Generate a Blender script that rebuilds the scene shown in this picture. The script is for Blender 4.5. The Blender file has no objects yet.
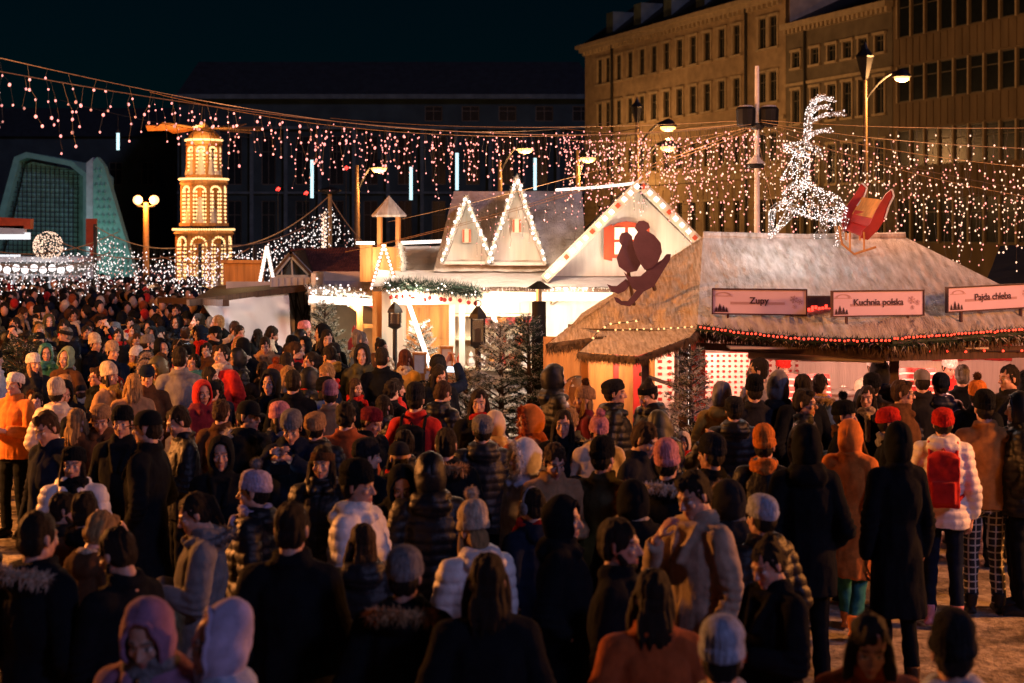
import bpy, math, random
import numpy as np
from mathutils import Vector, Matrix, noise
rnd = random.Random(7)
PI = math.pi
SC = bpy.context.scene
COL = SC.collection
F, CX, CY, HC = 1500.0, 512.0, 232.0, 3.1       # focal length in pixels, horizon point, eye height

def W(px, py, Y):
    return Vector(((px - CX) * Y / F, Y, HC - (py - CY) * Y / F))
def rad(d): return math.radians(d)

# ------------------------------------------------------------------ materials
def nt_mat(name):
    m = bpy.data.materials.new(name); m.use_nodes = True
    nt = m.node_tree; b = nt.nodes['Principled BSDF']
    return m, nt, b

def mat(name, col, rough=0.8, var=0.25, scale=6.0, bump=0.0, bscale=60.0, metal=0.0, stretch=(1, 1, 1), col2=None, coat=0.0, sheen=0.0, trans=0.0, spec=0.5):
    m, nt, b = nt_mat(name)
    L = nt.links
    tc = nt.nodes.new('ShaderNodeTexCoord'); mp = nt.nodes.new('ShaderNodeMapping')
    mp.inputs['Scale'].default_value = stretch
    L.new(tc.outputs['Object'], mp.inputs['Vector'])
    n = nt.nodes.new('ShaderNodeTexNoise'); n.inputs['Scale'].default_value = scale; n.inputs['Detail'].default_value = 5
    L.new(mp.outputs[0], n.inputs['Vector'])
    r = nt.nodes.new('ShaderNodeValToRGB')
    c2 = col2 or tuple(min(1, c * (1 + var)) for c in col)
    c1 = col if col2 else tuple(c * (1 - var) for c in col)
    r.color_ramp.elements[0].color = (*c1, 1); r.color_ramp.elements[1].color = (*c2, 1)
    r.color_ramp.elements[0].position = 0.32; r.color_ramp.elements[1].position = 0.68
    L.new(n.outputs['Fac'], r.inputs[0]); L.new(r.outputs[0], b.inputs['Base Color'])
    b.inputs['Specular IOR Level'].default_value = spec; b.inputs['Roughness'].default_value = rough; b.inputs['Metallic'].default_value = metal
    if sheen: b.inputs['Sheen Weight'].default_value = sheen; b.inputs['Sheen Roughness'].default_value = .5
    if coat: b.inputs['Coat Weight'].default_value = coat
    if trans: b.inputs['Transmission Weight'].default_value = trans
    if bump:
        n2 = nt.nodes.new('ShaderNodeTexNoise'); n2.inputs['Scale'].default_value = bscale; n2.inputs['Detail'].default_value = 4
        L.new(mp.outputs[0], n2.inputs['Vector'])
        bp = nt.nodes.new('ShaderNodeBump'); bp.inputs['Strength'].default_value = bump; bp.inputs['Distance'].default_value = 0.02
        L.new(n2.outputs['Fac'], bp.inputs['Height']); L.new(bp.outputs[0], b.inputs['Normal'])
    return m

def emit(name, col, strength, sampled=False):
    m, nt, b = nt_mat(name)
    b.inputs['Base Color'].default_value = (*[min(1, .2 + c * .6) for c in col], 1)
    b.inputs['Emission Color'].default_value = (*col, 1); b.inputs['Emission Strength'].default_value = strength
    if not sampled:
        m.cycles.emission_sampling = 'NONE'
    return m

# ------------------------------------------------------------------ mesh building
class MB:
    def __init__(s): s.v = []; s.f = []; s.m = []
    def add(s, vs, fs, mi=0):
        o = len(s.v); s.v.extend(tuple(v) for v in vs)
        s.f.extend(tuple(i + o for i in f) for f in fs); s.m.extend([mi] * len(fs)); return s
    def quad(s, a, b, c, d, mi=0): return s.add([a, b, c, d], [(0, 1, 2, 3)], mi)
    def box(s, c, size, rz=0.0, mi=0, M=None):
        x, y, z = size[0] / 2, size[1] / 2, size[2] / 2
        R = M or Matrix.Rotation(rz, 3, 'Z'); c = Vector(c)
        vs = [c + R @ Vector((a * x, b * y, d * z)) for d in (-1, 1) for a, b in ((-1, -1), (1, -1), (1, 1), (-1, 1))]
        return s.add(vs, [(3, 2, 1, 0), (4, 5, 6, 7), (0, 1, 5, 4), (1, 2, 6, 5), (2, 3, 7, 6), (3, 0, 4, 7)], mi)
    def bar(s, a, b, w, h=None, mi=0, up=(0, 0, 1)):
        a, b = Vector(a), Vector(b); h = h or w; d = (b - a); L = d.length; d.normalize()
        u = Vector(up)
        if abs(d.dot(u)) > .98: u = Vector((0, 1, 0))
        x = d.cross(u).normalized(); z = x.cross(d).normalized()
        return s.box((a + b) / 2, (w, L, h), mi=mi, M=Matrix((x, d, z)).transposed())
    def tube(s, pts, r, n=8, mi=0, cap=True):
        pts = [Vector(p) for p in pts]; k = len(pts)
        rs = r if isinstance(r, (list, tuple)) else [r] * k
        vs = []; ref = None
        for i, p in enumerate(pts):
            d = (pts[min(i + 1, k - 1)] - pts[max(i - 1, 0)]).normalized()
            if ref is None:
                ref = d.orthogonal().normalized()
            x = (ref - d * ref.dot(d)); x = x.normalized() if x.length > 1e-4 else d.orthogonal().normalized()
            ref = x; y = d.cross(x)
            vs += [p + (x * math.cos(2 * PI * j / n) + y * math.sin(2 * PI * j / n)) * rs[i] for j in range(n)]
        fs = [(i * n + j, i * n + (j + 1) % n, (i + 1) * n + (j + 1) % n, (i + 1) * n + j) for i in range(k - 1) for j in range(n)]
        if cap: fs += [tuple(range(n))[::-1], tuple(range((k - 1) * n, k * n))]
        return s.add(vs, fs, mi)
    def ball(s, c, r, n=10, m=6, mi=0, M=None):
        c = Vector(c); r = Vector((r, r, r)) if not hasattr(r, '__len__') else Vector(r)
        P = []
        for i in range(1, m):
            t = PI * i / m
            for j in range(n):
                a = 2 * PI * j / n
                P.append(Vector((r.x * math.sin(t) * math.cos(a), r.y * math.sin(t) * math.sin(a), r.z * math.cos(t))))
        P += [Vector((0, 0, r.z)), Vector((0, 0, -r.z))]
        if M: P = [M @ p for p in P]
        vs = [c + p for p in P]; T = (m - 1) * n
        fs = [(i * n + j, (i + 1) * n + j, (i + 1) * n + (j + 1) % n, i * n + (j + 1) % n) for i in range(m - 2) for j in range(n)]
        fs += [(T, j, (j + 1) % n) for j in range(n)] + [(T + 1, (m - 2) * n + (j + 1) % n, (m - 2) * n + j) for j in range(n)]
        return s.add(vs, fs, mi)
    def loft(s, rings, n=16, mi=0):                       # rings (z, rx, ry, yc[, xc])
        vs = []
        for q in rings:
            z, rx, ry, yc = q[:4]; xc = q[4] if len(q) > 4 else 0
            vs += [(xc + rx * math.cos(2 * PI * j / n), yc + ry * math.sin(2 * PI * j / n), z) for j in range(n)]
        k = len(rings)
        fs = [(i * n + j, i * n + (j + 1) % n, (i + 1) * n + (j + 1) % n, (i + 1) * n + j) for i in range(k - 1) for j in range(n)]
        fs += [tuple(range(n))[::-1], tuple(range((k - 1) * n, k * n))]
        return s.add(vs, fs, mi)
    def cap(s, a, b, ra, rb, n=10):
        s.tube([a, b], [ra, rb], n); s.ball(a, ra, n, 6); s.ball(b, rb, n, 6); return s
    def lathe(s, prof, c=(0, 0, 0), n=16, mi=0):
        return s.loft_at([(z, r, r, 0) for r, z in prof], c, n, mi)
    def loft_at(s, rings, c, n, mi):
        c = Vector(c); t = MB().loft(rings, n)
        return s.add([c + Vector(v) for v in t.v], t.f, mi)
    def prism(s, poly, O, u, v, w, mi=0):                 # polygon in plane O+u,v extruded along w (vector)
        O, u, v, w = Vector(O), Vector(u), Vector(v), Vector(w); n = len(poly)
        A = [O + u * p[0] + v * p[1] for p in poly]
        return s.add(A + [a + w for a in A], [tuple(range(n)), tuple(range(2 * n - 1, n - 1, -1))] + [(i, n + i, n + (i + 1) % n, (i + 1) % n) for i in range(n)], mi)
    def slab(s, pts, th, mi=0):                            # flat-ish polygon given thickness along -normal
        pts = [Vector(p) for p in pts]
        nr = (pts[1] - pts[0]).cross(pts[2] - pts[0]).normalized()
        if nr.z < 0: nr = -nr
        n = len(pts)
        return s.add(pts + [p - nr * th for p in pts], [tuple(range(n)), tuple(range(2 * n - 1, n - 1, -1))] + [(i, n + i, n + (i + 1) % n, (i + 1) % n) for i in range(n)], mi)
    def mesh(s, name, mats=(), smooth=False):
        me = bpy.data.meshes.new(name); me.from_pydata(s.v, [], s.f)
        for m in mats: me.materials.append(m)
        me.polygons.foreach_set('material_index', s.m)
        if smooth: me.polygons.foreach_set('use_smooth', [True] * len(s.f))
        me.update(); return me
    def build(s, name, mats, parent=None, smooth=False, local=False):
        mats = mats if isinstance(mats, (list, tuple)) else [mats]
        if parent is not None and not local:               # given in world coordinates
            o = wloc(parent); s.v = [(v[0] - o.x, v[1] - o.y, v[2] - o.z) for v in s.v]
        elif parent is None:                               # put the origin at the base of the thing
            a = np.array(s.v); c = Vector(((a[:, 0].min() + a[:, 0].max()) / 2, (a[:, 1].min() + a[:, 1].max()) / 2, a[:, 2].min()))
            s.v = [(v[0] - c.x, v[1] - c.y, v[2] - c.z) for v in s.v]
        ob = bpy.data.objects.new(name, s.mesh(name, mats, smooth)); COL.objects.link(ob)
        if parent is not None: ob.parent = parent
        else: ob.location = c
        return ob

def wloc(o):
    p = Vector(o.location)
    while o.parent is not None: o = o.parent; p += Vector(o.location)
    return p
def tag(o, label=None, cat=None, group=None, kind=None):
    if label: o['label'] = label
    if cat: o['category'] = cat
    if group: o['group'] = group
    if kind: o['kind'] = kind
    return o
def thing(name, label, cat, loc, group=None):
    o = bpy.data.objects.new(name, None); o.empty_display_size = .2; o.location = loc; COL.objects.link(o)
    return tag(o, label, cat, group)
def shared(name, me, parent, mats=None, M=None):
    o = bpy.data.objects.new(name, me); COL.objects.link(o)
    if parent is not None: o.parent = parent
    if M is not None: o.matrix_local = M
    if mats:
        for i, m in enumerate(mats):
            o.material_slots[i].link = 'OBJECT'; o.material_slots[i].material = m
    return o
def struct(o): o['kind'] = 'structure'; return o
def textmesh(mb, body, O, u, v, size, mi, depth, w):
    c = bpy.data.curves.new('txt', 'FONT'); c.body = body; c.size = 1; c.align_x = 'CENTER'; c.align_y = 'CENTER'; c.offset = .022
    o = bpy.data.objects.new('txt', c); COL.objects.link(o)
    dg = bpy.context.evaluated_depsgraph_get(); me = bpy.data.meshes.new_from_object(o.evaluated_get(dg))
    O, u, v, w = Vector(O), Vector(u), Vector(v), Vector(w)
    mb.add([O + u * (p.co.x * size) + v * (p.co.y * size) + w * depth for p in me.vertices], [tuple(p.vertices) for p in me.polygons], mi)
    bpy.data.objects.remove(o); bpy.data.curves.remove(c); bpy.data.meshes.remove(me)
# ================================================================== PEOPLE
def remesh(mb, voxel, smooth=3, mats=1, fac=.5):
    me = mb.mesh('tmp'); ob = bpy.data.objects.new('tmp', me); COL.objects.link(ob)
    r = ob.modifiers.new('r', 'REMESH'); r.mode = 'VOXEL'; r.voxel_size = voxel; r.use_smooth_shade = True
    s = ob.modifiers.new('s', 'SMOOTH'); s.factor = fac; s.iterations = smooth
    out = bpy.data.meshes.new_from_object(ob.evaluated_get(bpy.context.evaluated_depsgraph_get()))
    bpy.data.objects.remove(ob); bpy.data.meshes.remove(me)
    out.materials.clear()
    for i in range(mats): out.materials.append(None)
    return out
def getco(me):
    a = np.empty(len(me.vertices) * 3, np.float32); me.vertices.foreach_get('co', a); return a.reshape(-1, 3)
def getno(me):
    a = np.empty(len(me.vertices) * 3, np.float32); me.vertex_normals.foreach_get('vector', a); return a.reshape(-1, 3)
def setco(me, a):
    me.vertices.foreach_set('co', np.ascontiguousarray(a, np.float32).ravel()); me.update()
def nz(co, sc, seed=0.0):
    return np.array([noise.noise(Vector((float(p[0]) * sc[0] + seed, float(p[1]) * sc[1], float(p[2]) * sc[2]))) for p in co], np.float32)

SH = 1.40
ARMS = {  # elbow, wrist, palm side for left (+x) and right (-x)
    'hang': (((.25, .03, 1.12), (.24, -.06, .87)), ((-.25, .03, 1.12), (-.24, -.06, .87))),
    'pocket': (((.285, .07, 1.13), (.165, -.06, .98)), ((-.285, .07, 1.13), (-.165, -.06, .98))),
    'hold': (((.25, -.03, 1.12), (.075, -.27, 1.17)), ((-.25, -.03, 1.12), (-.075, -.27, 1.17))),
    'mouth': (((.27, .03, 1.12), (.24, -.08, .88)), ((-.24, -.15, 1.15), (-.07, -.245, 1.385))),
    'phone': (((.23, -.22, 1.27), (.06, -.36, 1.42)), ((-.23, -.22, 1.27), (-.06, -.36, 1.42))),
    'photo': (((.22, -.25, 1.45), (.07, -.35, 1.70)), ((-.22, -.25, 1.45), (-.07, -.35, 1.70))),
    'stride': (((.265, -.02, 1.12), (.255, -.17, .90)), ((-.265, .09, 1.13), (-.255, .08, .88))),
    'point': (((.285, .07, 1.13), (.165, -.06, .98)), ((-.36, -.12, 1.32), (-.55, -.3, 1.36))),
}
def legs_of(pose):
    if pose == 'stride':
        return {1: ((.09, 0, .9), (.1, -.09, .5), (.1, -.2, .1)), -1: ((-.09, 0, .9), (-.1, .03, .49), (-.1, .22, .14))}
    return {1: ((.09, 0, .9), (.105, -.02, .49), (.12, .02, .09)), -1: ((-.09, 0, .9), (-.105, -.02, .49), (-.12, .02, .09))}
def head_M(yaw, pitch):
    pv = Vector((0, .03, 1.50))
    return Matrix.Translation(pv) @ Matrix.Rotation(rad(yaw), 4, 'Z') @ Matrix.Rotation(rad(pitch), 4, 'X') @ Matrix.Translation(Vector((0, -.02, .132)))

def hand(mb, w, d, n, side):
    w, d, n = Vector(w), Vector(d).normalized(), Vector(n)
    n = (n - d * n.dot(d)).normalized(); a = d.cross(n).normalized()
    M = Matrix((a, d, n)).transposed()
    mb.ball(w + d * .045, (.041, .055, .016), 10, 6, M=M); mb.ball(w, (.027, .035, .022), 8, 6, M=M)
    for k, (off, ln) in enumerate(((-.031, .058), (-.0105, .072), (.0105, .08), (.031, .07))):
        p = w + d * .085 + a * off; e = d.copy()
        for q, (fr, an) in enumerate(((.45, 22), (.32, 30), (.23, 25))):
            e = (Matrix.Rotation(-rad(an + (k == 0) * 6), 3, a) @ e) if (Matrix.Rotation(-rad(20), 3, a) @ d).dot(n) > 0 else (Matrix.Rotation(rad(an + (k == 0) * 6), 3, a) @ e)
            p2 = p + e * ln * fr * 1.05; mb.cap(p, p2, .0088 - q * .0009, .0083 - q * .0009, 8); p = p2
    t = a * (1 if side > 0 else -1); p = w + d * .03 + t * .032; e = (d * .7 + t * .6 + n * .45).normalized()
    p2 = p + e * .04; mb.cap(p, p2, .0115, .0095, 8); e = (d * .95 + n * .45 + t * .05).normalized(); mb.cap(p2, p2 + e * .033, .0095, .008, 8)

def make_body(pose, yaw, pitch):
    hm = head_M(yaw, pitch); h = MB()
    h.ball((0, .012, .03), (.0745, .092, .088), 20, 14); h.ball((0, -.02, -.035), (.06, .068, .078), 18, 12)
    h.ball((0, -.06, -.094), (.027, .024, .022)); h.ball((0, -.083, -.004), (.012, .01, .03))
    for s in (1, -1):
        h.ball((s * .045, 0, -.06), (.018, .032, .03)); h.ball((s * .039, -.063, -.022), (.022, .02, .019))
        h.cap((s * .014, -.082, .026), (s * .046, -.07, .026), .0105, .009, 8); h.ball((s * .011, -.098, -.032), .0088, 8, 6)
        h.ball((s * .077, .012, -.005), (.009, .018, .032)); h.ball((s * .031, -.071, .002), .0145, 10, 8)
        h.cap((s * .02, -.076, -.064), (0, -.086, -.061), .005, .0075, 8); h.cap((s * .018, -.075, -.07), (0, -.084, -.074), .005, .008, 8)
    h.cap((0, -.084, .014), (0, -.109, -.028), .0075, .0115, 8); h.cap((0, .02, -.06), (0, .035, -.17), .054, .06, 14)
    b = MB(); b.add([hm @ Vector(v) for v in h.v], h.f)
    b.loft([(.88, .12, .1, 0), (.95, .165, .115, 0), (1.08, .14, .1, .0), (1.25, .165, .115, .005), (1.36, .16, .105, .01), (1.43, .1, .075, .02), (1.49, .062, .062, .03), (1.54, .05, .05, .025)], 20)
    for s, A in ((1, ARMS[pose][0]), (-1, ARMS[pose][1])):
        sh = Vector((s * .175, .015, SH)); e, w = Vector(A[0]), Vector(A[1])
        b.cap((s * .1, .015, SH + .005), sh, .06, .058); b.cap(sh, e, .053, .042); b.cap(e, w, .042, .028)
        d = (w - e).normalized()
        n = Vector((-s, .1, 0)) if pose in ('hang', 'stride') or (pose == 'mouth' and s > 0) else (Vector((-s, .3, .1)) if w.z > 1.05 else Vector((-s * .2, 1, .3)))
        if pose == 'mouth' and s < 0: d = Vector((.36, .40, .8)).normalized(); n = Vector((.3, .9, -.3))
        hand(b, w + d * .02, d, n, s)
    for s, (hp, kn, an) in legs_of(pose).items():
        b.cap(hp, kn, .08, .055); b.cap(kn, an, .053, .037); b.ball(Vector(an) + Vector((0, -.06, -.04)), (.035, .11, .03))
    me = remesh(b, .0068, 2)
    co = getco(me); inv = np.array(hm.inverted()); q = co @ inv[:3, :3].T + inv[:3, 3]
    x, y, z = q[:, 0], q[:, 1], q[:, 2]; ax = np.abs(x)
    front = (y < -.05) & (np.abs(z) < .14)
    dy = np.zeros(len(co), np.float32)                      # eye sockets and mouth line pressed in
    dy += .0055 * np.exp(-(((ax - .031) / .017) ** 2 + ((z - .012) / .006) ** 2)); dy += .004 * np.exp(-((x / .024) ** 2 + ((z + .0675) / .0028) ** 2))
    dy += .004 * np.exp(-(((ax - .03) / .014) ** 2 + ((z + .013) / .005) ** 2))
    dy *= front; R3 = np.array(hm)[:3, :3]; co = co + dy[:, None] * R3[:, 1][None, :]; setco(me, co)
    c = np.zeros((len(co), 4), np.float32); c[:, 3] = 1
    c[:, 0] = front * np.clip(1.4 - ((x / .026) ** 2 + ((z + .0675) / .012) ** 2), 0, 1) * .9
    e2 = ((ax - .031) / .0165) ** 2 + ((z - .002) / .0085) ** 2
    c[:, 2] = front * (e2 < 1) * .8; iris = ((ax - .031) ** 2 + (z - .002) ** 2) < .0072 ** 2
    lash = front * (((ax - .031) / .02) ** 2 + ((z - .009) / .004) ** 2 < 1)
    brow = front * (np.abs(z - .031 + (ax - .03) ** 2 * 6) < .0055) * (ax > .012) * (ax < .052)
    c[:, 1] = np.maximum(np.maximum(front * iris, lash * .8), brow * .75)
    at = me.color_attributes.new('face', 'FLOAT_COLOR', 'POINT'); at.data.foreach_set('color', c.ravel())
    return me

COATS = {'puffer': (.052, .80, 1.0), 'wool': (.034, .50, 1.15), 'parka': (.045, .70, 1.08), 'jacket': (.032, .84, 1.0)}
def make_coat(style, pose):
    pad, hem, fl = COATS[style]; b = MB(); g = pad
    ks = 1 if style in ('puffer', 'jacket') else fl
    rings = [(hem, (.17 + g) * ks, (.125 + g) * ks * (1.25 if pose == 'stride' and hem < .7 else 1), 0), ((hem + .97) / 2, (.17 + g) * (1 + ks) / 2, (.125 + g) * (1 + ks) / 2, 0), (.97, .168 + g, .12 + g, 0), (1.1, .15 + g, .108 + g, 0), (1.25, .17 + g, .12 + g, .005),
             (1.36, .165 + g * .8, .11 + g * .8, .01), (1.43, .115 + g * .5, .085 + g * .5, .02), (1.475, .083 + g * .3, .085 + g * .3, .028), (1.54, .082 + g * .2, .086 + g * .2, .02)]
    b.loft(rings, 24)
    for s, A in ((1, ARMS[pose][0]), (-1, ARMS[pose][1])):
        sh = Vector((s * .172, .015, SH)); e, w = Vector(A[0]), Vector(A[1]); w = e + (w - e) * .93
        b.cap((s * .09, .015, SH + .015), sh, .065 + g * .4, .06 + g * .55); b.cap(sh, e, .06 + g * .55, .052 + g * .5, 12); b.tube([e, w], [.052 + g * .5, .042 + g * .35], 12); b.ball(e, .052 + g * .5, 12, 8)
    if style == 'jacket': b.tube([Vector((.085 * math.cos(t), .025 + .085 * math.sin(t), 1.505 + .02 * math.sin(t))) for t in [i * PI / 10 for i in range(21)]], .018, 8)
    if style == 'wool':
        b.tube([Vector((.095 * math.cos(t), .015 + .095 * math.sin(t), 1.475 + .025 * math.sin(t))) for t in [i * PI / 10 for i in range(21)]], .024, 8)
        for s in (1, -1): b.cap((s * .075, -.075, 1.46), (s * .03, -.165, 1.28), .022, .02, 8)
    if style in ('parka', 'puffer'):                       # hood lying on the back
        b.ball((0, .115, 1.455), (.135, .075, .075), 16, 10); b.tube([Vector((.1 * math.cos(t), .03 + .1 * math.sin(t), 1.49 + .015 * math.sin(t))) for t in [PI * 1.0 * i / 10 for i in range(11)]], .035, 8)
        for s in (1, -1): b.cap((s * .1, .03, 1.49), (s * .055, -.09, 1.45), .035, .028, 8)
    me = remesh(b, .012, 3); co = getco(me); no = getno(me); z = co[:, 2]
    d = .017 * nz(co, (6, 6, 4.5), 3.1) + .010 * nz(co, (15, 15, 6), 9.2) + .005 * np.abs(nz(co, (30, 30, 14), 4.4))
    if style == 'puffer':
        q = np.abs(np.sin(PI * (z + .014 * nz(co, (5, 5, 2), 6.0)) / .068)); d += .0125 * np.sqrt(q) - .006
    else:
        ce = np.zeros(len(co))                               # creases at the elbows and waist
        for A in ARMS[pose]:
            for k in range(2): ce += np.exp(-(((co - np.array(A[0])) ** 2).sum(1)) / .012) * .5
        d += .008 * ce * np.sin(z * 130 + co[:, 0] * 40) + .004 * np.sin(co[:, 2] * 26 + 5 * co[:, 0]) * np.exp(-((z - 1.05) / .12) ** 2)
    d -= .008 * np.exp(-(co[:, 0] / .011) ** 2) * (co[:, 1] < -.05) * (z < 1.44)
    co = co + no * d[:, None]; setco(me, co); return me

def make_trousers(pose):
    b = MB(); b.loft([(.8, .14, .11, 0), (.93, .168, .118, 0), (1.03, .15, .108, 0)], 20)
    for s, (hp, kn, an) in legs_of(pose).items(): b.cap(hp, kn, .096, .07); b.cap(kn, Vector(an) + Vector((0, 0, .01)), .068, .062)
    me = remesh(b, .013, 3); co = getco(me); no = getno(me)
    setco(me, co + no * (.012 * nz(co, (9, 9, 16), 1.7))[:, None]); return me
def make_shoe():
    b = MB(); b.ball((0, -.055, .045), (.047, .128, .052), 14, 10); b.ball((0, .0, .07), (.045, .06, .075), 12, 8); b.tube([(0, .015, .07), (0, .02, .17)], [.052, .06], 12)
    b.box((0, -.05, .016), (.086, .24, .03)); me = remesh(b, .011, 3); co = getco(me); co[:, 2] = np.maximum(co[:, 2], 0.002); setco(me, co); return me

# ---- head wear, in head coordinates (origin at the middle of the head, face towards -y)
def smooth_mesh(mb, n=1):
    me = mb.mesh('m', [None] * n, True); return me
def make_beanie(h, tilt=-10, slouch=0.0, wob=.09, seed=0.0):
    mb = MB(); n = 72; vs = []; prof = [(.0, 1.07), (.012, 1.115), (.03, 1.125), (.045, 1.11), (.05, 1.055), (.065, 1.06)]
    for i in range(1, 11):
        t = i / 10; prof.append((.065 + (h - .065) * math.sin(t * PI / 2), 1.06 * math.cos(t * PI / 2) ** .75 if i < 10 else .03))
    R = Matrix.Rotation(rad(tilt), 4, 'X')
    for z, k in prof:
        for j in range(n):
            a = 2 * PI * j / n; rb = 1 + .035 * (j % 3 == 0) + wob * noise.noise(Vector((math.cos(a) * 1.6 + seed, math.sin(a) * 1.6, z * 14)))
            vs.append(R @ Vector((.083 * k * rb * math.cos(a), .012 + slouch * max(0, z - .06) + .1 * k * rb * math.sin(a), .022 + z)))
    m = len(prof)
    mb.add(vs, [(i * n + j, i * n + (j + 1) % n, (i + 1) * n + (j + 1) % n, (i + 1) * n + j) for i in range(m - 1) for j in range(n)] + [tuple(range((m - 1) * n, m * n))])
    return smooth_mesh(mb)
def make_pom():
    mb = MB(); r = random.Random(3)
    mb.ball((0, 0, 0), .036, 12, 8)
    for _ in range(420):
        d = Vector((r.gauss(0, 1), r.gauss(0, 1), r.gauss(0, 1))).normalized(); u = d.orthogonal().normalized() * .004; t = d * r.uniform(.043, .054) + Vector((r.gauss(0, .003), r.gauss(0, .003), 0))
        mb.add([d * .03 + u, d * .03 - u, t], [(0, 1, 2)])
    return mb.mesh('pom', [None])
def make_hood(peak=0.0, open_deg=47):
    mb = MB(); n = 40; ks = 14; vs = []; fs = []
    def pt(ph, a, o):
        x = (.112 - o) * math.sin(ph) * math.cos(a); y = -(.128 - o) * math.cos(ph); z = (.142 - o) * math.sin(ph) * math.sin(a)
        if z < 0: z *= 1.25; x *= 1 + .5 * min(.4, -z) / .4
        if peak and z > 0: y += peak * z * 1.2; z *= 1 + peak * .5
        w = .010 * noise.noise(Vector((x * 13, y * 9, z * 13 + peak * 7))) + .006 * noise.noise(Vector((x * 30, y * 12, z * 30))) - .007 * math.exp(-(x / .007) ** 2) * (z > 0)
        return Vector((x + w, .022 + y + w, .012 + z))
    p0 = rad(open_deg)
    for L, o in ((0, 0.0), (1, .014)):
        for i in range(ks + 1):
            ph = p0 + (PI - p0) * i / ks
            vs += [pt(max(ph, .001), 2 * PI * j / n, o) for j in range(n)]
    K = (ks + 1) * n
    for i in range(ks):
        for j in range(n):
            q = (i * n + j, i * n + (j + 1) % n, (i + 1) * n + (j + 1) % n, (i + 1) * n + j)
            fs += [q[::-1], tuple(K + t for t in q)]
    fs += [(j, (j + 1) % n, K + (j + 1) % n, K + j) for j in range(n)]
    mb.add(vs, fs); rim = [pt(p0, 2 * PI * j / n, .004) for j in range(n)]; mb.tube([q + Vector((0, .004 * math.sin(i * 1.3), .003 * math.sin(i * 2.1))) for i, q in enumerate(rim + [rim[0]])], .012, 8, cap=False)
    me = smooth_mesh(mb); return me, rim
def make_fur(path, r0, cnt, ln, seed=1):
    mb = MB(); r = random.Random(seed); n = len(path)
    mb.tube(path, r0 * .6, 8, cap=False)
    for _ in range(cnt):
        k = r.random() * (n - 1); i = int(k); p = path[i].lerp(path[min(i + 1, n - 1)], k - i)
        d = Vector((r.gauss(0, 1), r.gauss(0, 1), r.gauss(0, 1))).normalized(); u = d.orthogonal().normalized() * .0045
        t = p + d * ln * r.uniform(.7, 1.2) + Vector((0, 0, -.008)); mb.add([p + d * r0 * .4 + u, p + d * r0 * .4 - u, t], [(0, 1, 2)])
    return mb.mesh('fur', [None])
def make_hair(kind):
    b = MB(); b.ball((0, .022, .045), (.0835, .098, .088), 20, 14); b.ball((0, .05, -.01), (.077, .066, .075), 18, 12)
    for s in (1, -1): b.cap((s * .072, -.02, .03), (s * .075, .0, -.012), .016, .01, 8)
    if kind == 'quiff': b.ball((0, -.045, .095), (.058, .045, .03))
    if kind in ('long', 'longhat'):
        b.ball((0, .07, -.12), (.088, .045, .15), 14, 12)
        for s in (1, -1): b.cap((s * .078, -.005, .02), (s * .088, -.03, -.1), .024, .03, 10); b.cap((s * .088, -.03, -.1), (s * .085, -.07, -.235), .03, .022, 10)
    if kind == 'bun': b.ball((0, .075, .115), (.045, .045, .042)); b.ball((0, .04, .07), (.07, .07, .06))
    if kind == 'tail': b.ball((0, .115, .05), .035); b.cap((0, .13, .04), (0, .15, -.12), .032, .016, 10)
    me = remesh(b, .008, 2); co = getco(me); no = getno(me)
    st = .009 * nz(co, (48, 48, 6), 2) + .010 * nz(co, (18, 18, 10), 5)
    if kind == 'curly': st = .014 * nz(co, (34, 34, 34), 2)
    co = co + no * st[:, None]
    low = np.clip((-.12 - co[:, 2]) / .1, 0, 1); co[:, 2] += low * (.05 * nz(co, (38, 38, 2), 8) + .03 * nz(co, (90, 90, 2), 1)); co[:, 1] += low * .02 * nz(co, (30, 30, 6), 3)
    setco(me, co); return me
def make_cap():
    mb = MB(); n = 32; prof = [(.03, 1.08), (.06, 1.08), (.095, .97), (.12, .72), (.132, .35), (.135, .02)]
    vs = [Vector((.083 * k * math.cos(2 * PI * j / n), .012 + .1 * k * math.sin(2 * PI * j / n), z)) for z, k in prof for j in range(n)]
    mb.add(vs, [(i * n + j, i * n + (j + 1) % n, (i + 1) * n + (j + 1) % n, (i + 1) * n + j) for i in range(len(prof) - 1) for j in range(n)])
    A = [Vector((.07 * math.cos(t), -.07 - .095 * abs(math.sin(t)) ** .7, .035 - .018 * abs(math.sin(t)))) for t in [PI + PI * i / 12 for i in range(13)]]
    mb.slab(A, .006); return smooth_mesh(mb)
def make_headband():
    mb = MB(); n = 40; prof = [(.02, 1.08), (.022, 1.12), (.075, 1.09), (.077, 1.04)]; R = Matrix.Rotation(rad(-14), 4, 'X')
    vs = [R @ Vector((.083 * k * math.cos(2 * PI * j / n), .012 + .1 * k * math.sin(2 * PI * j / n), z)) for z, k in prof for j in range(n)]
    mb.add(vs, [(i * n + j, i * n + (j + 1) % n, (i + 1) * n + (j + 1) % n, (i + 1) * n + j) for i in range(3) for j in range(n)]); return smooth_mesh(mb)
def make_earmuffs():
    mb = MB(); mb.tube([(.09 * math.cos(t), .01, .03 + .105 * math.sin(t)) for t in [PI * i / 14 for i in range(15)]], .008, 8)
    for s in (1, -1): mb.ball((s * .092, .012, -.005), (.024, .044, .046), 14, 10)
    return smooth_mesh(mb)
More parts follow.
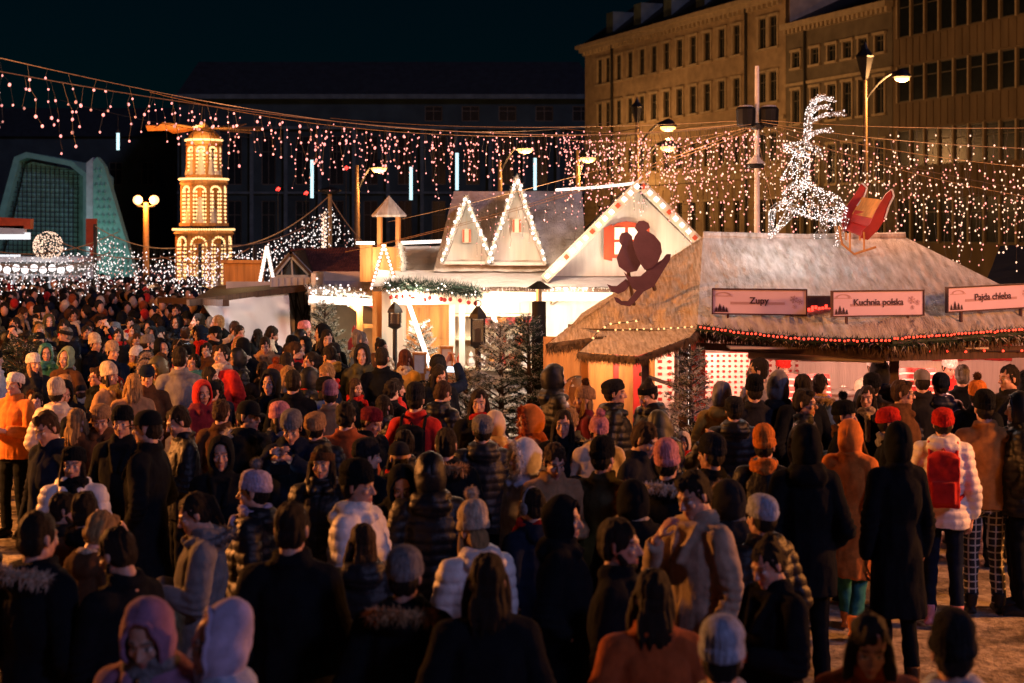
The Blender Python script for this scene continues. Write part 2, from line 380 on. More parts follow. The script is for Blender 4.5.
def make_scarf():
    b = MB(); r = random.Random(5)
    for k in range(3):
        b.tube([Vector(((.088 + .012 * math.sin(3 * t + k)) * math.cos(t), .02 + (.095 + .01 * math.sin(2 * t + k)) * math.sin(t), 1.46 + .03 * k + .014 * math.sin(2 * t + 2 * k))) for t in [i * PI / 12 for i in range(25)]], .03, 8, cap=False)
    b.cap((.03, -.115, 1.46), (.05, -.19, 1.24), .034, .03); me = remesh(b, .011, 2); co = getco(me); no = getno(me)
    setco(me, co + no * (.007 * nz(co, (26, 26, 40)))[:, None]); return me
def make_glasses():
    mb = MB()
    for s in (1, -1):
        mb.tube([(s * .032 + .021 * math.cos(t), -.098, .004 + .017 * math.sin(t)) for t in [i * PI / 8 for i in range(17)]], .0022, 6, cap=False); mb.tube([(s * .053, -.098, .008), (s * .079, -.02, .006), (s * .081, .02, .0)], .002, 6)
    mb.tube([(-.011, -.1, .007), (.011, -.1, .007)], .002, 6); return smooth_mesh(mb)
def make_beard():
    b = MB(); b.ball((0, -.05, -.09), (.045, .04, .035)); b.cap((-.058, -.01, -.04), (-.035, -.05, -.095), .016, .02); b.cap((.058, -.01, -.04), (.035, -.05, -.095), .016, .02); b.cap((-.022, -.088, -.05), (.022, -.088, -.05), .006, .006)
    me = remesh(b, .008, 1); co = getco(me); no = getno(me); setco(me, co + no * (.005 * nz(co, (60, 60, 40)))[:, None]); return me
def make_backpack():
    b = MB(); b.box((0, .27, 1.2), (.27, .12, .40)); b.ball((0, .27, 1.4), (.135, .06, .05)); b.box((0, .345, 1.12), (.2, .05, .18))
    me = remesh(b, .013, 4); co = getco(me); no = getno(me); setco(me, co + no * (.008 * nz(co, (14, 14, 14)))[:, None])
    return me
def make_straps():
    mb = MB()
    for s in (1, -1): mb.tube([(s * .11, .21, 1.36), (s * .115, .1, 1.495), (s * .12, -.03, 1.50), (s * .125, -.155, 1.37), (s * .15, -.16, 1.18), (s * .2, -.03, 1.08), (s * .13, .2, 1.05)], .016, 8)
    mb.tube([(-.03, .22, 1.42), (0, .2, 1.46), (.03, .22, 1.42)], .008, 6); return smooth_mesh(mb)

BODY, COAT, TROU, HAT = {}, {}, {}, {}
HEADS = {'ahead': (0, 2), 'toleft': (33, 4), 'toright': (-33, 4), 'down': (4, 22)}
for ps in ARMS:
    for hk in (('ahead', 'toleft', 'toright', 'down') if ps in ('hang', 'pocket') else ('ahead', 'down') if ps in ('hold', 'mouth', 'phone') else ('ahead',)):
        BODY[ps, hk] = make_body(ps, *HEADS[hk])
    for st in COATS: COAT[st, ps] = make_coat(st, ps)
TROU['stand'] = make_trousers('hang'); TROU['stride'] = make_trousers('stride'); SHOE = make_shoe()
HAT['beanie'] = make_beanie(.13); HAT['beanie2'] = make_beanie(.118, -17, .1, .12, 4.0); HAT['beanie3'] = make_beanie(.15, -8, .05, .12, 9.0); HAT['tall'] = make_beanie(.175, -14, .25, .13, 2.0); POM = make_pom()
HAT['hood'], RIM = make_hood(); HAT['peaked'], _ = make_hood(.35, 52); HAT['cap'] = make_cap(); HAT['headband'] = make_headband(); HAT['earmuffs'] = make_earmuffs()
FUR_RIM = make_fur(RIM + [RIM[0]], .03, 900, .055); FUR_DOWN = make_fur([Vector((.15 * math.cos(t), .1 + .10 * math.sin(t), 1.475 + .03 * math.sin(t))) for t in [-.5 + (PI + 1) * i / 16 for i in range(17)]], .035, 900, .06, 4)
HAIR = {k: make_hair(k) for k in ('short', 'quiff', 'curly', 'long', 'bun', 'tail')}
def hat_hair():
    b = MB(); b.ball((0, .05, -.05), (.074, .055, .09), 14, 10)
    for s in (1, -1): b.cap((s * .075, -.012, .02), (s * .082, -.03, -.09), .016, .026, 10); b.cap((s * .082, -.03, -.09), (s * .075, -.085, -.22), .026, .018, 10)
    me = remesh(b, .008, 2); co = getco(me); no = getno(me); setco(me, co + no * (.006 * nz(co, (60, 60, 7), 2))[:, None]); return me
HAIR['underhat'] = hat_hair()
def nape_hair():
    b = MB(); b.ball((0, .048, -.005), (.079, .068, .078), 18, 12)
    for s in (1, -1): b.cap((s * .072, -.02, .03), (s * .075, .0, -.012), .016, .01, 8)
    me = remesh(b, .008, 2); co = getco(me); no = getno(me); setco(me, co + no * (.007 * nz(co, (50, 50, 14), 2))[:, None]); return me
HAIR['nape'] = nape_hair()
SCARF, GLASSES, BEARD, PACK, STRAPS = make_scarf(), make_glasses(), make_beard(), make_backpack(), make_straps()

CL = dict(black=(.007, .0095, .013), navy=(.008, .015, .034), charcoal=(.02, .022, .026), brown=(.09, .045, .022), tan=(.36, .22, .11), cream=(.62, .53, .41), white=(.76, .75, .73), grey=(.2, .2, .21),
          rust=(.34, .085, .025), red=(.5, .025, .02), pink=(.62, .27, .32), lilac=(.5, .44, .62), mauve=(.3, .16, .26), orange=(.62, .2, .04), mustard=(.55, .32, .06), olive=(.075, .075, .04), teal=(.03, .17, .17), blue=(.05, .10, .28),
          burgundy=(.14, .015, .03), caramel=(.42, .19, .055), beige=(.42, .33, .24), paleblue=(.42, .48, .62), green=(.25, .36, .22))
_mc = {}
def cloth(c, kind='wool'):
    k = (c, kind)
    if k not in _mc:
        col = CL[c]
        if kind == 'puffer': _mc[k] = mat('quilted_' + c, col, .45, .12, 5, .25, 90, spec=.35)
        elif kind == 'knit': _mc[k] = mat('knit_' + c, col, .95, .3, 45, 1.0, 110, stretch=(1, 1, .45), spec=.1)
        elif kind == 'fur': _mc[k] = mat('fur_' + c, col, .9, .4, 40, spec=.1)
        elif kind == 'plaid':
            m = mat('plaid_cloth', col, .9, .2, 12); nt = m.node_tree; b = nt.nodes['Principled BSDF']; src = b.inputs['Base Color'].links[0].from_socket
            tc = nt.nodes.new('ShaderNodeTexCoord'); out = None
            for ax in ('X', 'Z'):
                w = nt.nodes.new('ShaderNodeTexWave'); w.bands_direction = ax; w.inputs['Scale'].default_value = 5.5
                nt.links.new(tc.outputs['Object'], w.inputs[0]); r = nt.nodes.new('ShaderNodeMath'); r.operation = 'GREATER_THAN'; r.inputs[1].default_value = .9; nt.links.new(w.outputs['Fac'], r.inputs[0])
                if out is None: out = r.outputs[0]
                else:
                    mx = nt.nodes.new('ShaderNodeMath'); mx.operation = 'MAXIMUM'; nt.links.new(out, mx.inputs[0]); nt.links.new(r.outputs[0], mx.inputs[1]); out = mx.outputs[0]
            mix = nt.nodes.new('ShaderNodeMix'); mix.data_type = 'RGBA'; nt.links.new(out, mix.inputs['Factor']); nt.links.new(src, mix.inputs['A']); mix.inputs['B'].default_value = (.5, .48, .42, 1); nt.links.new(mix.outputs['Result'], b.inputs['Base Color']); _mc[k] = m
        elif kind == 'leather': _mc[k] = mat('leather_' + c, col, .5, .25, 12, .3, 40, spec=.3)
        else: _mc[k] = mat('wool_' + c, col, .95, .2, 18, .35, 160, sheen=.12 if col[0] > .1 else 0, spec=.1)
    return _mc[k]
def hairmat(c):
    k = ('hair', c)
    if k not in _mc:
        col = {'dark': (.012, .008, .006), 'brown': (.05, .024, .011), 'auburn': (.13, .035, .013), 'blond': (.36, .22, .09), 'greyhair': (.2, .19, .18)}[c]
        _mc[k] = mat('hair_' + c, col, .72, .55, 30, 1.0, 60, stretch=(3, 3, .2), spec=.3)
    return _mc[k]
def skinmat(i):
    k = ('skin', i)
    if k not in _mc:
        m, nt, b = nt_mat('skin_tone'); L = nt.links; col = ((.60, .36, .26), (.52, .29, .20), (.66, .43, .33))[i]
        a = nt.nodes.new('ShaderNodeVertexColor'); a.layer_name = 'face'; sp = nt.nodes.new('ShaderNodeSeparateColor'); L.new(a.outputs[0], sp.inputs[0])
        n = nt.nodes.new('ShaderNodeTexNoise'); n.inputs['Scale'].default_value = 22; r = nt.nodes.new('ShaderNodeValToRGB')
        r.color_ramp.elements[0].color = (*[c * .85 for c in col], 1); r.color_ramp.elements[1].color = (col[0] * 1.08, col[1] * .98, col[2] * .95, 1); L.new(n.outputs['Fac'], r.inputs[0]); cur = r.outputs[0]
        for ch, cc in ((2, (.7, .68, .64)), (0, (.42, .12, .1)), (1, (.02, .012, .008))):
            mx = nt.nodes.new('ShaderNodeMix'); mx.data_type = 'RGBA'; L.new(sp.outputs[ch], mx.inputs['Factor']); L.new(cur, mx.inputs['A']); mx.inputs['B'].default_value = (*cc, 1); cur = mx.outputs['Result']
        L.new(cur, b.inputs['Base Color']); b.inputs['Roughness'].default_value = .48; b.inputs['Subsurface Weight'].default_value = .12; b.inputs['Subsurface Scale'].default_value = .01; _mc[k] = m
    return _mc[k]

PEOPLE = []
def person(loc, h=1.72, face=0, pose='hang', head='ahead', coat='puffer', cc='black', hat=None, hc='black', hair=None, hrc='dark', label='', group='visitors in the market crowd',
           scarf=None, fur=None, glasses=False, beard=False, trou='black', shoe='black', pom=False, skin=0, pack=None, fine=True, rz=0, plaid=False, slim=1.0):
    if (pose, head) not in BODY: head = 'ahead'
    s = h / 1.75 * .985
    o = shared('person', BODY[pose, head], None, [skinmat(skin)]); o.location = loc; o.scale = (s * .93 * slim, s * .95 * slim, s); o.rotation_euler = (0, 0, rad(face))
    tag(o, label, 'person', group); hm = head_M(*HEADS[head])
    kind = {'puffer': 'puffer', 'parka': 'wool', 'jacket': 'leather' if cc == 'black' else 'wool', 'wool': 'wool'}[coat]
    c = shared({'wool': 'overcoat', 'puffer': 'puffer_jacket', 'parka': 'parka', 'jacket': 'jacket'}[coat], COAT[coat, pose], o, [cloth(cc, kind)])
    if fur and hat != 'hood': shared('fur_collar', FUR_DOWN, c, [cloth(fur, 'fur')])
    st = 'stride' if pose == 'stride' else 'stand'
    shared('trousers', TROU[st], o, [cloth(trou, 'plaid' if plaid else 'wool')])
    if fine:
        for sx, (hp, kn, an) in legs_of(pose).items():
            shared('shoe', SHOE, o, [cloth(shoe, 'leather')], Matrix.Translation((an[0], an[1], max(0, an[2] - .09))))
    if hat:
        if hat in ('hood', 'peaked'):
            k = shared('hood', HAT[hat], o, [cloth(hc, kind if coat != 'jacket' else 'wool')], hm)
            if fur: shared('fur_trim', FUR_RIM, k, [cloth(fur, 'fur')])
        else:
            if hat == 'beanie' and not pom: hmesh = HAT[('beanie', 'beanie2', 'beanie3')[len(PEOPLE) % 3]]
            else: hmesh = HAT[hat]
            k = shared({'beanie': 'beanie', 'tall': 'beanie', 'cap': 'cap', 'headband': 'headband', 'earmuffs': 'earmuffs'}[hat], hmesh, o, [cloth(hc, 'fur' if hat == 'earmuffs' else 'knit' if hat != 'cap' else 'wool')], hm)
            if pom: shared('pompom', POM, k, [cloth(hc if pom is True else pom, 'fur')], Matrix.Translation((0, .03 if hat == 'beanie' else .075, .185 if hat == 'beanie' else .215)))
    hk = hair
    if hat in ('beanie', 'tall', 'cap') and hair in ('long', 'tail', 'bun'): hk = 'underhat'
    elif hat in ('beanie', 'tall', 'cap', 'hood', 'peaked'): hk = None
    if hat in ('beanie', 'tall', 'cap') and not hk: shared('hair', HAIR['nape'], o, [hairmat(hrc)], hm)
    if hk: shared('hair', HAIR[hk], o, [hairmat(hrc)], hm)
    if scarf: shared('scarf', SCARF, o, [cloth(scarf, 'knit')])
    if glasses: shared('glasses', GLASSES, o, [cloth('black', 'leather')], hm)
    if beard: shared('beard', BEARD, o, [hairmat(hrc)], hm)
    if pack:
        p = shared('backpack', PACK, None, [cloth(pack, 'wool')]); p.location = loc; p.scale = o.scale; p.rotation_euler = o.rotation_euler
        shared('strap', STRAPS, p, [cloth('black' if pack != 'red' else 'red', 'wool')]); tag(p, '', 'backpack')
        o_pack = p
    else: o_pack = None
    PEOPLE.append((o, o_pack)); return o

def held(o, what, label, dz=0.0):
    """a cup or a phone in the hands of a person whose forearms are raised"""
    s = o.scale[0]; Mx = Matrix.Translation(o.location) @ Matrix.Rotation(o.rotation_euler[2], 4, 'Z') @ Matrix.Scale(s, 4)
    mb = MB()
    if what == 'cup':
        c = Mx @ Vector((0, -.345, 1.16)); mb.lathe([(.028, 0), (.036, .095), (.039, .097), (.039, .103), (.0335, .101), (.030, .06), (.0, .058)], (0, 0, 0), 16)
        t = shared('paper_cup', mb.mesh('cup', [CUPM[0]], True), None); t.location = c; tag(t, label, 'cup')
    else:
        z = {'phone': (-.425, 1.45), 'photo': (-.40, 1.74), 'hold': (-.37, 1.19)}[what]; c = Mx @ Vector((0, z[0], z[1])); R = Matrix.Rotation(o.rotation_euler[2], 3, 'Z') @ Matrix.Rotation(rad(-18 if what != 'photo' else 0), 3, 'X')
        t = bpy.data.objects.new('phone', None); COL.objects.link(t); t.location = c; tag(t, label, 'phone')
        mb.box((0, 0, 0), (.152, .009, .074), M=R); mb.build('case', CUPM[1], t, local=True); p = MB(); p.box(R @ Vector((0, .0052, 0)), (.14, .001, .066), M=R); p.build('screen', CUPM[2], t, local=True)
CUPM = [mat('paper_cup', (.66, .6, .52), .6, .1, 5), mat('phone_case', (.012, .012, .014), .3, .1, 5), emit('phone_screen', (.8, .9, 1), 1.6)]
# ================================================================== THE PLACE
M = dict(
    stone=mat('ochre_render', (.36, .27, .17), .9, .22, 1.6, .3, 25), stone2=mat('grey_brown_render', (.15, .125, .09), .9, .25, 1.2, .3, 25), stone3=mat('brown_cladding', (.17, .12, .07), .85, .25, 1.5, .3, 20, stretch=(1, 1, .2)),
    trim=mat('pale_stone_trim', (.42, .34, .23), .85, .15, 3), darkroof=mat('dark_slate', (.014, .018, .02), .7, .3, 2), glass=mat('dark_window_glass', (.012, .016, .018), .25, .2, 3, spec=.2),
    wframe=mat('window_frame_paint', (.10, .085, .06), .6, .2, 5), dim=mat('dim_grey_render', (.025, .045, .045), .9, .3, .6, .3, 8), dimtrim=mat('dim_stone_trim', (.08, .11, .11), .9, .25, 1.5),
    iron=mat('black_iron', (.014, .014, .015), .5, .2, 10), steel=mat('painted_steel', (.74, .70, .66), .45, .12, 9), rust=mat('ochre_post_paint', (.42, .26, .1), .6, .2, 10),
    wood=mat('orange_pine', (.50, .22, .055), .6, .35, 3, .3, 20, stretch=(4, 4, .35)), darkwood=mat('dark_wood', (.07, .035, .018), .7, .35, 4, .3, 20, stretch=(5, 5, .4)), whitewood=mat('white_boards', (.70, .66, .60), .65, .12, 2, .25, 14, stretch=(6, 6, .4)),
    cream=mat('cream_board', (.68, .58, .44), .7, .12, 4), snow=mat('dusting_of_snow', (.62, .60, .58), .85, .12, 3, .5, 18), redpaint=mat('red_paint', (.33, .015, .012), .5, .2, 8), redboard=mat('red_orange_board', (.55, .07, .02), .55, .2, 6),
    tile=mat('red_brown_tile', (.16, .05, .035), .75, .35, 8), frost=mat('frosted_shingle', (.36, .32, .27), .9, .35, 7, .9, 30, stretch=(2.2, .45, .45), col2=(.70, .67, .63)),
    houseroof=mat('snowy_house_roof', (.36, .30, .24), .9, .3, 2.2, .6, 26, stretch=(1.4, .7, .7), col2=(.80, .77, .74)), thatch=mat('dry_thatch', (.40, .29, .16), .95, .4, 9, 1.0, 30, stretch=(5, .5, 1), col2=(.74, .61, .42)), thatchdark=mat('thatch_ends', (.10, .065, .035), .95, .5, 14), 
    needle=mat('fir_needles', (.018, .045, .028), .8, .4, 20), frostneedle=mat('frosted_needles', (.52, .52, .47), .85, .15, 20), bark=mat('fir_bark', (.06, .035, .02), .9, .3, 20),
    teal=mat('teal_steel_skin', (.18, .38, .33), .5, .15, 2), tealdark=mat('teal_mesh_panel', (.20, .40, .38), .6, .25, 2), tarp=mat('white_tarpaulin', (.72, .72, .74), .5, .08, 2, .3, 4), grey=mat('grey_canvas', (.4, .42, .45), .7, .15, 3),
    purple=mat('mauve_plywood', (.105, .045, .062), .75, .15, 6, .2, 30), sign=mat('pale_pink_panel', (.80, .64, .86), .55, .06, 3), ink=mat('dark_plum_ink', (.05, .018, .05), .6, .1, 5), inkpale=mat('mauve_print', (.52, .34, .42), .6, .1, 5), signframe=mat('plum_frame', (.06, .02, .03), .6, .2, 5),
    plastic=mat('white_plastic', (.75, .75, .74), .4, .05, 5), black=mat('black_plastic', (.008, .008, .009), .6, .2, 8, spec=.2), cable=mat('lamp_cable', (.42, .27, .14), .7, .2, 20), darkcable=mat('dark_cable', (.03, .028, .026), .7, .2, 20), tin=mat('brushed_tin', (.5, .48, .45), .3, .1, 9, metal=.8))
EM = dict(pink=emit('rosy_fairy_light', (1, .34, .32), 1.7), warm=emit('warm_fairy_light', (1, .68, .48), 1.35), white=emit('cold_white_led', (1, .93, .9), 1.5), amber=emit('amber_bulb', (1, .62, .25), 1.7), red=emit('red_rope_light', (1, .045, .02), 3),
          lamp=emit('sodium_lamp_glass', (1, .50, .13), 4), globe=emit('lit_globe', (1, .5, .2), 2.6), tube=emit('white_led_tube', (1, .88, .78), 1.8), ice=emit('ice_blue_tube', (.55, .92, 1), 1.3), screen=emit('lit_sign_face', (.9, .97, 1), .9), dim=emit('faint_fairy_light', (1, .42, .34), .55), redneon=emit('red_neon', (1, .03, .02), 6), inside=emit('lit_display', (1, .8, .6), .7))

# ---- ground, one sheet
def ground_mat():
    m, nt, b = nt_mat('trodden_snow_and_asphalt'); L = nt.links
    tc = nt.nodes.new('ShaderNodeTexCoord')
    def n(sc, det=6, st=(1, 1, 1)):
        mp = nt.nodes.new('ShaderNodeMapping'); mp.inputs['Scale'].default_value = st; L.new(tc.outputs['Object'], mp.inputs[0])
        t = nt.nodes.new('ShaderNodeTexNoise'); t.inputs['Scale'].default_value = sc; t.inputs['Detail'].default_value = det; t.inputs['Roughness'].default_value = .65; L.new(mp.outputs[0], t.inputs['Vector']); return t.outputs['Fac']
    a = n(.55, 7, (1, 1.6, 1)); f = n(6, 6)
    r = nt.nodes.new('ShaderNodeValToRGB'); r.color_ramp.elements[0].position = .43; r.color_ramp.elements[1].position = .58
    add = nt.nodes.new('ShaderNodeMath'); add.operation = 'MULTIPLY_ADD'; add.inputs[1].default_value = .35; add.inputs[2].default_value = -.16
    L.new(f, add.inputs[0]); ad2 = nt.nodes.new('ShaderNodeMath'); L.new(a, ad2.inputs[0]); L.new(add.outputs[0], ad2.inputs[1]); L.new(ad2.outputs[0], r.inputs[0])
    c1 = nt.nodes.new('ShaderNodeValToRGB'); c1.color_ramp.elements[0].color = (.03, .027, .022, 1); c1.color_ramp.elements[1].color = (.085, .07, .052, 1); L.new(f, c1.inputs[0])
    c2 = nt.nodes.new('ShaderNodeValToRGB'); c2.color_ramp.elements[0].color = (.16, .13, .10, 1); c2.color_ramp.elements[1].color = (.46, .42, .36, 1); c2.color_ramp.elements[0].position = .3; c2.color_ramp.elements[1].position = .65; L.new(n(11, 6), c2.inputs[0])
    mx = nt.nodes.new('ShaderNodeMix'); mx.data_type = 'RGBA'; L.new(r.outputs[0], mx.inputs['Factor']); L.new(c1.outputs[0], mx.inputs['A']); L.new(c2.outputs[0], mx.inputs['B']); L.new(mx.outputs['Result'], b.inputs['Base Color'])
    b.inputs['Roughness'].default_value = .7
    bp = nt.nodes.new('ShaderNodeBump'); bp.inputs['Strength'].default_value = .9; bp.inputs['Distance'].default_value = .05; L.new(n(14, 5), bp.inputs['Height']); L.new(bp.outputs[0], b.inputs['Normal']); return m
g = MB(); n = 60
vs = []; ys = [-30 + 8 * i for i in range(5)] + [4 + .35 * i for i in range(50)] + [22 + 12 * i for i in range(25)]; xs = [-200, -120, -60, -30, -15] + [-10 + .4 * i for i in range(51)] + [15, 30, 60, 120, 200]
for y in ys:
    for x in xs: vs.append((x, y, .03 * (noise.noise(Vector((x * .9, y * .9, 0))) - .3) + .015 * noise.noise(Vector((x * 3, y * 3, 4))) if 3 < y < 21 and abs(x) < 11 else -.01))
k = len(xs); g.add(vs, [(j * k + i, j * k + i + 1, (j + 1) * k + i + 1, (j + 1) * k + i) for j in range(len(ys) - 1) for i in range(k - 1)])
go = g.build('ground', ground_mat(), smooth=True); struct(go)

# ---- street front on the right: three houses standing on one line
def pt(s, z, d=0.0): return Vector((5.16 + .394 * s - .93 * d, 106 - s - .366 * d, z))
def wall_holes(mb, PT, s0, s1, z0, z1, holes, rev=.25, mi=0, mr=0):
    S = sorted({s0, s1} | {h[0] for h in holes} | {h[1] for h in holes}); Z = sorted({z0, z1} | {h[2] for h in holes} | {h[3] for h in holes})
    for a, b in zip(S, S[1:]):
        for c, d in zip(Z, Z[1:]):
            ms, mz = (a + b) / 2, (c + d) / 2
            if not any(h[0] < ms < h[1] and h[2] < mz < h[3] for h in holes): mb.quad(PT(a, c), PT(b, c), PT(b, d), PT(a, d), mi)
    for a, b, c, d in holes:
        for p, q in (((a, c), (b, c)), ((b, c), (b, d)), ((b, d), (a, d)), ((a, d), (a, c))):
            mb.quad(PT(*p), PT(*q), PT(q[0], q[1], -rev), PT(p[0], p[1], -rev), mr)
def sbox(mb, PT, s0, s1, z0, z1, d0, d1, mi=0):
    v = [PT(s, z, d) for d in (d0, d1) for s, z in ((s0, z0), (s1, z0), (s1, z1), (s0, z1))]
    mb.add(v, [(3, 2, 1, 0), (4, 5, 6, 7), (0, 1, 5, 4), (1, 2, 6, 5), (2, 3, 7, 6), (3, 0, 4, 7)], mi)
def window(PT, root, h, frame, bars=(1, 1), surround=None, glass='glass'):
    PT0 = PT; PT = lambda s, z, d=0.0: PT0(s, z, d * .4 if d < 0 else d)
    a, b, c, d = h; mb = MB(); t = .06
    sbox(mb, PT, a, a + t, c, d, -.2, -.13); sbox(mb, PT, b - t, b, c, d, -.2, -.13); sbox(mb, PT, a + t, b - t, c, c + t, -.2, -.13); sbox(mb, PT, a + t, b - t, d - t, d, -.2, -.13)
    for i in range(1, bars[0] + 1): x = a + (b - a) * i / (bars[0] + 1); sbox(mb, PT, x - .025, x + .025, c + t, d - t, -.2, -.14)
    for i in range(1, bars[1] + 1): z = c + (d - c) * (.68 if bars[1] == 1 else i / (bars[1] + 1)); sbox(mb, PT, a + t, b - t, z - .025, z + .025, -.198, -.142)
    if surround:
        w = surround
        sbox(mb, PT, a - w, a, c, d, .0, .06, 1); sbox(mb, PT, b, b + w, c, d, 0, .06, 1); sbox(mb, PT, a - w * 1.5, b + w * 1.5, c - .12, c, 0, .14, 1); sbox(mb, PT, a - w * 1.5, b + w * 1.5, d, d + .14, 0, .12, 1)
    o = mb.build('window', [M[frame], M['trim'] if frame != 'dimframe' else M['dimtrim']], root)
    p = MB(); p.quad(PT(a, c, -.18), PT(b, c, -.18), PT(b, d, -.18), PT(a, d, -.18)); p.build('pane', M[glass], o)
M['dimframe'] = M['wframe']

RW = None
r = thing('apartment_building', 'long ochre old building with paired end windows and dark attic, behind the reindeer', 'building', pt(12, 0, -6))
holes = [(2.0, 2.7), (3.2, 3.9)] + [(5.16 + 1.62 * k - .36, 5.16 + 1.62 * k + .36) for k in range(10)] + [(22.0, 22.75), (23.05, 23.8)]
H = [(a, b, z0, z1) for a, b in holes for z0, z1 in ((13.3, 15.0), (10.3, 11.95), (7.0, 8.6))] + [(a, b, 2.6, 4.9) for a, b in holes]
w = MB(); wall_holes(w, pt, 0, 24.6, 0, 16, H, .09); sbox(w, pt, 0, 24.6, 0, 16, -10, -.26)
for i in range(11):
    z = .3 + i * .5
    for (a, b) in [(0, holes[0][0] - .1)] + [(holes[j][1] + .1, holes[j + 1][0] - .1) for j in range(len(holes) - 1)]: sbox(w, pt, a, b, z, z + .42, -.01, .06)
w.build('wall', M['stone'], r)
w = MB(); sbox(w, pt, -.3, 24.9, 15.75, 16.0, 0, .35); sbox(w, pt, -.4, 25, 16.0, 16.25, -.5, .6); sbox(w, pt, 0, 24.6, 9.25, 9.45, 0, .15); sbox(w, pt, 0, 24.6, 6.1, 6.45, 0, .22)
for i in range(49): sbox(w, pt, .1 + i * .5, .3 + i * .5, 15.5, 15.75, 0, .28)
w.build('cornice', M['trim'], r)
w = MB(); w.add([pt(-.3, 16.25, .3), pt(24.6, 16.25, .3), pt(24.6, 19.2, -3.5), pt(1, 19.2, -3.5), pt(-.3, 16.25, -10), pt(24.6, 16.25, -10)], [(0, 1, 2, 3), (3, 2, 5, 4), (0, 3, 4), (1, 5, 2)])
rf = w.build('roof', M['darkroof'], r)
for s in (3, 7, 11, 15, 19, 23):
    w = MB(); sbox(w, pt, s - .5, s + .5, 16.6, 18.2, -2, -.4); w.build('dormer', M['dimtrim'], rf)
for s in (4.4, 20.9):
    w = MB(); w.tube([pt(s, 0.2, .16), pt(s, 15.9, .16)], .09, 8); w.build('downpipe', M['iron'], r)
for h in H: window(pt, r, h, 'wframe', (1, 1), .14)

r = thing('apartment_building', 'plain brown building with small square top windows, between the ochre and banded buildings', 'building', pt(29, 0, -6))
S2 = [25.6, 27.3, 28.75, 30.05, 31.3, 32.6]
H = [(s - .35, s + .35, z0, z1) for s in S2 for z0, z1 in ((11.9, 12.75), (8.9, 10.7), (5.6, 7.6), (2.4, 4.4))]
w = MB(); wall_holes(w, pt, 24.62, 33.55, 0, 14, H, .09); sbox(w, pt, 24.62, 33.55, 0, 14, -10, -.26); w.build('wall', M['stone2'], r)
w = MB(); sbox(w, pt, 24.62, 33.55, 14.0, 14.3, -.6, .45); sbox(w, pt, 24.62, 33.55, 10.95, 11.1, 0, .1)
for i in range(24): sbox(w, pt, 24.8 + i * .37, 24.98 + i * .37, 13.75, 14.0, 0, .3)
w.build('cornice', M['trim'], r)
w = MB(); w.add([pt(24.62, 14.3, .2), pt(33.55, 14.3, .2), pt(33.55, 16.6, -5), pt(24.62, 16.6, -5), pt(24.62, 14.3, -10), pt(33.55, 14.3, -10)], [(0, 1, 2, 3), (3, 2, 5, 4), (0, 3, 4), (1, 5, 2)]); w.build('roof', M['darkroof'], r)
w = MB(); w.tube([pt(26.5, 0.2, .12), pt(26.5, 13.9, .12)], .07, 8); w.build('downpipe', M['iron'], r)
for h in H: window(pt, r, h, 'wframe', (1, 1), .1)

r = thing('office_building', 'brown modern office block with continuous bands of dark windows', 'building', pt(42, 0, -6))
bands = [(15.6, 17.3), (12.4, 14.5), (9.3, 11.0), (6.2, 7.95), (2.6, 4.7)]; H = [(33.95 + i * .98, 33.95 + i * .98 + .83, z0, z1) for z0, z1 in bands for i in range(19)]
w = MB(); wall_holes(w, pt, 33.6, 53, 0, 18.2, H, .09)
for za, zb in ((14.6, 15.5), (11.1, 12.3), (8.05, 9.2), (4.8, 6.1)):
    for i in range(40): sbox(w, pt, 33.7 + i * .48, 34.1 + i * .48, za, zb, -.01, .05)
sbox(w, pt, 33.6, 53, 0, 18.2, -10, -.31); w.build('wall', M['stone3'], r)
w = MB()
for i in range(20): 
    for z0, z1 in bands: sbox(w, pt, 33.83 + i * .98, 33.91 + i * .98, z0 - .02, z1 + .02, -.06, .03)
w.build('mullion_fins', M['trim'], r)
for h in H: window(pt, r, h, 'wframe', (0, 1))

# ---- far dark building closing the square
def far(s, z, d=0.0): return Vector((s, 130 - d, z))
r = thing('apartment_building', 'dark unlit building with pale cornice closing the far end of the square', 'building', (-10, 136, 0))
H = [(x - .6, x + .6, z0, z1) for x in [-27 + 2.95 * i for i in range(12)] for z0, z1 in ((7.2, 11.4), (2, 5.8))] + [(x - .75, x + .75, 12.7, 14.0) for x in [-6.8 + 3.2 * i for i in range(5)]]
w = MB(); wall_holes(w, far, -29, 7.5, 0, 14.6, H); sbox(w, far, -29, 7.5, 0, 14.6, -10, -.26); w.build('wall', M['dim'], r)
w = MB(); sbox(w, far, -29.3, 7.5, 14.6, 15.0, -.5, .6); sbox(w, far, -29, 7.5, 12.0, 12.25, 0, .3); sbox(w, far, -29, 7.5, 6.4, 6.6, 0, .2)
for i in range(13): sbox(w, far, -28.6 + 2.95 * i, -28.3 + 2.95 * i, 2, 12, 0, .25)
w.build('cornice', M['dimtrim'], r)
w = MB(); w.add([far(-29, 15, .3), far(7.5, 15, .3), far(6, 18.3, -4), far(-28, 18.3, -4), far(-29, 15, -10), far(7.5, 15, -10)], [(0, 1, 2, 3), (3, 2, 5, 4), (0, 3, 4), (1, 5, 2)]); w.build('roof', M['darkroof'], r)
for h in H: window(far, r, h, 'dimframe', (1, 1))
def far2(s, z, d=0.0): return Vector((s, 140 - d, z))
r = thing('apartment_building', 'darkest low building at the far left edge behind the teal pavilion', 'building', (-42, 146, 0))
H = [(x - .6, x + .6, z0, z1) for x in [-58 + 3 * i for i in range(10)] for z0, z1 in ((7.5, 9.6), (3.2, 5.6))]
w = MB(); wall_holes(w, far2, -60, -29.5, 0, 12, H); sbox(w, far2, -60, -29.5, 0, 12, -9, -.26); w.build('wall', M['dim'], r)
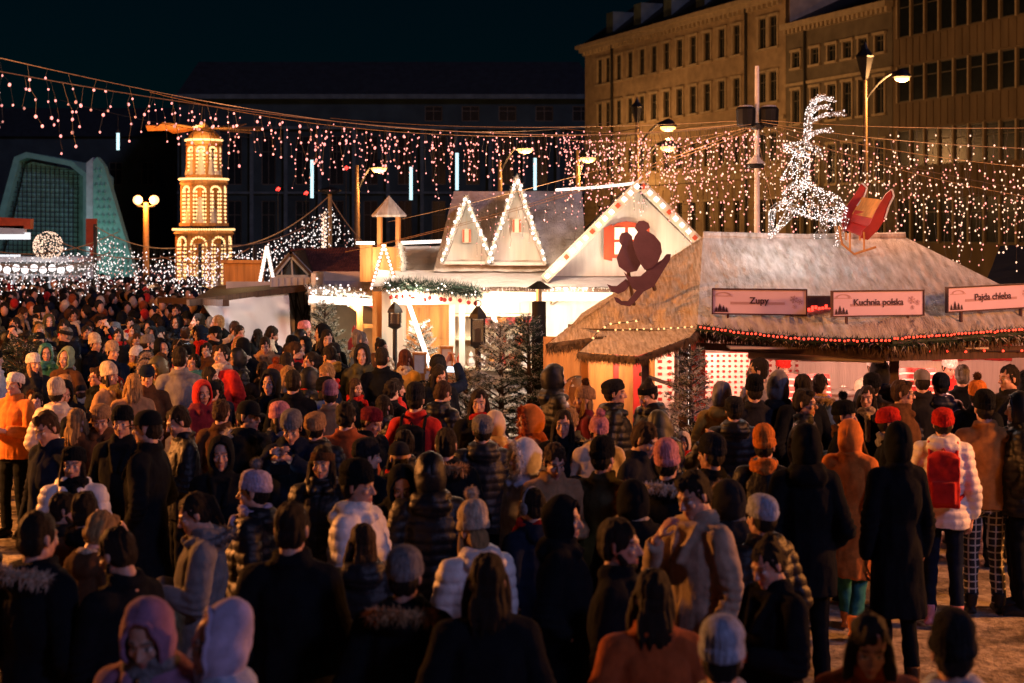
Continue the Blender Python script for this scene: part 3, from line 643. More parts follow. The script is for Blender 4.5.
w = MB(); w.add([far2(-60, 12, .3), far2(-29.5, 12, .3), far2(-29.5, 15, -4), far2(-60, 15, -4), far2(-60, 12, -9), far2(-29.5, 12, -9)], [(0, 1, 2, 3), (3, 2, 5, 4), (0, 3, 4), (1, 5, 2)]); w.build('roof', M['darkroof'], r)
for h in H: window(far2, r, h, 'dimframe', (1, 1))

# ---- street lamps
LIGHTS = []
def light(kind, name, loc, power, col, size=.1, to=None, spot=None, spread=None):
    l = bpy.data.lights.new(name, kind); l.energy = power; l.color = col
    if kind == 'POINT': l.shadow_soft_size = size
    if kind == 'SPOT': l.shadow_soft_size = size; l.spot_size = rad(spot or 120); l.spot_blend = .6
    if kind == 'AREA': l.shape = 'RECTANGLE'; l.size, l.size_y = size
    o = bpy.data.objects.new(name, l); COL.objects.link(o); o.location = loc
    if to is not None: o.rotation_euler = (Vector(to) - Vector(loc)).to_track_quat('-Z', 'Y').to_euler()
    return o
SOD = (1, .32, .07); SODY = (1, .46, .15)
def arm_lamp(px, py, Y, pole_px, top_py, label, power, lantern=False, second=None):
    h = W(px, py, Y); b = W(pole_px, py, Y); top = W(pole_px, top_py, Y)
    r = thing('street_lamp', label, 'street lamp', (b.x, Y, 0)); dx = h.x - b.x; sc = Y / 45
    m = MB(); m.tube([(b.x, Y, 0), (b.x, Y, top.z)], [.11 * sc, .05 * sc], 10); m.lathe([(.2 * sc, 0), (.2 * sc, .5), (.12 * sc, .9)], (b.x, Y, 0), 12); m.build('pole', M['rust'], r)
    for z, mult in [(h.z, 1)] + ([(W(0, second, Y).z, 1)] if second else []):
        m = MB(); m.tube([Vector((b.x + dx * t, Y, z - .9 * sc * (1 - t) ** 2 + .18 * sc)) for t in [i / 8 for i in range(9)]], .035 * sc, 8); m.build('arm', M['iron'], r)
        m = MB(); m.lathe([(.02, .26 * sc), (.15 * sc, .2 * sc), (.26 * sc, .05 * sc), (.27 * sc, 0)], (h.x, Y, z), 16); lm = m.build('lamp_shade', M['iron'], r)
        m = MB(); m.ball((h.x, Y, z - .02), (.23 * sc, .23 * sc, .13 * sc), 14, 8); m.build('lamp_glass', EM['lamp'], lm)
        light('POINT', 'lamp_light', (h.x, Y, z - .35 * sc), power, SODY, .15)
    if lantern:
        m = MB(); m.lathe([(.05, top.z - 1.0), (.12, top.z - .9), (.3, top.z - .2), (.34, top.z - .15), (.12, top.z + .1), (.03, top.z + .35)], (b.x, Y, 0), 8); m.build('unlit_lantern', M['iron'], r)
arm_lamp(902, 77, 52, 865, 52, 'tall street lamp with curved arm and lantern top in front of the banded office block', 1900, True)
arm_lamp(668, 127, 76, 637, 104, 'street lamp with two lit heads one above the other on its pole', 800, True, 147)
arm_lamp(588, 158, 95, 578, 150, 'low street lamp left of the ochre building corner', 900)
arm_lamp(525, 149, 90, 500, 160, 'street lamp above the white house ridge', 900)
arm_lamp(379, 168, 80, 357, 165, 'street lamp behind the little belfry', 900)
def globe_lamp(b, z, label, power, sc=1.0):
    r = thing('globe_lamp', label, 'street lamp', (b[0], b[1], 0)); Y = b[1]
    m = MB(); m.tube([(b[0], Y, 0), (b[0], Y, z - .1)], [.14 * sc, .1 * sc], 10); m.lathe([(.24, 0), (.22, .5), (.15, .8)], (b[0], Y, 0), 12); m.build('pole', M['rust'], r)
    m = MB(); m.tube([(b[0] - .35 * sc, Y, z - .22 * sc), (b[0], Y, z - .3 * sc), (b[0] + .35 * sc, Y, z - .22 * sc)], .05 * sc, 8); m.build('crossarm', M['iron'], r)
    for s in (-1, 1):
        m = MB(); m.ball((b[0] + s * .33 * sc, Y, z), .19 * sc, 16, 10); m.build('globe', EM['globe'], r)
    light('POINT', 'globe_light', (b[0], Y - .45 * sc, z), power, SOD, .25)
p = W(146, 200, 60); globe_lamp((p.x, 60), p.z, 'twin globe street lamp between the teal spike and the wooden pyramid tower', 700)

# ---- teal pavilion and teal spike
def wedge(poly, Y, depth): 
    return [W(x, y, Y) for x, y in poly]
def flat(poly, Y): return [((x - CX) * Y / F, HC - (y - CY) * Y / F) for x, y in poly]
X3, Z3 = (1, 0, 0), (0, 0, 1)
r = thing('pavilion', 'teal lit pavilion with sloping frame and dark lattice front', 'pavilion', (W(40, 0, 90).x, 92, 0)); Y = 90
m = MB(); out = [(-18, 275), (-2, 215), (14, 157), (26, 152), (72, 161), (87, 174), (88, 275)]; inn = [(83, 275), (83, 177), (70, 166), (27, 157.5), (19, 161), (4, 218), (-10, 275)]
m.prism(flat(out + inn, Y), (0, Y, 0), X3, Z3, (0, 6, 0)); m.build('frame', M['teal'], r)
m = MB(); m.prism(flat([(-6, 275), (8, 222), (21, 164), (27, 161), (69, 169), (80, 178), (80, 275)], Y), (0, Y + .9, 0), X3, Z3, (0, .2, 0)); pn = m.build('infill_panel', M['tealdark'], r)
m = MB()
for i in range(17):
    x = 4 + i * 4.6; y0 = max(164, 222 - (x - 8) * 4.4) if x < 22 else (161 + (x - 27) * .19 if x < 69 else 172)
    if x < 80: m.bar(W(x, y0 + 2, Y + .6), W(x, 274, Y + .6), .04)
for j in range(22): y = 168 + j * 4.8; m.bar(W(max(-4, 21 - (y - 164) * .24), y, Y + .65), W(79, y + 2, Y + .65), .04)
m.build('lattice', M['iron'], r)
light('AREA', 'teal_floodlight', W(60, 265, 80), 110, (.6, 1, .9), (3, .4), to=W(60, 200, 90))
r = thing('pavilion', 'tall teal spike shaped pavilion with diamond panels', 'pavilion', (W(110, 0, 84).x, 86, 0)); Y = 84
m = MB(); A = flat([(93, 275), (93, 161), (97, 157), (104, 166), (136, 275)], Y); m.prism(A, (0, Y, 0), X3, Z3, (0, .7, 0)); m.build('shell', M['teal'], r)
m = MB(); m.prism(flat([(86.5, 275), (86.5, 163), (93, 157.5), (93, 275)], Y), (0, Y - .05, 0), X3, Z3, (0, .8, 0)); m.build('side_fin', M['grey'], r)
m = MB()
for j in range(15):
    y = 166 + j * 7.6
    x1 = 104 + (y - 166) * .294
    nn = max(1, int((x1 - 93) / 5)); 
    for i in range(nn):
        x = 94 + (x1 - 95) * i / nn + (2.4 if j % 2 else 0); wd = (x1 - 95) / nn
        c = W(x + wd / 2, y + 3.8, Y - .12); q = [W(x + wd / 2, y, Y), W(x + wd, y + 3.8, Y), W(x + wd / 2, y + 7.6, Y), W(x, y + 3.8, Y)]
        if x + wd < x1 + 1: m.add(q + [c], [(0, 1, 4), (1, 2, 4), (2, 3, 4), (3, 0, 4)])
m.build('diamond_panels', M['teal'], r)

# ---- the wooden pyramid tower, tiers outlined in bulbs
Y = 60; cx = W(204, 0, Y).x; sc = Y / F; zz = lambda py: HC - (py - CY) * sc
r = thing('pyramid_tower', 'tall wooden Christmas pyramid tower outlined in bulbs with rotor on top', 'tower', (cx, Y, 0)); m = MB(); m.lathe([(R_, zz(y_)) for y_ in (292, 145) for R_ in (.42,)], (cx, Y, 0), 10); m.build('core', M['darkwood'], r)
tiers = [(290, 236, 27.5, 5), (226, 186, 22, 3), (178, 147, 16.5, 3)]
for (yb, yt, hw, na) in tiers:
    R = hw * sc; z0, z1 = max(0, zz(yb)), zz(yt); t = MB(); nn = 8
    t.lathe([(R * .62, z0), (R * .62, z1)], (cx, Y, 0), nn)
    for i in range(nn): a = 2 * PI * (i + .5) / nn; t.tube([(cx + R * .95 * math.cos(a), Y + R * .95 * math.sin(a), z0), (cx + R * .95 * math.cos(a), Y + R * .95 * math.sin(a), z1)], .09, 8)
    t.lathe([(R * 1.02, z1), (R * 1.1, z1 + .1), (R * 1.02, z1 + .22)], (cx, Y, 0), 16); t.lathe([(R * 1.12, z0), (R * 1.12, z0 + .12)], (cx, Y, 0), 16)
    o = t.build('tier', M['wood'], r)
    b = MB()
    for i in range(nn):
        a0 = 2 * PI * (i + .5) / nn; a1 = 2 * PI * (i + 1.5) / nn
        if math.sin((a0 + a1) / 2) > .5: continue
        p0 = Vector((cx + R * math.cos(a0), Y + R * math.sin(a0), 0)); p1 = Vector((cx + R * math.cos(a1), Y + R * math.sin(a1), 0)); w_ = (p1 - p0).length; k = int((z1 - z0) / .15)
        for q in range(k):
            z = z0 + .15 + q * .15
            if z < z1 - w_ * .35:
                for e in (.14, .30, .70, .86): b.ball(p0.lerp(p1, e) + Vector((0, 0, z)), .045, 6, 4)
        for q in range(9): th = PI * q / 8; b.ball(p0.lerp(p1, .5 - .34 * math.cos(th)) + Vector((0, 0, z1 - w_ * .35 + .3 * w_ * math.sin(th))), .045, 6, 4)
    for q in range(40): a = PI + PI * q / 39; b.ball((cx + R * 1.1 * math.cos(a), Y + R * 1.1 * math.sin(a), z1 + .26), .045, 6, 4)
    tag(b.build('bulb_outline', EM['amber'], o), kind='stuff')
    f = MB()                                                   # carved figures in the arches
    for i in range(5): a = PI + PI * (i + .5) / 5; c = (cx + R * .8 * math.cos(a), Y + R * .8 * math.sin(a), z0); f.lathe([(.22, .1), (.16, .6), (.1, .8), (.14, .95), (.05, 1.15)], c, 8)
    f.build('carved_figure', M['cream'], o)
m = MB(); z = zz(145); m.lathe([(.75, z), (.62, z + .35), (.5, z + .5), (.12, z + .75), (.05, zz(126))], (cx, Y, 0), 12); m.build('crown_roof', M['wood'], r)
m = MB()
for i in range(8):
    a = 2 * PI * i / 8 + .1; u = Vector((math.cos(a), math.sin(a), 0)); v = Vector((-math.sin(a), math.cos(a), .35)).normalized(); c = Vector((cx, Y, zz(128)))
    q = [c + u * .2, c + u * 1.3 - v * .18, c + u * 2.25 - v * .28, c + u * 2.25 + v * .28, c + u * 1.3 + v * .18]; m.slab(q, .03)
m.ball((cx, Y, zz(128)), .2); m.build('rotor', M['wood'], r)
for (yb, yt, hw, na) in tiers: light('POINT', 'tier_light', (cx, Y - hw * sc - .9, zz((yb + yt) / 2)), 34, (1, .6, .25), .3)
light('POINT', 'rotor_fill', (cx, Y - 1.3, zz(137)), 60, (1, .6, .25), .2)  # lamp added under the rotor to brighten its blades
# ================================================================== STALLS
def tri_sheet(mb, a, b, c, n, amp, mi=0, seed=0.0, st=(1, 1, 1)):
    a, b, c = Vector(a), Vector(b), Vector(c); nr = (b - a).cross(c - a).normalized()
    if nr.z < 0: nr = -nr
    idx = {}; vs = []
    for i in range(n + 1):
        for j in range(n + 1 - i):
            u, v = i / n, j / n; p = a + (b - a) * u + (c - a) * v; e = min(1, 12 * min(u, v, 1 - u - v))
            p = p + nr * amp * e * (noise.noise(Vector((p.x * 7 * st[0] + seed, p.y * 7 * st[1], p.z * 7 * st[2]))) + .5 * noise.noise(p * 19)); idx[i, j] = len(vs); vs.append(p)
    fs = []
    for i in range(n):
        for j in range(n - i):
            fs.append((idx[i, j], idx[i + 1, j], idx[i, j + 1]))
            if j < n - i - 1: fs.append((idx[i + 1, j], idx[i + 1, j + 1], idx[i, j + 1]))
    mb.add(vs, fs, mi)
def bristles(mb, path, per_m, ln, mi=0, seed=1, wdt=.008, spread=.05, dirv=(0, 0, -1)):
    r = random.Random(seed); path = [Vector(p) for p in path]; dv = Vector(dirv)
    for a, b in zip(path, path[1:]):
        for _ in range(int((b - a).length * per_m)):
            p = a.lerp(b, r.random()) + Vector((r.gauss(0, spread * .6), r.gauss(0, spread * .6), r.gauss(0, spread * .3))); t = p + dv * ln * r.uniform(.5, 1.2) + Vector((r.gauss(0, spread), r.gauss(0, spread), r.gauss(0, spread * .4)))
            u = (b - a).normalized() * wdt; mb.add([p - u, p + u, t], [(0, 1, 2)], mi)
def garland(name, path, parent, rad_=.07, per_m=700, mats=None, baubles=None, seed=1):
    mb = MB(); r = random.Random(seed); path = [Vector(p) for p in path]; mb.tube(path, rad_ * .45, 7, 0)
    for a, b in zip(path, path[1:]):
        for _ in range(int((b - a).length * per_m)):
            p = a.lerp(b, r.random()); d = Vector((r.gauss(0, 1), r.gauss(0, 1), r.gauss(0, 1))).normalized(); u = d.orthogonal().normalized() * .011
            t = p + d * rad_ * r.uniform(.7, 1.35); mb.add([p + u, p - u, t], [(0, 1, 2)], 1 if r.random() < .28 else 0)
    return mb.build(name, mats or [M['needle'], M['frostneedle']], parent)
def rope_light(name, path, parent, em, step, size, sag=0.0):
    mb = MB(); path = [Vector(p) for p in path]; mb.tube(path, size * .35, 6, 1); acc = 0
    for a, b in zip(path, path[1:]):
        k = max(1, int((b - a).length / step))
        for i in range(k):
            p = a.lerp(b, (i + .5) / k); mb.ball(p + Vector((rnd.gauss(0, size * .3), -size * .3, rnd.gauss(0, size * .3))), (size * 1.15, size, size), 6, 5, 0)
    return mb.build(name, [em, M['darkcable']], parent)

# ---------- the food stall on the right
E0, E1, E2 = W(697, 331, 15.5), W(889, 345, 14.7), W(1092, 330, 15.6)
R0, R1 = W(703, 237, 17.3), W(905, 237, 17.3)
L1, B0, B1 = W(569, 328, 16.6), Vector((.9, 19.4, 2.05)), Vector((6.4, 19.2, 2.05))
fs_ = thing('food_stall', 'thatched food stall with frosted hipped roof carrying the three pink signs', 'market stall', (3.6, 17, 0))
m = MB(); tri_sheet(m, R0, E0, E1, 46, .022, 0, 1, (2, .4, .4)); tri_sheet(m, R0, E1, R1, 46, .022, 0, 1, (2, .4, .4)); tri_sheet(m, R1, E1, E2, 46, .022, 0, 1, (2, .4, .4)); tri_sheet(m, R1, E2, B1, 12, .02); tri_sheet(m, R1, B1, B0, 8, .02); tri_sheet(m, R0, R1, B0, 8, .02)
m.tube([R0 + Vector((0, 0, .02)), R0.lerp(R1, .5) + Vector((0, 0, -.01)), R1 + Vector((0, 0, .01))], .045, 8)
roof = m.build('roof', M['frost'], fs_)
m = MB(); tri_sheet(m, R0, L1, E0, 46, .03, 0, 5); tri_sheet(m, R0, B0, L1, 10, .02); bristles(m, [R0, R0.lerp(L1, .33), R0.lerp(L1, .66), L1], 260, .12, 0, 4, .007, .03, (-.5, -.6, -.5))
bristles(m, [R0.lerp(L1, .1), E0.lerp(L1, .5), E0.lerp(R0, .2)], 60, .12, 0, 44, .006, .12, (-.3, -.5, -.5))
m.build('thatched_roof_side', M['thatch'], fs_)
m = MB(); 
for a, b in ((E0, E1), (E1, E2), (L1, E0)):
    m.slab([a + Vector((0, .02, -.012)), b + Vector((0, .02, -.012)), b + Vector((0, .35, .02)), a + Vector((0, .35, .02))], .06)
    bristles(m, [a + Vector((0, .04, -.02)), b + Vector((0, .04, -.02))], 420, .11, 0, 9, .009, .03)
m.build('roof_hem', M['thatchdark'], fs_)
def awn(name, back, front, th, seed):
    m = MB(); 
    for i in range(len(back) - 1): tri_sheet(m, back[i], front[i], front[i + 1], 18, .02, 0, seed); tri_sheet(m, back[i], front[i + 1], back[i + 1], 18, .02, 0, seed)
    o = m.build(name, M['thatch'], fs_); m = MB()
    P = [back[0]] + front + [back[-1]]
    for a, b in zip(P, P[1:]): m.tube([Vector(a) - Vector((0, 0, .04)), Vector(b) - Vector((0, 0, .04))], .034, 8); bristles(m, [Vector(a) - Vector((0, 0, .02)), Vector(b) - Vector((0, 0, .02))], 620, th, 0, seed, .009, .03)
    m.build('awning_hem', M['thatchdark'], o)
awn('awning', [W(604, 331, 16.25), W(655, 330, 15.9), W(697, 329, 15.5)], [W(579, 352, 15.7), W(638, 356, 14.9), W(690, 337, 15.1)], .085, 3)
awn('awning', [W(569, 327, 16.6), W(604, 331, 16.3)], [W(549, 343, 16.3), W(604, 336, 16.0)], .11, 6)
def post(parent, px, Y, ztop, w_, m_, name='post'):
    b = W(px, 0, Y); m = MB(); m.box((b.x, Y, ztop / 2), (w_, w_, ztop)); return m.build(name, M[m_], parent)
post(fs_, 697, 15.85, 2.05, .16, 'redboard'); post(fs_, 683, 15.75, 2.03, .10, 'darkwood'); post(fs_, 645, 15.2, 1.8, .07, 'darkwood'); post(fs_, 585, 16.0, 1.84, .07, 'wood'); post(fs_, 893, 15.4, 1.96, .1, 'darkwood'); post(fs_, 1060, 15.9, 2.0, .12, 'redboard')
m = MB(); m.bar(W(697, 346, 15.55), W(885, 355, 14.85), .06, .07); m.bar(W(885, 355, 14.85), W(1090, 350, 15.6), .06, .12); m.bar(W(640, 374, 15.3), W(692, 392, 15.8), .035); m.build('fascia_beam', M['darkwood'], fs_)
m = MB(); m.box((3.5, 15.55, 1.93), (2.6, .9, .02)); m.slab([W(748, 358, 15.3), W(884, 362, 14.95), W(884, 355, 15.0), W(748, 352, 15.35)], .02); m.build('inner_canopy', M['cream'], fs_)
m = MB(); m.box((4.1, 18.7, 1.0), (4.6, .1, 2.0)); m.box((6.25, 17.4, 1.0), (.1, 2.5, 2.0)); m.box((1.35, 17.9, 1.0), (.1, 1.6, 2.0)); m.box((1.6, 17.1, .95), (.6, .08, 1.9)); m.build('wall', M['whitewood'], fs_)
m = MB(); m.box((4.1, 16.4, .5), (3.8, .08, 1.0)); m.box((4.1, 16.55, 1.02), (3.95, .5, .05)); ct = m.build('counter', M['redboard'], fs_)
m = MB()
for k in range(40): m.box((2.75 + k * .09, 18.6 - .02 * math.sin(k * 1.3), 1.72 + .04 * math.sin(k * .7)), (.092, .03, .42 + .1 * math.sin(k * .7)))
m.build('red_drape', M['redpaint'], fs_)
def lattice_panel(p0, p1, Y, nx, nz_, parent, name='patterned_panel'):
    a, b = W(p0[0], p0[1], Y), W(p1[0], p1[1], Y); wd, hh = b.x - a.x, a.z - b.z; m = MB(); m.box(((a.x + b.x) / 2, Y, (a.z + b.z) / 2), (wd, .03, hh), mi=0)
    for i in range(nx):
        for j in range(nz_):
            c = (a.x + wd * (i + .5) / nx, Y - .02, b.z + hh * (j + .5) / nz_); sx, sz = wd / nx * .30, hh / nz_ * .30
            if (i + j) % 2: m.prism([(-sx, 0), (0, -sz), (sx, 0), (0, sz)], c, (1, 0, 0), (0, 0, 1), (0, -.01, 0), 1)
            else: m.box(c, (sx * 1.5, .012, sz * 1.6), mi=1)
    return m.build(name, [M['whitewood'], M['redpaint']], parent)
lattice_panel((703, 353), (750, 400), 17.0, 8, 9, fs_); lattice_panel((655, 352), (674, 402), 16.9, 2, 8, fs_); lattice_panel((760, 352), (800, 384), 18.5, 6, 6, fs_)
m = MB(); m.box((W(676, 0, 16.95).x + .12, 16.96, 1.4), (.2, .03, 1.0)); m.box((W(640, 0, 17).x, 16.98, 1.45), (.16, .03, 1.1)); m.box((W(616, 0, 17).x, 17.0, 1.45), (.06, .05, 1.2)); m.build('red_panels', M['redpaint'], fs_)
m = MB(); m.box((W(626, 0, 16.9).x, 17.05, .95), (.85, .05, 1.9)); m.box((W(575, 0, 16.9).x, 17.2, .95), (.7, .05, 1.9)); m.build('side_boards', M['wood'], fs_)
# red striped cloth over the counter
def striped(p0, p1, Y, label, n=5, tilt=.15):
    a, b = W(p0[0], p0[1], Y), W(p1[0], p1[1], Y); m = MB(); wd = b.x - a.x
    for i in range(24):
        for j in range(n * 4):
            z0 = a.z + (b.z - a.z) * j / (n * 4); z1 = a.z + (b.z - a.z) * (j + 1) / (n * 4); f = lambda t, q: .03 * math.sin(t * 19 + q) 
            x0, x1 = a.x + wd * i / 24, a.x + wd * (i + 1) / 24; t0 = tilt * (j / (n * 4)); t1 = tilt * ((j + 1) / (n * 4))
            m.quad((x0, Y - t0 + f(x0, z0), z0), (x1, Y - t0 + f(x1, z0), z0), (x1, Y - t1 + f(x1, z1), z1), (x0, Y - t1 + f(x0, z1), z1), 1 if j % 4 == 3 else 0)
    return tag(m.build('striped_cloth', [M['redpaint'], M['snow']]), label, 'cloth')
striped((786, 374), (829, 404), 16.3, 'red cloth with white stripes hung over the food stall counter behind the bare headed man')
striped((892, 368), (936, 398), 16.25, 'red cloth with white stripes at the right end of the food stall counter')
for (px, py, s_, nm, lb, mm) in ((762, 385, .16, 'soup_pot', 'large tin soup pot on the food stall counter beside the patterned wall', 'tin'), (843, 384, .15, 'soup_pot', 'tin soup pot on the food stall counter right of the striped cloth', 'tin')):
    p = W(px, py, 16.55); t = thing(nm, lb, 'pot', (p.x, 16.55, 1.045)); m = MB(); m.lathe([(s_, 1.045), (s_ * 1.02, 1.05), (s_ * 1.02, 1.3), (s_ * 1.08, 1.31), (s_ * 1.08, 1.325)], (p.x, 16.55, 0), 20); m.build('pot', M[mm], t)
    m = MB(); m.lathe([(s_ * 1.08, 1.326), (s_ * .8, 1.36), (.02, 1.38)], (p.x, 16.55, 0), 20); m.ball((p.x, 16.55, 1.39), .025); m.build('lid', M[mm], t)
# the eave garlands and red rope light
up = Vector((0, -.04, .03))
gp = [E0 + up, E0.lerp(E1, .25) + up + Vector((0, 0, -.03)), E0.lerp(E1, .5) + up + Vector((0, 0, -.045)), E0.lerp(E1, .75) + up + Vector((0, 0, -.03)), E1 + up]
gp2 = [E1 + up, E1.lerp(E2, .3) + up + Vector((0, 0, .0)), E1.lerp(E2, .65) + up, E2 + up]
tag(garland('eave_garland', gp, None, .085, 620, seed=3), 'dark fir garland along the left front eave of the food stall', 'garland', 'fir garlands on the stalls'); tag(garland('eave_garland', gp2, None, .10, 620, seed=4), 'dark fir garland along the right front eave of the food stall', 'garland', 'fir garlands on the stalls')
off = Vector((0, -.09, .02))
tag(rope_light('rope_light', [p + off for p in gp], None, EM['red'], .042, .011), 'red rope light along the left front eave of the food stall', 'light string', 'rope lights on the food stall')
tag(rope_light('rope_light', [p + off + Vector((0, 0, .02)) for p in gp2], None, EM['red'], .042, .011), 'red rope light along the right front eave of the food stall', 'light string', 'rope lights on the food stall')
tag(rope_light('rope_light', [W(640, 320, 16.0), W(607, 325, 16.35), W(596, 334, 16.05), W(590, 342, 15.9)], None, EM['amber'], .12, .012), 'amber light string at the corner of the thatched awning', 'light string', 'rope lights on the food stall')
tag(rope_light('rope_light', [W(612, 330, 16.2), W(655, 329, 15.8), W(695, 327, 15.4)], None, EM['amber'], .09, .010), 'amber light string along the top of the thatched awning', 'light string', 'rope lights on the food stall')
tag(rope_light('rope_light', [W(900, 352, 14.9), W(1085, 350, 15.45)], None, EM['red'], .20, .012), 'row of spaced red lamps under the right eave of the food stall', 'light string', 'rope lights on the food stall')
m = MB(); m.box((W(689, 0, 15.72).x, 15.74, 1.55), (.03, .03, .95)); m.box((W(689, 0, 15.72).x, 15.74, 1.55), (.05, .02, 1.0), mi=1)
tag(m.build('neon_strip', [EM['tube'], M['redboard']]), 'upright white light strip on the red corner post of the food stall', 'light strip')
# signs
def sign(a, b, hh, text, label, size):
    a, b = Vector(a), Vector(b); u = (b - a); Lw = u.length; u.normalize(); v = Vector((0, 0, 1)); nrm = u.cross(v).normalized(); c = (a + b) / 2 - v * hh / 2
    t = thing('stall_sign', label, 'sign', (c.x, c.y, c.z - hh / 2), 'pink signs on the food stall roof')
    P = lambda x, z, d=0: c + u * x + v * z + nrm * d
    m = MB(); X = Lw / 2; Z = hh / 2; bx = lambda x0, x1, z0, z1, d0, d1, mi: m.add([P(x, z, d) for d in (d0, d1) for x, z in ((x0, z0), (x1, z0), (x1, z1), (x0, z1))], [(3, 2, 1, 0), (4, 5, 6, 7), (0, 1, 5, 4), (1, 2, 6, 5), (2, 3, 7, 6), (3, 0, 4, 7)], mi)
    bx(-X, X, -Z, Z, -.03, 0, 0); m.build('panel', M['sign'], t)
    m = MB()
    for q in ((-X - .012, X + .012, Z, Z + .014), (-X - .012, X + .012, -Z - .014, -Z), (-X - .012, -X, -Z, Z), (X, X + .012, -Z, Z)): bx(*q, -.035, .012, 0)
    bx(-X * .7, -X * .66, -Z - .22, -Z - .014, -.04, -.01, 0); bx(X * .66, X * .7, -Z - .22, -Z - .014, -.04, -.01, 0); m.build('frame', M['signframe'], t)
    m = MB(); textmesh(m, text, P(0, .01), u, v, size, 0, .006, nrm); m.build('lettering', M['ink'], t)
    m = MB(); bx(-X * .62, X * .55, -.028, -.002, .001, .003, 0)
    for k, (qx, qz, s) in enumerate(((X * .74, .03, .042), (X * .87, .005, .03), (X * .76, -.045, .024))):
        for j in range(6):
            e = Vector((math.cos(j * PI / 3 + .3), 0, math.sin(j * PI / 3 + .3))); e = u * e.x + v * e.z; c0 = P(qx, qz, .006); s2 = e.cross(nrm) * s * .09
            m.add([c0 + s2, c0 - s2, c0 + e * s - s2, c0 + e * s + s2], [(0, 1, 2, 3)])
            for w_ in (-1, 1): f = (e * .6 + e.cross(nrm) * w_ * .7).normalized() * s * .42; c1 = c0 + e * s * .55; m.add([c1 + s2 * .8, c1 - s2 * .8, c1 + f - s2 * .8, c1 + f + s2 * .8], [(0, 1, 2, 3)])
    lx = -X * .78                                     # small arched emblem with a line of tiny print
    m.add([P(lx + .085 * math.cos(a_) * r_, Z * .52 + .035 * math.sin(a_) * r_ , .005) for r_ in (1, .72) for a_ in [PI * i / 10 for i in range(11)]], [(i, i + 1, 12 + i, 11 + i) for i in range(10)])
    bx(lx - .1, lx + .1, Z * .44, Z * .49, .001, .004, 0); m.build('print', M['inkpale'], t)
    m = MB()
    for k, (fx, s) in enumerate(((-X * .93, .05), (-X * .85, .075), (-X * .77, .06), (-X * .70, .045))):
        for q in range(3): z0 = -Z + .012 + s * .3 * q; m.add([P(fx - s * (.42 - .1 * q), z0, .005), P(fx + s * (.42 - .1 * q), z0, .005), P(fx, z0 + s * .62, .005)], [(0, 1, 2)])
    m.build('fir_print', M['ink'], t)
sign(W(713, 289.5, 15.66), W(806, 290.5, 15.4), .245, 'Zupy', 'pink sign reading Zupy, leftmost on the food stall roof', .094)
sign(W(833, 292, 15.1), W(923, 291, 15.35), .24, 'Kuchnia polska', 'pink sign reading Kuchnia polska, above the middle of the food stall', .092)
sign(W(948, 288.5, 15.3), W(1036, 284, 15.75), .235, 'Pajda chleba', 'pink sign reading Pajda chleba, at the right end of the food stall roof', .097)
t = thing('heat_lamp', 'small glowing orange heater box between two pink roof signs', 'lamp', W(819, 315, 15.5)); m = MB(); a = W(807, 296, 15.5); b = W(831, 314, 15.5); m.box(((a.x + b.x) / 2, 15.55, (a.z + b.z) / 2), (b.x - a.x, .12, a.z - b.z)); m.build('housing', M['darkwood'], t)
m = MB(); 
for k in range(7): m.box((a.x + (b.x - a.x) * (k + .5) / 7, 15.484, b.z + .045 + .012 * (k % 3)), (.026, .01, .035 + .02 * (k % 2)))
m.build('glowing_element', EM['red'], t)

# ---------- the white gingerbread house
Y = 24.0; hx = lambda px, y_=24.0: (px - CX) * y_ / F
hs = thing('market_house', 'white gingerbread house stall with gable, two lit dormers and snowy roof', 'market stall', (.4, 25, 0))
def sheet(mb, a, b, c, d, n, amp, mi=0, seed=0):
    a, b, c, d = map(Vector, (a, b, c, d)); nr = (b - a).cross(d - a).normalized(); nr = -nr if nr.z < 0 else nr; vs = []
    for i in range(n + 1):
        for j in range(n + 1):
            u, v = i / n, j / n; p = (a * (1 - u) + b * u) * (1 - v) + (d * (1 - u) + c * u) * v
            vs.append(p + nr * amp * (noise.noise(p * 5 + Vector((seed, 0, 0))) + .5 * noise.noise(p * 15)))
    mb.add(vs, [(i * (n + 1) + j, (i + 1) * (n + 1) + j, (i + 1) * (n + 1) + j + 1, i * (n + 1) + j + 1) for i in range(n) for j in range(n)], mi)
m = MB(); m.box((-1.62, 24.2, 1.2), (.95, .1, 2.4)); m.box((1.75, 24.2, 1.2), (2.5, .1, 2.4)); m.box((-.3, 24.25, 2.25), (1.75, .08, .3)); m.box((-.3, 24.2, .45), (1.75, .1, .9)); m.box((-2.05, 25.2, 1.2), (.1, 2, 2.4)); m.box((2.95, 25.2, 1.2), (.1, 2, 2.4)); m.box((.4, 26.2, 1.2), (5, .1, 2.4)); m.build('wall', M['whitewood'], hs)
m = MB(); sheet(m, (-1.25, 23.95, 2.47), (1.2, 23.95, 2.47), (1.2, 25.8, 3.8), (-1.0, 25.8, 3.8), 30, .02, 0); sheet(m, (-1.25, 27.6, 2.47), (1.2, 27.6, 2.47), (1.2, 25.8, 3.8), (-1.0, 25.8, 3.8), 6, .02); m.add([(-1.25, 23.95, 2.45), (-1.0, 25.8, 3.78), (-1.25, 27.6, 2.45)], [(0, 1, 2)])
m.build('roof', M['houseroof'], hs)
gx, gY = 2.0, 23.45
m = MB()
for s in (-1, 1): sheet(m, (gx + s * 1.52, gY, 2.36), (gx + s * 1.52, 26.6, 2.36), (gx, 26.6, 3.87), (gx, gY, 3.87), 22, .015, 0, s); m.slab([(gx + s * 1.5, gY + .02, 2.35), (gx + s * 1.5, 26.6, 2.35), (gx, 26.6, 3.84), (gx, gY + .02, 3.84)], .05, 0)
m.build('gable_roof', M['houseroof'], hs)
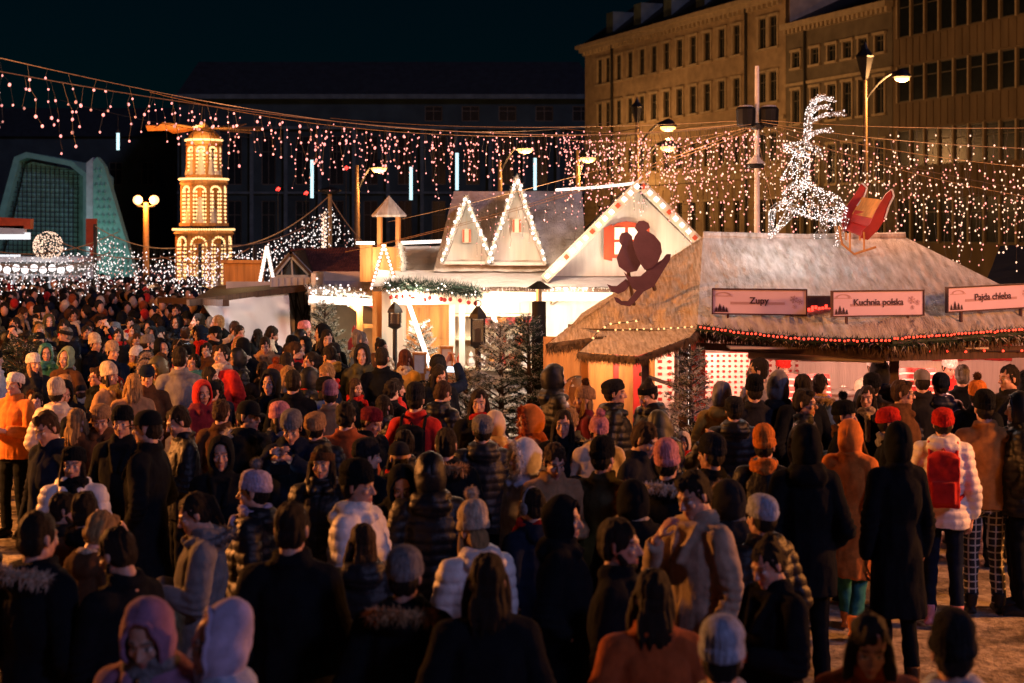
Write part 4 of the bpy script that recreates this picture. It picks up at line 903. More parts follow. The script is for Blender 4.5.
m = MB(); m.prism([(-1.36, 2.4), (1.36, 2.4), (0, 3.74)], (gx, 23.75, 0), (1, 0, 0), (0, 0, 1), (0, .08, 0)); gw = m.build('gable_wall', M['whitewood'], hs)
for k, s in enumerate((-1, 1)):
    m = MB(); a, b = Vector((gx, gY - .03, 3.86)), Vector((gx + s * 1.5, gY - .03, 2.36)); m.bar(a, b, .05, .15, 0, up=(0, 0, 1)); nn = 15
    o = m.build('rake_board', M['cream'], hs); m = MB(); d = (b - a); pr = Vector((-d.z, 0, d.x)).normalized()
    for i in range(nn):
        c = a + d * (i + .5) / nn + Vector((0, -.04, 0)); m.prism([(-.035, -.035), (.035, -.035), (.035, .035), (-.035, .035)], c, d.normalized(), pr, (0, -.015, 0), 1 if (i * 7 + k) % 4 == 1 else 0)
    m.build('gingerbread_light', [EM['tube'], M['redboard']], o)
m = MB(); m.tube([W(556, 190, 24.2), W(600, 187, 23.8), W(637, 183, 23.45)], .022, 8); m.build('ridge_tube', EM['tube'], hs)
# gable window with red shutters
m = MB(); a, b = W(612, 226, 23.7), W(641, 258, 23.7); cxw = (a.x + b.x) / 2; wd = (b.x - a.x) / 2
arch = [(-wd, b.z), (wd, b.z), (wd, a.z), (wd * .6, a.z + .05), (0, a.z + .075), (-wd * .6, a.z + .05), (-wd, a.z)]
m.prism(arch, (cxw, 23.72, 0), (1, 0, 0), (0, 0, 1), (0, -.03, 0)); wf = m.build('window', M['redboard'], hs)
m = MB()
for i in (-1, 1):
    for j in (0, 1): z0 = b.z + .05 + j * (a.z - b.z - .04) / 2; m.box((cxw + i * wd * .47, 23.683, z0 + .105), (wd * .72, .012, .19))
m.build('pane', EM['inside'], wf); m = MB(); m.prism([(-.13, b.z - .02), (.0, b.z - .05), (.0, a.z + .03), (-.13, a.z - .03)], (cxw - wd, 23.7, 0), (1, 0, 0), (0, 0, 1), (0, -.03, 0)); m.prism([(0, b.z - .05), (.13, b.z - .02), (.13, a.z - .03), (0, a.z + .03)], (cxw + wd, 23.7, 0), (1, 0, 0), (0, 0, 1), (0, -.03, 0)); m.build('shutter', M['redboard'], wf)
# dormers
def dormer(ax, ay, x0, x1, by):
    A, Bl, Br = W(ax, ay, 23.9), W(x0, by, 23.9), W(x1, by, 23.9); dpt = 2.0; m = MB(); back = Vector((0, dpt, 0))
    for q in (Bl, Br): m.slab([A + Vector((0, -.05, .04)), A + back, q + back, q + Vector((0, -.05, .02))], .05)
    dm = m.build('dormer', M['frost'], hs); m = MB(); m.add([A + Vector((0, .3, -.05)), Bl + Vector((.04, .3, 0)), Br + Vector((-.04, .3, 0))], [(0, 1, 2)]); m.bar(Bl + Vector((0, .1, .02)), Br + Vector((0, .1, .02)), .3, .05); m.build('dormer_back', M['whitewood'], dm)
    m = MB(); r = random.Random(int(ax))
    for q in (Bl, Br):
        n = int((q - A).length / .085); m.tube([A + Vector((0, -.09, .03)), q + Vector((0, -.09, .02))], .022, 6, 1)
        for i in range(n): m.ball(A.lerp(q, (i + .4) / n) + Vector((r.gauss(0, .018), -.1 - r.random() * .02, r.gauss(0, .018) + .03)), .026, 7, 5, 0)
    m.build('dormer_lights', [EM['white'], M['frostneedle']], dm)
    garland('frosted_garland', [Br + Vector((0, -.08, .02)), Br.lerp(A, .5) + Vector((0, -.08, .03)), A + Vector((0, -.08, .05)), A.lerp(Bl, .5) + Vector((0, -.08, .03)), Bl + Vector((0, -.08, .02))], dm, .06, 300, [M['frostneedle'], M['needle']], seed=int(ax))
    m = MB(); c = A.lerp((Bl + Br) / 2, .45); m.box(c + Vector((0, .12, -.12)), (.14, .04, .22)); m.tube([c + Vector((0, .12, 0)), c + Vector((0, .12, .2))], .006, 5); m.box(c + Vector((-.05, .098, -.12)), (.03, .012, .2), mi=1); m.box(c + Vector((.05, .098, -.12)), (.03, .012, .2), mi=1); m.build('hanging_decoration', [M['cream'], M['redboard']], dm)
dormer(466, 199, 441, 493, 264); dormer(517, 180, 487, 546, 265)
# pent roof with snow, fascia, posts
m = MB(); sheet(m, (-2.15, 23.15, 2.26), (2.95, 23.15, 2.24), (2.95, 24.15, 2.47), (-2.15, 24.15, 2.48), 26, .022, 0, 8); m.slab([(-2.15, 23.16, 2.24), (2.95, 23.16, 2.22), (2.95, 24.15, 2.45), (-2.15, 24.15, 2.46)], .06, 1)
m.build('pent_roof', [M['snow'], M['darkwood']], hs)
m = MB(); bristles(m, [(-2.1, 23.17, 2.25), (0, 23.17, 2.245), (2.95, 23.17, 2.235)], 90, .06, 0, 3, .01, .012); m.build('icicles', M['snow'], hs)
m = MB(); m.box((-1.12, 23.22, 2.09), (1.5, .03, .22)); m.box((1.2, 23.4, 2.11), (3.1, .03, .16)); m.build('fascia', M['cream'], hs)
for px in (452, 462, 540): post(hs, px, 23.5, 2.2, .09, 'whitewood')
m = MB(); a, b = W(406, 306, 24), W(449, 306, 24); m.box(((a.x + b.x) / 2, 24.12, 1.0), (b.x - a.x, .05, 2.0)); dr = m.build('door', M['wood'], hs)
m = MB()
for k in range(2):
    for j in range(3): m.box((a.x + (b.x - a.x) * (k + .5) / 2, 24.085, .4 + j * .62), ((b.x - a.x) * .36, .025, .5))
m.build('door_panels', M['wood'], dr)
m = MB(); c = W(590, 318, 24); m.box((c.x, 24.13, c.z), (.55, .03, .42)); m.box((c.x, 24.11, c.z), (.45, .02, .32)); m.build('wall_panel', M['whitewood'], hs); m = MB(); m.box((c.x, 24.09, c.z), (.42, .012, .29)); m.build('blind', M['snow'], hs)
m = MB()
for px in (552, 640): m.bar((hx(px), 24.13, 1.95), (hx(px) + .25, 23.45, 2.2), .06)
m.build('bracket', M['cream'], hs)
# goods inside: shelves, hearts, ornaments
m = MB(); m.box((-.3, 25.6, 1.25), (1.75, .05, 1.9)); m.box((-.3, 25.38, 1.3), (1.7, .4, .03)); m.box((-.3, 25.38, 1.7), (1.7, .4, .03)); m.build('shelf', M['cream'], hs); m = MB(); m.box((-.3, 24.1, .92), (1.8, .4, .05)); m.build('counter', M['cream'], hs)
r9 = random.Random(9); gifts = ['red', 'white', 'gold']
OM = [M['redpaint'], M['snow'], M['wood'], M['redboard'], M['plastic']]; names = ('red', 'white', 'wooden', 'orange red', 'glossy white')
def heart(mb, c, s): 
    P = [(16 * math.sin(t) ** 3 / 17, (13 * math.cos(t) - 5 * math.cos(2 * t) - 2 * math.cos(3 * t) - math.cos(4 * t)) / 17) for t in [2 * PI * i / 20 for i in range(20)]]
    mb.prism([(x * s, y * s) for x, y in P], c, (1, 0, 0), (0, 0, 1), (0, .03, 0))
for k, px in enumerate((490, 500, 510, 520, 530)):
    for j, py in enumerate((322, 340)):
        m = MB(); z = W(px, py, 24.4).z; heart(m, (W(px, py, 24.4).x + r9.gauss(0, .02), 24.5, z), .10); q = (k * 2 + j) % 4
        m.tube([(W(px, py, 24.4).x, 24.51, z + .05), (W(px, py, 24.4).x, 24.51, z + .3)], .004, 5)
        tag(m.build('hanging_heart', OM[q]), '%s heart ornament hanging in the white house, %s row, %s from its left' % (names[q], ('upper', 'lower')[j], ('first', 'second', 'third', 'fourth', 'fifth')[k]), 'ornament', 'heart ornaments in the white house')
for k in range(9):
    x = -1.0 + k * .17; z = .945; t = k % 3; m = MB(); q = (k * 3) % 5
    if t == 0: m.box((x, 24.1, z + .09), (.13, .13, .18)); m.box((x, 24.1, z + .185), (.14, .14, .012)); nm = 'gift_box'
    elif t == 1: m.lathe([(.05, z), (.055, z + .14), (.03, z + .18), (.03, z + .22)], (x, 24.1, 0), 12); nm = 'bottle'
    else: m.lathe([(.05, z), (.07, z + .06), (.03, z + .14), (.045, z + .17), (.01, z + .24)], (x, 24.1, 0), 12); nm = 'figurine'
    tag(m.build(nm, OM[q]), '%s %s on the white house counter, %s from the left' % (names[q], nm.replace('_', ' '), ('first', 'second', 'third', 'fourth', 'fifth', 'sixth', 'seventh', 'eighth', 'ninth')[k]), nm.replace('_', ' '), 'goods on the white house counter')
# garland with red baubles
gh = thing('bauble_garland', 'thick fir garland with red baubles along the white house eave', 'garland', W(435, 300, 23), 'fir garlands on the stalls'); path = [W(386, 286, 23), W(410, 285, 23), W(440, 288, 23), W(478, 292, 23)]
garland('fir_rope', path, gh, .15, 1900, [M['needle'], M['frostneedle']], seed=8)
for k in range(13):
    p = path[0].lerp(path[3], (k + .5) / 13) + Vector((r9.gauss(0, .03), -.05, -.13 - .05 * r9.random())); m = MB(); m.ball(p, .035, 12, 8); m.tube([p + Vector((0, 0, .03)), p + Vector((0, .02, .12))], .004, 5); m.build('bauble', M['redpaint'], gh)
m = MB(); 
for k in range(26): p = path[0].lerp(path[3], r9.random()) + Vector((r9.gauss(0, .03), -.11, r9.gauss(0, .05))); m.ball(p, .013, 6, 4)
m.build('tiny_lights', EM['white'], gh)
# leaning light posts
for (a, b, lb) in ((W(405, 293, 22.6), W(433, 374, 22.3), 'white lit pole leaning against the house eave before the wooden door'), (W(486, 296, 23.0), W(500, 335, 22.8), 'short white lit pole hanging behind the black lantern')):
    m = MB(); m.tube([a, b], .035, 10); m.ball(a, .04, 8, 6); m.tube([b, b + Vector((0, 0, -.12))], .045, 8, 1); tag(m.build('light_pole', [EM['tube'], M['tin']]), lb, 'light pole', 'lit poles by the white house')
# belfry left of the house
bf = thing('belfry', 'little open belfry with conical roof left of the white house', 'belfry', (W(389, 0, 24.6).x, 24.6, 0)); bx_ = W(389, 0, 24.6).x; zz2 = lambda y: HC - (y - CY) * 24.6 / F
m = MB(); m.lathe([(.28, zz2(217)), (.29, zz2(215)), (.14, zz2(205)), (.01, zz2(196))], (bx_, 24.6, 0), 8); m.build('roof', M['frost'], bf)
for s in (-1, 1):
    for d in (-1, 1): m = MB(); m.bar((bx_ + s * .15, 24.6 + d * .15, zz2(247)), (bx_ + s * .15, 24.6 + d * .15, zz2(216)), .06); m.build('post', M['wood'], bf)
m = MB(); m.box((bx_, 24.6, zz2(247) / 2), (.5, .5, zz2(247))); m.build('base', M['wood'], bf)
garland('frosted_garland', [W(400, 244, 24.2), W(404, 262, 24.1), W(402, 285, 24.1)], bf, .09, 500, [M['frostneedle'], M['needle']], seed=2)
# roof between belfry and house, with a white tube
an = thing('side_stall', 'low stall with snowy roof and white tube light beside the belfry', 'market stall', (hx(425, 25), 25.4, 0))
m = MB(); sheet(m, W(386, 277, 24.3), W(450, 277, 24.3), W(446, 246, 26.2), W(394, 246, 26.2), 14, .02, 0, 4); m.build('roof', M['snow'], an); m = MB(); m.box((hx(418, 25), 25.3, 1.1), (1.0, 1.8, 2.2)); m.build('wall', M['wood'], an)
m = MB(); m.tube([W(398, 243, 26.1), W(448, 241, 26.1)], .03, 8); m.build('tube_light', EM['tube'], an)
m = MB()
for q in (W(371, 290, 23.8), W(398, 290, 23.8)): m.bar(W(384, 244, 23.9), q, .05)
af = m.build('lit_a_frame', M['wood']); tag(af, 'small wooden A frame lined with white bulbs below the belfry', 'frame', 'lit A frames')
m = MB()
for q in (W(371, 290, 23.75), W(398, 290, 23.75)):
    for i in range(12): m.ball(W(384, 244, 23.85).lerp(q, (i + .5) / 12) + Vector((0, -.04, 0)), .024, 7, 5)
m.build('bulbs', EM['white'], af)
m = MB(); pA = W(366, 246, 24.4); m.box((pA.x + .0, 24.5, pA.z - .28), (.2, .2, .6)); m.tube([pA + Vector((-.15, -.1, .05)), pA + Vector((.15, -.1, .05))], .025, 8, 1); tag(m.build('lamp_post', [M['wood'], EM['tube']]), 'stub of orange timber with white tube lamp left of the belfry', 'post')

# ---------- left booth with lit fascia
lb = thing('market_booth', 'open booth with white lit fascia and pinkish wall, left of the belfry', 'market stall', (hx(352, 25.5), 26, 0))
m = MB(); m.box((hx(352, 26), 26.6, 1.2), (1.5, .08, 2.4)); m.box((hx(318, 26), 26.0, 1.2), (.08, 1.2, 2.4)); m.build('wall', M['cream'], lb)
m = MB(); m.slab([W(308, 300, 25), W(392, 300, 25), W(392, 278, 26.8), W(308, 278, 26.8)], .08); m.build('roof', M['snow'], lb)
m = MB(); m.bar(W(309, 299, 24.95), W(388, 303, 24.95), .05, .12); m.build('lit_fascia', EM['tube'], lb)
garland('frosted_garland', [W(308, 290, 24.9), W(330, 291, 24.9), W(360, 293, 24.9), W(388, 296, 24.9)], lb, .13, 600, [M['frostneedle'], M['needle']], seed=12)
m = MB(); r8 = random.Random(8)
for k in range(70): p = W(308, 291, 24.8).lerp(W(388, 297, 24.8), r8.random()); m.ball(p + Vector((0, r8.gauss(0, .03), r8.gauss(0, .07))), .017, 6, 4)
m.build('tiny_lights', EM['white'], lb)
for px in (360, 379): post(lb, px, 25.1, 2.05, .1, 'wood')
m = MB(); m.bar(W(361, 312, 25.1), W(349, 303, 25.1), .07); m.bar(W(361, 326, 25.1), W(386, 326, 25.1), .05, .07); m.bar(W(371, 303, 25.0), W(388, 318, 25.0), .09, .09, 1); m.build('brace', [M['wood'], M['redpaint']], lb)
# small figure of a gift bringer standing in the booth
sx = hx(354, 24.7); t = thing('figurine', 'small red coated winter figurine with white beard beside the booth post', 'figurine', (sx, 24.7, 1.0)); z0 = W(0, 352, 24.7).z
m = MB(); m.box((sx, 24.7, z0 / 2), (.14, .14, z0)); m.build('plinth', M['wood'], t)
m = MB(); m.lathe([(.07, z0), (.11, z0 + .02), (.10, z0 + .16), (.06, z0 + .24)], (sx, 24.7, 0), 14); m.lathe([(.045, z0 + .31), (.035, z0 + .36), (.01, z0 + .44)], (sx, 24.7, 0), 12); m.build('coat', M['redpaint'], t)
m = MB(); m.ball((sx, 24.7, z0 + .28), .045); m.build('face', skinmat(0), t); m = MB(); m.ball((sx, 24.665, z0 + .25), (.035, .02, .04)); m.lathe([(.05, z0 + .30), (.052, z0 + .32)], (sx, 24.7, 0), 12); m.lathe([(.112, z0 + .015), (.112, z0 + .04)], (sx, 24.7, 0), 12); m.build('beard', M['snow'], t)

# ---------- tarpaulin stall
tp = thing('tarpaulin_stall', 'stall with sloping dark roof beam and big white tarpaulin drawn aside', 'market stall', (hx(285, 26), 27, 0))
m = MB(); m.bar(W(160, 300, 27.2), W(226, 303, 23.2), .1, .1); m.slab([W(190, 301, 24.2), W(318, 284, 26.4), W(318, 277, 28.6), W(215, 286, 28.4)], .09); m.bar(W(188, 303, 24.1), W(320, 286, 26.3), .07, .1); m.build('roof', M['darkwood'], tp)
m = MB(); n = 26; vs = []
TL, TR, BL, BR = W(203, 304, 24.2), W(288, 292, 25.8), W(262, 338, 24.6), W(294, 352, 25.4)
for i in range(n + 1):
    for j in range(n + 1):
        u, v = i / n, j / n; a = TL.lerp(TR, u); b = TL.lerp(Vector(BR), .02 + .98 * u) + Vector((0, 0, -.33 * math.sin(PI * u))); p = a.lerp(b, v); p.y += (.12 * math.sin(8 * u + 4 * v) + .06 * math.sin(19 * u - 3 * v)) * min(1, 3 * v + .2); vs.append(p)
m.add(vs, [(i * (n + 1) + j, (i + 1) * (n + 1) + j, (i + 1) * (n + 1) + j + 1, i * (n + 1) + j + 1) for i in range(n) for j in range(n)]); m.build('tarpaulin', M['tarp'], tp, smooth=True)
m = MB(); m.box((hx(298, 26.6), 26.5, 1.15), (.95, .06, 2.3)); m.box((hx(252, 27), 27.2, 1.1), (1.0, .06, 2.2))
for k in range(9): m.box((hx(298, 26.6) - .45 + k * .112, 26.46, 1.15), (.02, .02, 2.28))
m.build('wall', M['grey'], tp)
m = MB(); a = W(300, 290, 26.4)
for k in range(6): m.tube([W(283 + k * 7, 292, 26.38), W(286 + k * 6 + 6 * math.sin(k), 322, 26.36), W(292 + k * 4, 352, 26.38)], .012, 6)
m.bar(W(295, 300, 26.4), W(309, 338, 26.4), .03); m.bar(W(309, 300, 26.4), W(295, 338, 26.4), .03); m.bar(W(296, 290, 26.4), W(296, 352, 26.4), .035); m.bar(W(309, 290, 26.4), W(309, 352, 26.4), .035); m.build('scaffold_frame', M['iron'], tp)
m = MB(); a, b = W(224, 263, 29), W(264, 286, 29); m.box(((a.x + b.x) / 2, 29, (a.z + b.z) / 2), (b.x - a.x, .08, a.z - b.z)); m.box(((a.x + b.x) / 2, 28.95, a.z + .03), (b.x - a.x + .08, .14, .06)); m.box(((a.x + b.x) / 2, 29.6, b.z / 2), (b.x - a.x, 1.1, b.z)); tag(m.build('wooden_kiosk', M['wood']), 'orange plank kiosk top behind the tarpaulin stall', 'kiosk')
m = MB()
for s in (-7, 7): m.bar(W(267, 246, 27.6), W(267 + s, 282, 27.6), .07)
m.bar(W(267, 282, 27.65), W(267, 400, 27.65), .12); af = m.build('lit_a_frame', M['cream']); tag(af, 'tall narrow A frame of white bulbs on the tarpaulin stall roof', 'frame', 'lit A frames')
m = MB()
for s in (-7, 7):
    for i in range(11): m.ball(W(267, 246, 27.55).lerp(W(267 + s, 282, 27.55), (i + .5) / 11) + Vector((0, -.02, 0)), .032, 7, 5)
m.build('bulbs', EM['white'], af)
# tiled cabin
tc_ = thing('tiled_cabin', 'cabin with brown tiled roof and dark triangular gable window', 'cabin', (hx(320, 30), 30.5, 0)); Y = 29
m = MB(); a, b, c, d = W(308, 277, 29), W(373, 277, 29), W(366, 248, 31), W(289, 250, 31); sheet(m, a, b, c, d, 10, .0)
for j in range(9):
    p, q = a.lerp(d, j / 9), b.lerp(c, j / 9)
    for i in range(26):
        e = p.lerp(q, (i + .5) / 26); m.ball(e + Vector((0, -.03, .03)), (.045, .14, .035), 6, 4, M=Matrix.Rotation(.5, 3, 'X'))
m.build('roof', M['tile'], tc_); m = MB(); m.box((hx(335, 29.6), 29.9, 1.1), (1.3, 1.5, 2.2)); m.box((hx(338, 29), 29.12, W(0, 280, 29).z), (1.35, .05, .08)); m.build('wall', M['redboard'], tc_)
A, Bq, Cq = W(291, 254, 28.8), W(272, 277, 28.8), W(313, 277, 28.8); m = MB(); m.bar(A, Bq, .06, .1); m.bar(A, Cq, .06, .1); m.bar(Bq, Cq, .06, .08); m.bar(A.lerp(Bq, .5) + Vector((0, .03, 0)), A.lerp(Bq, .5) + Vector((0, .03, -.22)), .03); m.bar(A + Vector((0, .03, 0)), (Bq + Cq) / 2 + Vector((0, .03, 0)), .03); gf = m.build('gable_frame', M['grey'], tc_)
m = MB(); m.add([A + Vector((0, .05, 0)), Bq + Vector((0, .05, 0)), Cq + Vector((0, .05, 0))], [(0, 1, 2)]); m.build('pane', M['glass'], gf)
m = MB(); m.slab([A + Vector((0, -.05, .06)), A + Vector((0, 2, .06)), Bq + Vector((-.05, 2, 0)), Bq + Vector((-.05, -.05, 0))], .05); m.slab([A + Vector((0, -.05, .06)), A + Vector((0, 2, .06)), Cq + Vector((.05, 2, 0)), Cq + Vector((.05, -.05, 0))], .05); m.box((hx(292, 29), 29.8, .96), (.72, 1.6, 1.92)); m.build('porch', M['darkwood'], tc_)

# ---------- far left: white lit kiosk, ball of lights, grey canopy
Y = 44; q = lambda x, y, d=0: W(x, y, Y + d)
k1 = thing('lit_kiosk', 'bright white kiosk with rows of globe lamps at the far left edge', 'kiosk', (W(28, 0, Y).x, Y + 1, 0))
m = MB(); m.box((W(20, 0, Y).x, Y + 1.6, 1.1), (3.6, .1, 2.2)); m.box((W(20, 0, Y).x, Y + .8, 2.3), (3.8, 2, .15)); m.build('wall', M['plastic'], k1)
for (y, x0, x1) in ((236, -20, 30), (258, -20, 20)): m = MB(); m.bar(q(x0, y), q(x1, y), .1, .2); m.build('light_bar', EM['screen'], k1)
m = MB(); a, b = q(12, 280), q(24, 302); m.box(((a.x + b.x) / 2, Y - .05, (a.z + b.z) / 2), (b.x - a.x, .05, a.z - b.z)); m.build('display_window', EM['screen'], k1)
for i in range(9): c = q(-2 + i * 9, 268 + 2 * (i % 2), -.3); m = MB(); m.ball(c, .11, 12, 8); m.build('globe', EM['white'], k1)
m = MB(); m.bar(q(-10, 274, -.3), q(76, 276, -.3), .05)
for i in range(10): m.tube([q(-4 + i * 9, 275, -.3), Vector((q(-4 + i * 9, 275, -.3).x, Y - .3, 0))], .04, 6)
m.build('railing', M['plastic'], k1); m = MB(); m.bar(q(-8, 222), q(32, 224), .3, .3); m.box(q(10, 230), (.9, .3, .25), mi=1); m.build('figure_frieze', [M['redboard'], M['snow']], k1)
for i in range(5): m = MB(); m.tube([q(34 + i * 8, 284, -.2), q(34 + i * 8, 303, -.2)], .035, 6); tag(m.build('ice_tube_light', EM['ice']), 'pale blue upright tube light on the lit kiosk railing, %s from the left' % ('first', 'second', 'third', 'fourth', 'fifth')[i], 'tube light', 'tube lights on the kiosk railing')
light('POINT', 'kiosk_light', q(20, 270, -1.5), 25, (.85, .95, 1), .3)
m = MB(); c = q(48, 246); r5 = random.Random(5); m.tube([(c.x, Y, 0), c], .06, 8, 1)
for _ in range(420): d = Vector((r5.gauss(0, 1), r5.gauss(0, 1), r5.gauss(0, 1))).normalized(); m.ball(c + d * .42, .017, 5, 4, 0)
for i in range(6): m.tube([c + Vector((.41 * math.cos(t) * math.cos(i * PI / 6), .41 * math.cos(t) * math.sin(i * PI / 6), .41 * math.sin(t))) for t in [2 * PI * j / 20 for j in range(21)]], .01, 5, 1)
tag(m.build('light_ball', [EM['warm'], M['iron']]), 'big ball of warm fairy lights on a pole before the teal pavilion', 'light ball')
m = MB(); a, b = q(67, 218), q(78, 247); m.box(((a.x + b.x) / 2, Y + 2, (a.z + b.z) / 2), (b.x - a.x, .1, a.z - b.z)); m.box(((a.x + b.x) / 2, Y + 2.05, b.z / 2), (.12, .12, b.z))
tag(m.build('lit_banner', M['redboard']), 'upright orange red banner on a post beside the light ball', 'banner')
cn = thing('canopy', 'grey canvas canopy with a white tube light, behind the crowd', 'canopy', (W(140, 0, 40).x, 40.5, 0)); m = MB(); m.slab([W(112, 297, 39.5), W(158, 294, 39.5), W(168, 288, 41.5), W(126, 290, 41.5)], .06); m.build('canvas', M['grey'], cn)
m = MB(); [m.tube([W(x, 296, y), Vector((W(x, 0, y).x, y, 0))], .03, 6) for x, y in ((114, 39.6), (156, 39.6), (166, 41.3))]; m.build('leg', M['iron'], cn); m = MB(); m.tube([W(146, 287, 39.4), W(160, 289, 39.4)], .04, 8); m.build('tube_light', EM['screen'], cn)
m = MB(); 
for k in range(3): m.slab([W(150 + k * 9, 305 - k, 33), W(186 + k * 6, 298 - k, 33), W(186 + k * 6, 296 - k, 34.5), W(152 + k * 9, 302 - k, 34.5)], .05)
m.tube([W(165, 300, 33.5), Vector((W(165, 0, 33.5).x, 33.5, 0))], .05, 8); m.tube([W(192, 298, 33.5), Vector((W(192, 0, 33.5).x, 33.5, 0))], .05, 8)
tag(m.build('timber_roof', M['wood']), 'low orange timber stall roof at the mouth of the far lane', 'stall roof')
# dark stall roof at the right edge behind the food stall
bs = thing('dark_stall', 'dark blue grey stall roof behind the food stall at the right edge', 'market stall', (8.2, 23, 0)); m = MB(); sheet(m, W(985, 284, 21), W(1120, 284, 21), W(1120, 246, 23), W(1000, 246, 23), 10, .02); m.build('roof', M['darkroof'], bs); m = MB(); m.box((W(1050, 0, 22).x, 22.4, 1.15), (1.7, 2.2, 2.3)); m.build('wall', M['darkwood'], bs)
# ================================================================== TREES, LANTERNS, ROOF FIGURES
def fir(px, Y, h, R, label, seed, frost=.4, bare=.0):
    r = random.Random(seed); x = W(px, 0, Y).x; t = thing('fir_tree', label, 'fir tree', (x, Y, 0), 'fir trees set up in the market'); m = MB(); m.tube([(x, Y, 0), (x + .02, Y, h * .5), (x, Y, h)], [.055, .035, .008], 8); m.build('trunk', M['bark'], t); m = MB(); z = .18
    NB = int(h * 36)
    for bi in range(NB):
            z = .12 + (h - .16) * (bi / NB) ** .92; k = (h - z) / h
            a = bi * 2.39996 + r.gauss(0, .25); ln = R * (k ** .85) * r.uniform(.7, 1.15) + .07; d = Vector((math.cos(a), math.sin(a), .32 + .75 * (1 - k) ** 2 + r.gauss(0, .08)))
            p0 = Vector((x, Y, z)); pts = [p0 + Vector((d.x * ln * s, d.y * ln * s, d.z * ln * s - .16 * ln * s * s)) for s in (0, .33, .66, 1)]; m.tube(pts, [.012, .009, .006, .003], 5, 2)
            sub = [(pts, 1.0)]
            for s in (.3, .5, .7, .85):
                for sd in (-1, 1):
                    b = pts[0].lerp(pts[3], s); e = Vector((d.x * .8 - sd * d.y * .75, d.y * .8 + sd * d.x * .75, d.z * .5 + r.gauss(0, .15))).normalized(); L2 = ln * (1 - s) * .7 + .06; sub.append(([b, b + e * L2], .8))
            for pp, sc_ in sub:
                a_, b_ = pp[0], pp[-1]; L_ = (b_ - a_).length; q = int(L_ * 190 * (1 - bare))
                for _ in range(q):
                    u = r.random() ** .8; c = a_.lerp(b_, u) if len(pp) == 2 else (pp[0].lerp(pp[1], u * 3) if u < .33 else pp[1].lerp(pp[2], u * 3 - 1) if u < .66 else pp[2].lerp(pp[3], u * 3 - 2))
                    w_ = Vector((r.gauss(0, 1), r.gauss(0, 1), r.gauss(0, .8))); dr = ((b_ - a_).normalized() * .8 + w_.normalized()).normalized() * .05; s_ = dr.orthogonal().normalized() * .005
                    m.add([c + s_, c - s_, c + dr], [(0, 1, 2)], 1 if r.random() < frost and dr.z > -.02 else 0)
    m.build('branches', [M['needle'], M['frostneedle'], M['bark']], t)
fir(500, 17.6, 2.04, .60, 'frosted fir tree with thin top before the lit shop window', 1, .8, .35)
fir(528, 17.6, 2.1, .44, 'darker fir tree beside the black patio post', 2, .22, .4)
fir(466, 17.9, 1.45, .72, 'low bushy frosted fir at the end of the white rail', 3, .8, .3)
fir(690, 15.1, 1.95, .42, 'fir tree at the corner post of the food stall', 4, .6, .45)
fir(325, 24.0, 1.95, .62, 'frosted fir tree in front of the white tarpaulin wall', 5, .5, .3)
fir(420, 23.0, 1.7, .5, 'sparse pale fir tree beside the wooden door', 6, .85, .4)
fir(24, 20.0, 1.7, .9, 'bare twigged fir at the left edge among the crowd', 7, .1, .55)
# white rail
m = MB(); m.tube([W(430, 382, 19.8), W(452, 388, 19.2), W(480, 396, 18.7)], .05, 10)
for px, Y in ((432, 19.7), (478, 18.75)): m.tube([(W(px, 0, Y).x, Y, 0), (W(px, 0, Y).x, Y, 1.05)], .04, 8)
tag(m.build('barrier_rail', M['plastic']), 'rounded white barrier rail in front of the wooden door', 'rail')
# black lantern on its stand
def lantern(px, Y, ytop, ybot, label):
    x = W(px, 0, Y).x; z1, z0 = W(0, ytop, Y).z, W(0, ybot, Y).z; t = thing('lantern', label, 'lantern', (x, Y, 0)); s = .088
    m = MB(); m.lathe([(s * 1.35, z1 - .16), (s * 1.1, z1 - .1), (s * .4, z1 - .02), (.02, z1)], (x, Y, 0), 4); m.tube([(x + .04 * math.cos(a), Y, z1 + .03 + .04 * math.sin(a)) for a in [2 * PI * i / 12 for i in range(13)]], .007, 6, cap=False); m.box((x, Y, z0 + .02), (s * 2.1, s * 2.1, .04))
    for a in (-1, 1):
        for b in (-1, 1): m.bar((x + a * s * .92, Y + b * s * .92, z0), (x + a * s * .92, Y + b * s * .92, z1 - .15), .022)
    m.build('cage', M['iron'], t); m = MB(); m.box((x, Y, (z0 + z1 - .15) / 2), (s * 1.7, s * 1.7, z1 - .2 - z0)); m.build('glass', mat('lantern_glass', (.6, .55, .45), .1, .05, 3, trans=.85), t)
    m = MB(); m.lathe([(.04, z0 + .04), (.04, z0 + .2), (.004, z0 + .215)], (x, Y, 0), 10); m.build('candle', M['cream'], t)
    m = MB(); m.lathe([(.16, 0), (.16, .04), (.035, .1), (.035, z0 - .05), (.12, z0)], (x, Y, 0), 12); m.build('stand', M['iron'], t)
lantern(478, 19.0, 306, 345, 'tall black iron lantern on a stand before the lit shop window')
lantern(395, 22.5, 302, 326, 'pale lantern hung high beside the booth post')
m = MB(); x = W(539, 0, 17.9).x; zt = W(0, 302, 17.9).z; m.lathe([(.09, 0), (.085, zt), (.06, zt + .01)], (x, 17.9, 0), 14, 0); m.lathe([(.035, zt), (.035, zt + .16)], (x, 17.9, 0), 10, 1); m.lathe([(.16, zt + .16), (.02, zt + .25)], (x, 17.9, 0), 14, 0)
tag(m.build('patio_heater', [M['black'], M['tin']]), 'slim black patio heater post with small conical cap', 'patio heater')
t = thing('balloon', 'clear round balloon beside the black patio heater', 'balloon', W(577, 405, 16.6)); m = MB(); c = W(577, 392, 16.6); m.ball(c, (.165, .165, .185), 20, 14); bl = m.build('skin', mat('clear_balloon', (.9, .9, .9), .03, .02, 2, trans=.97), t, smooth=True)
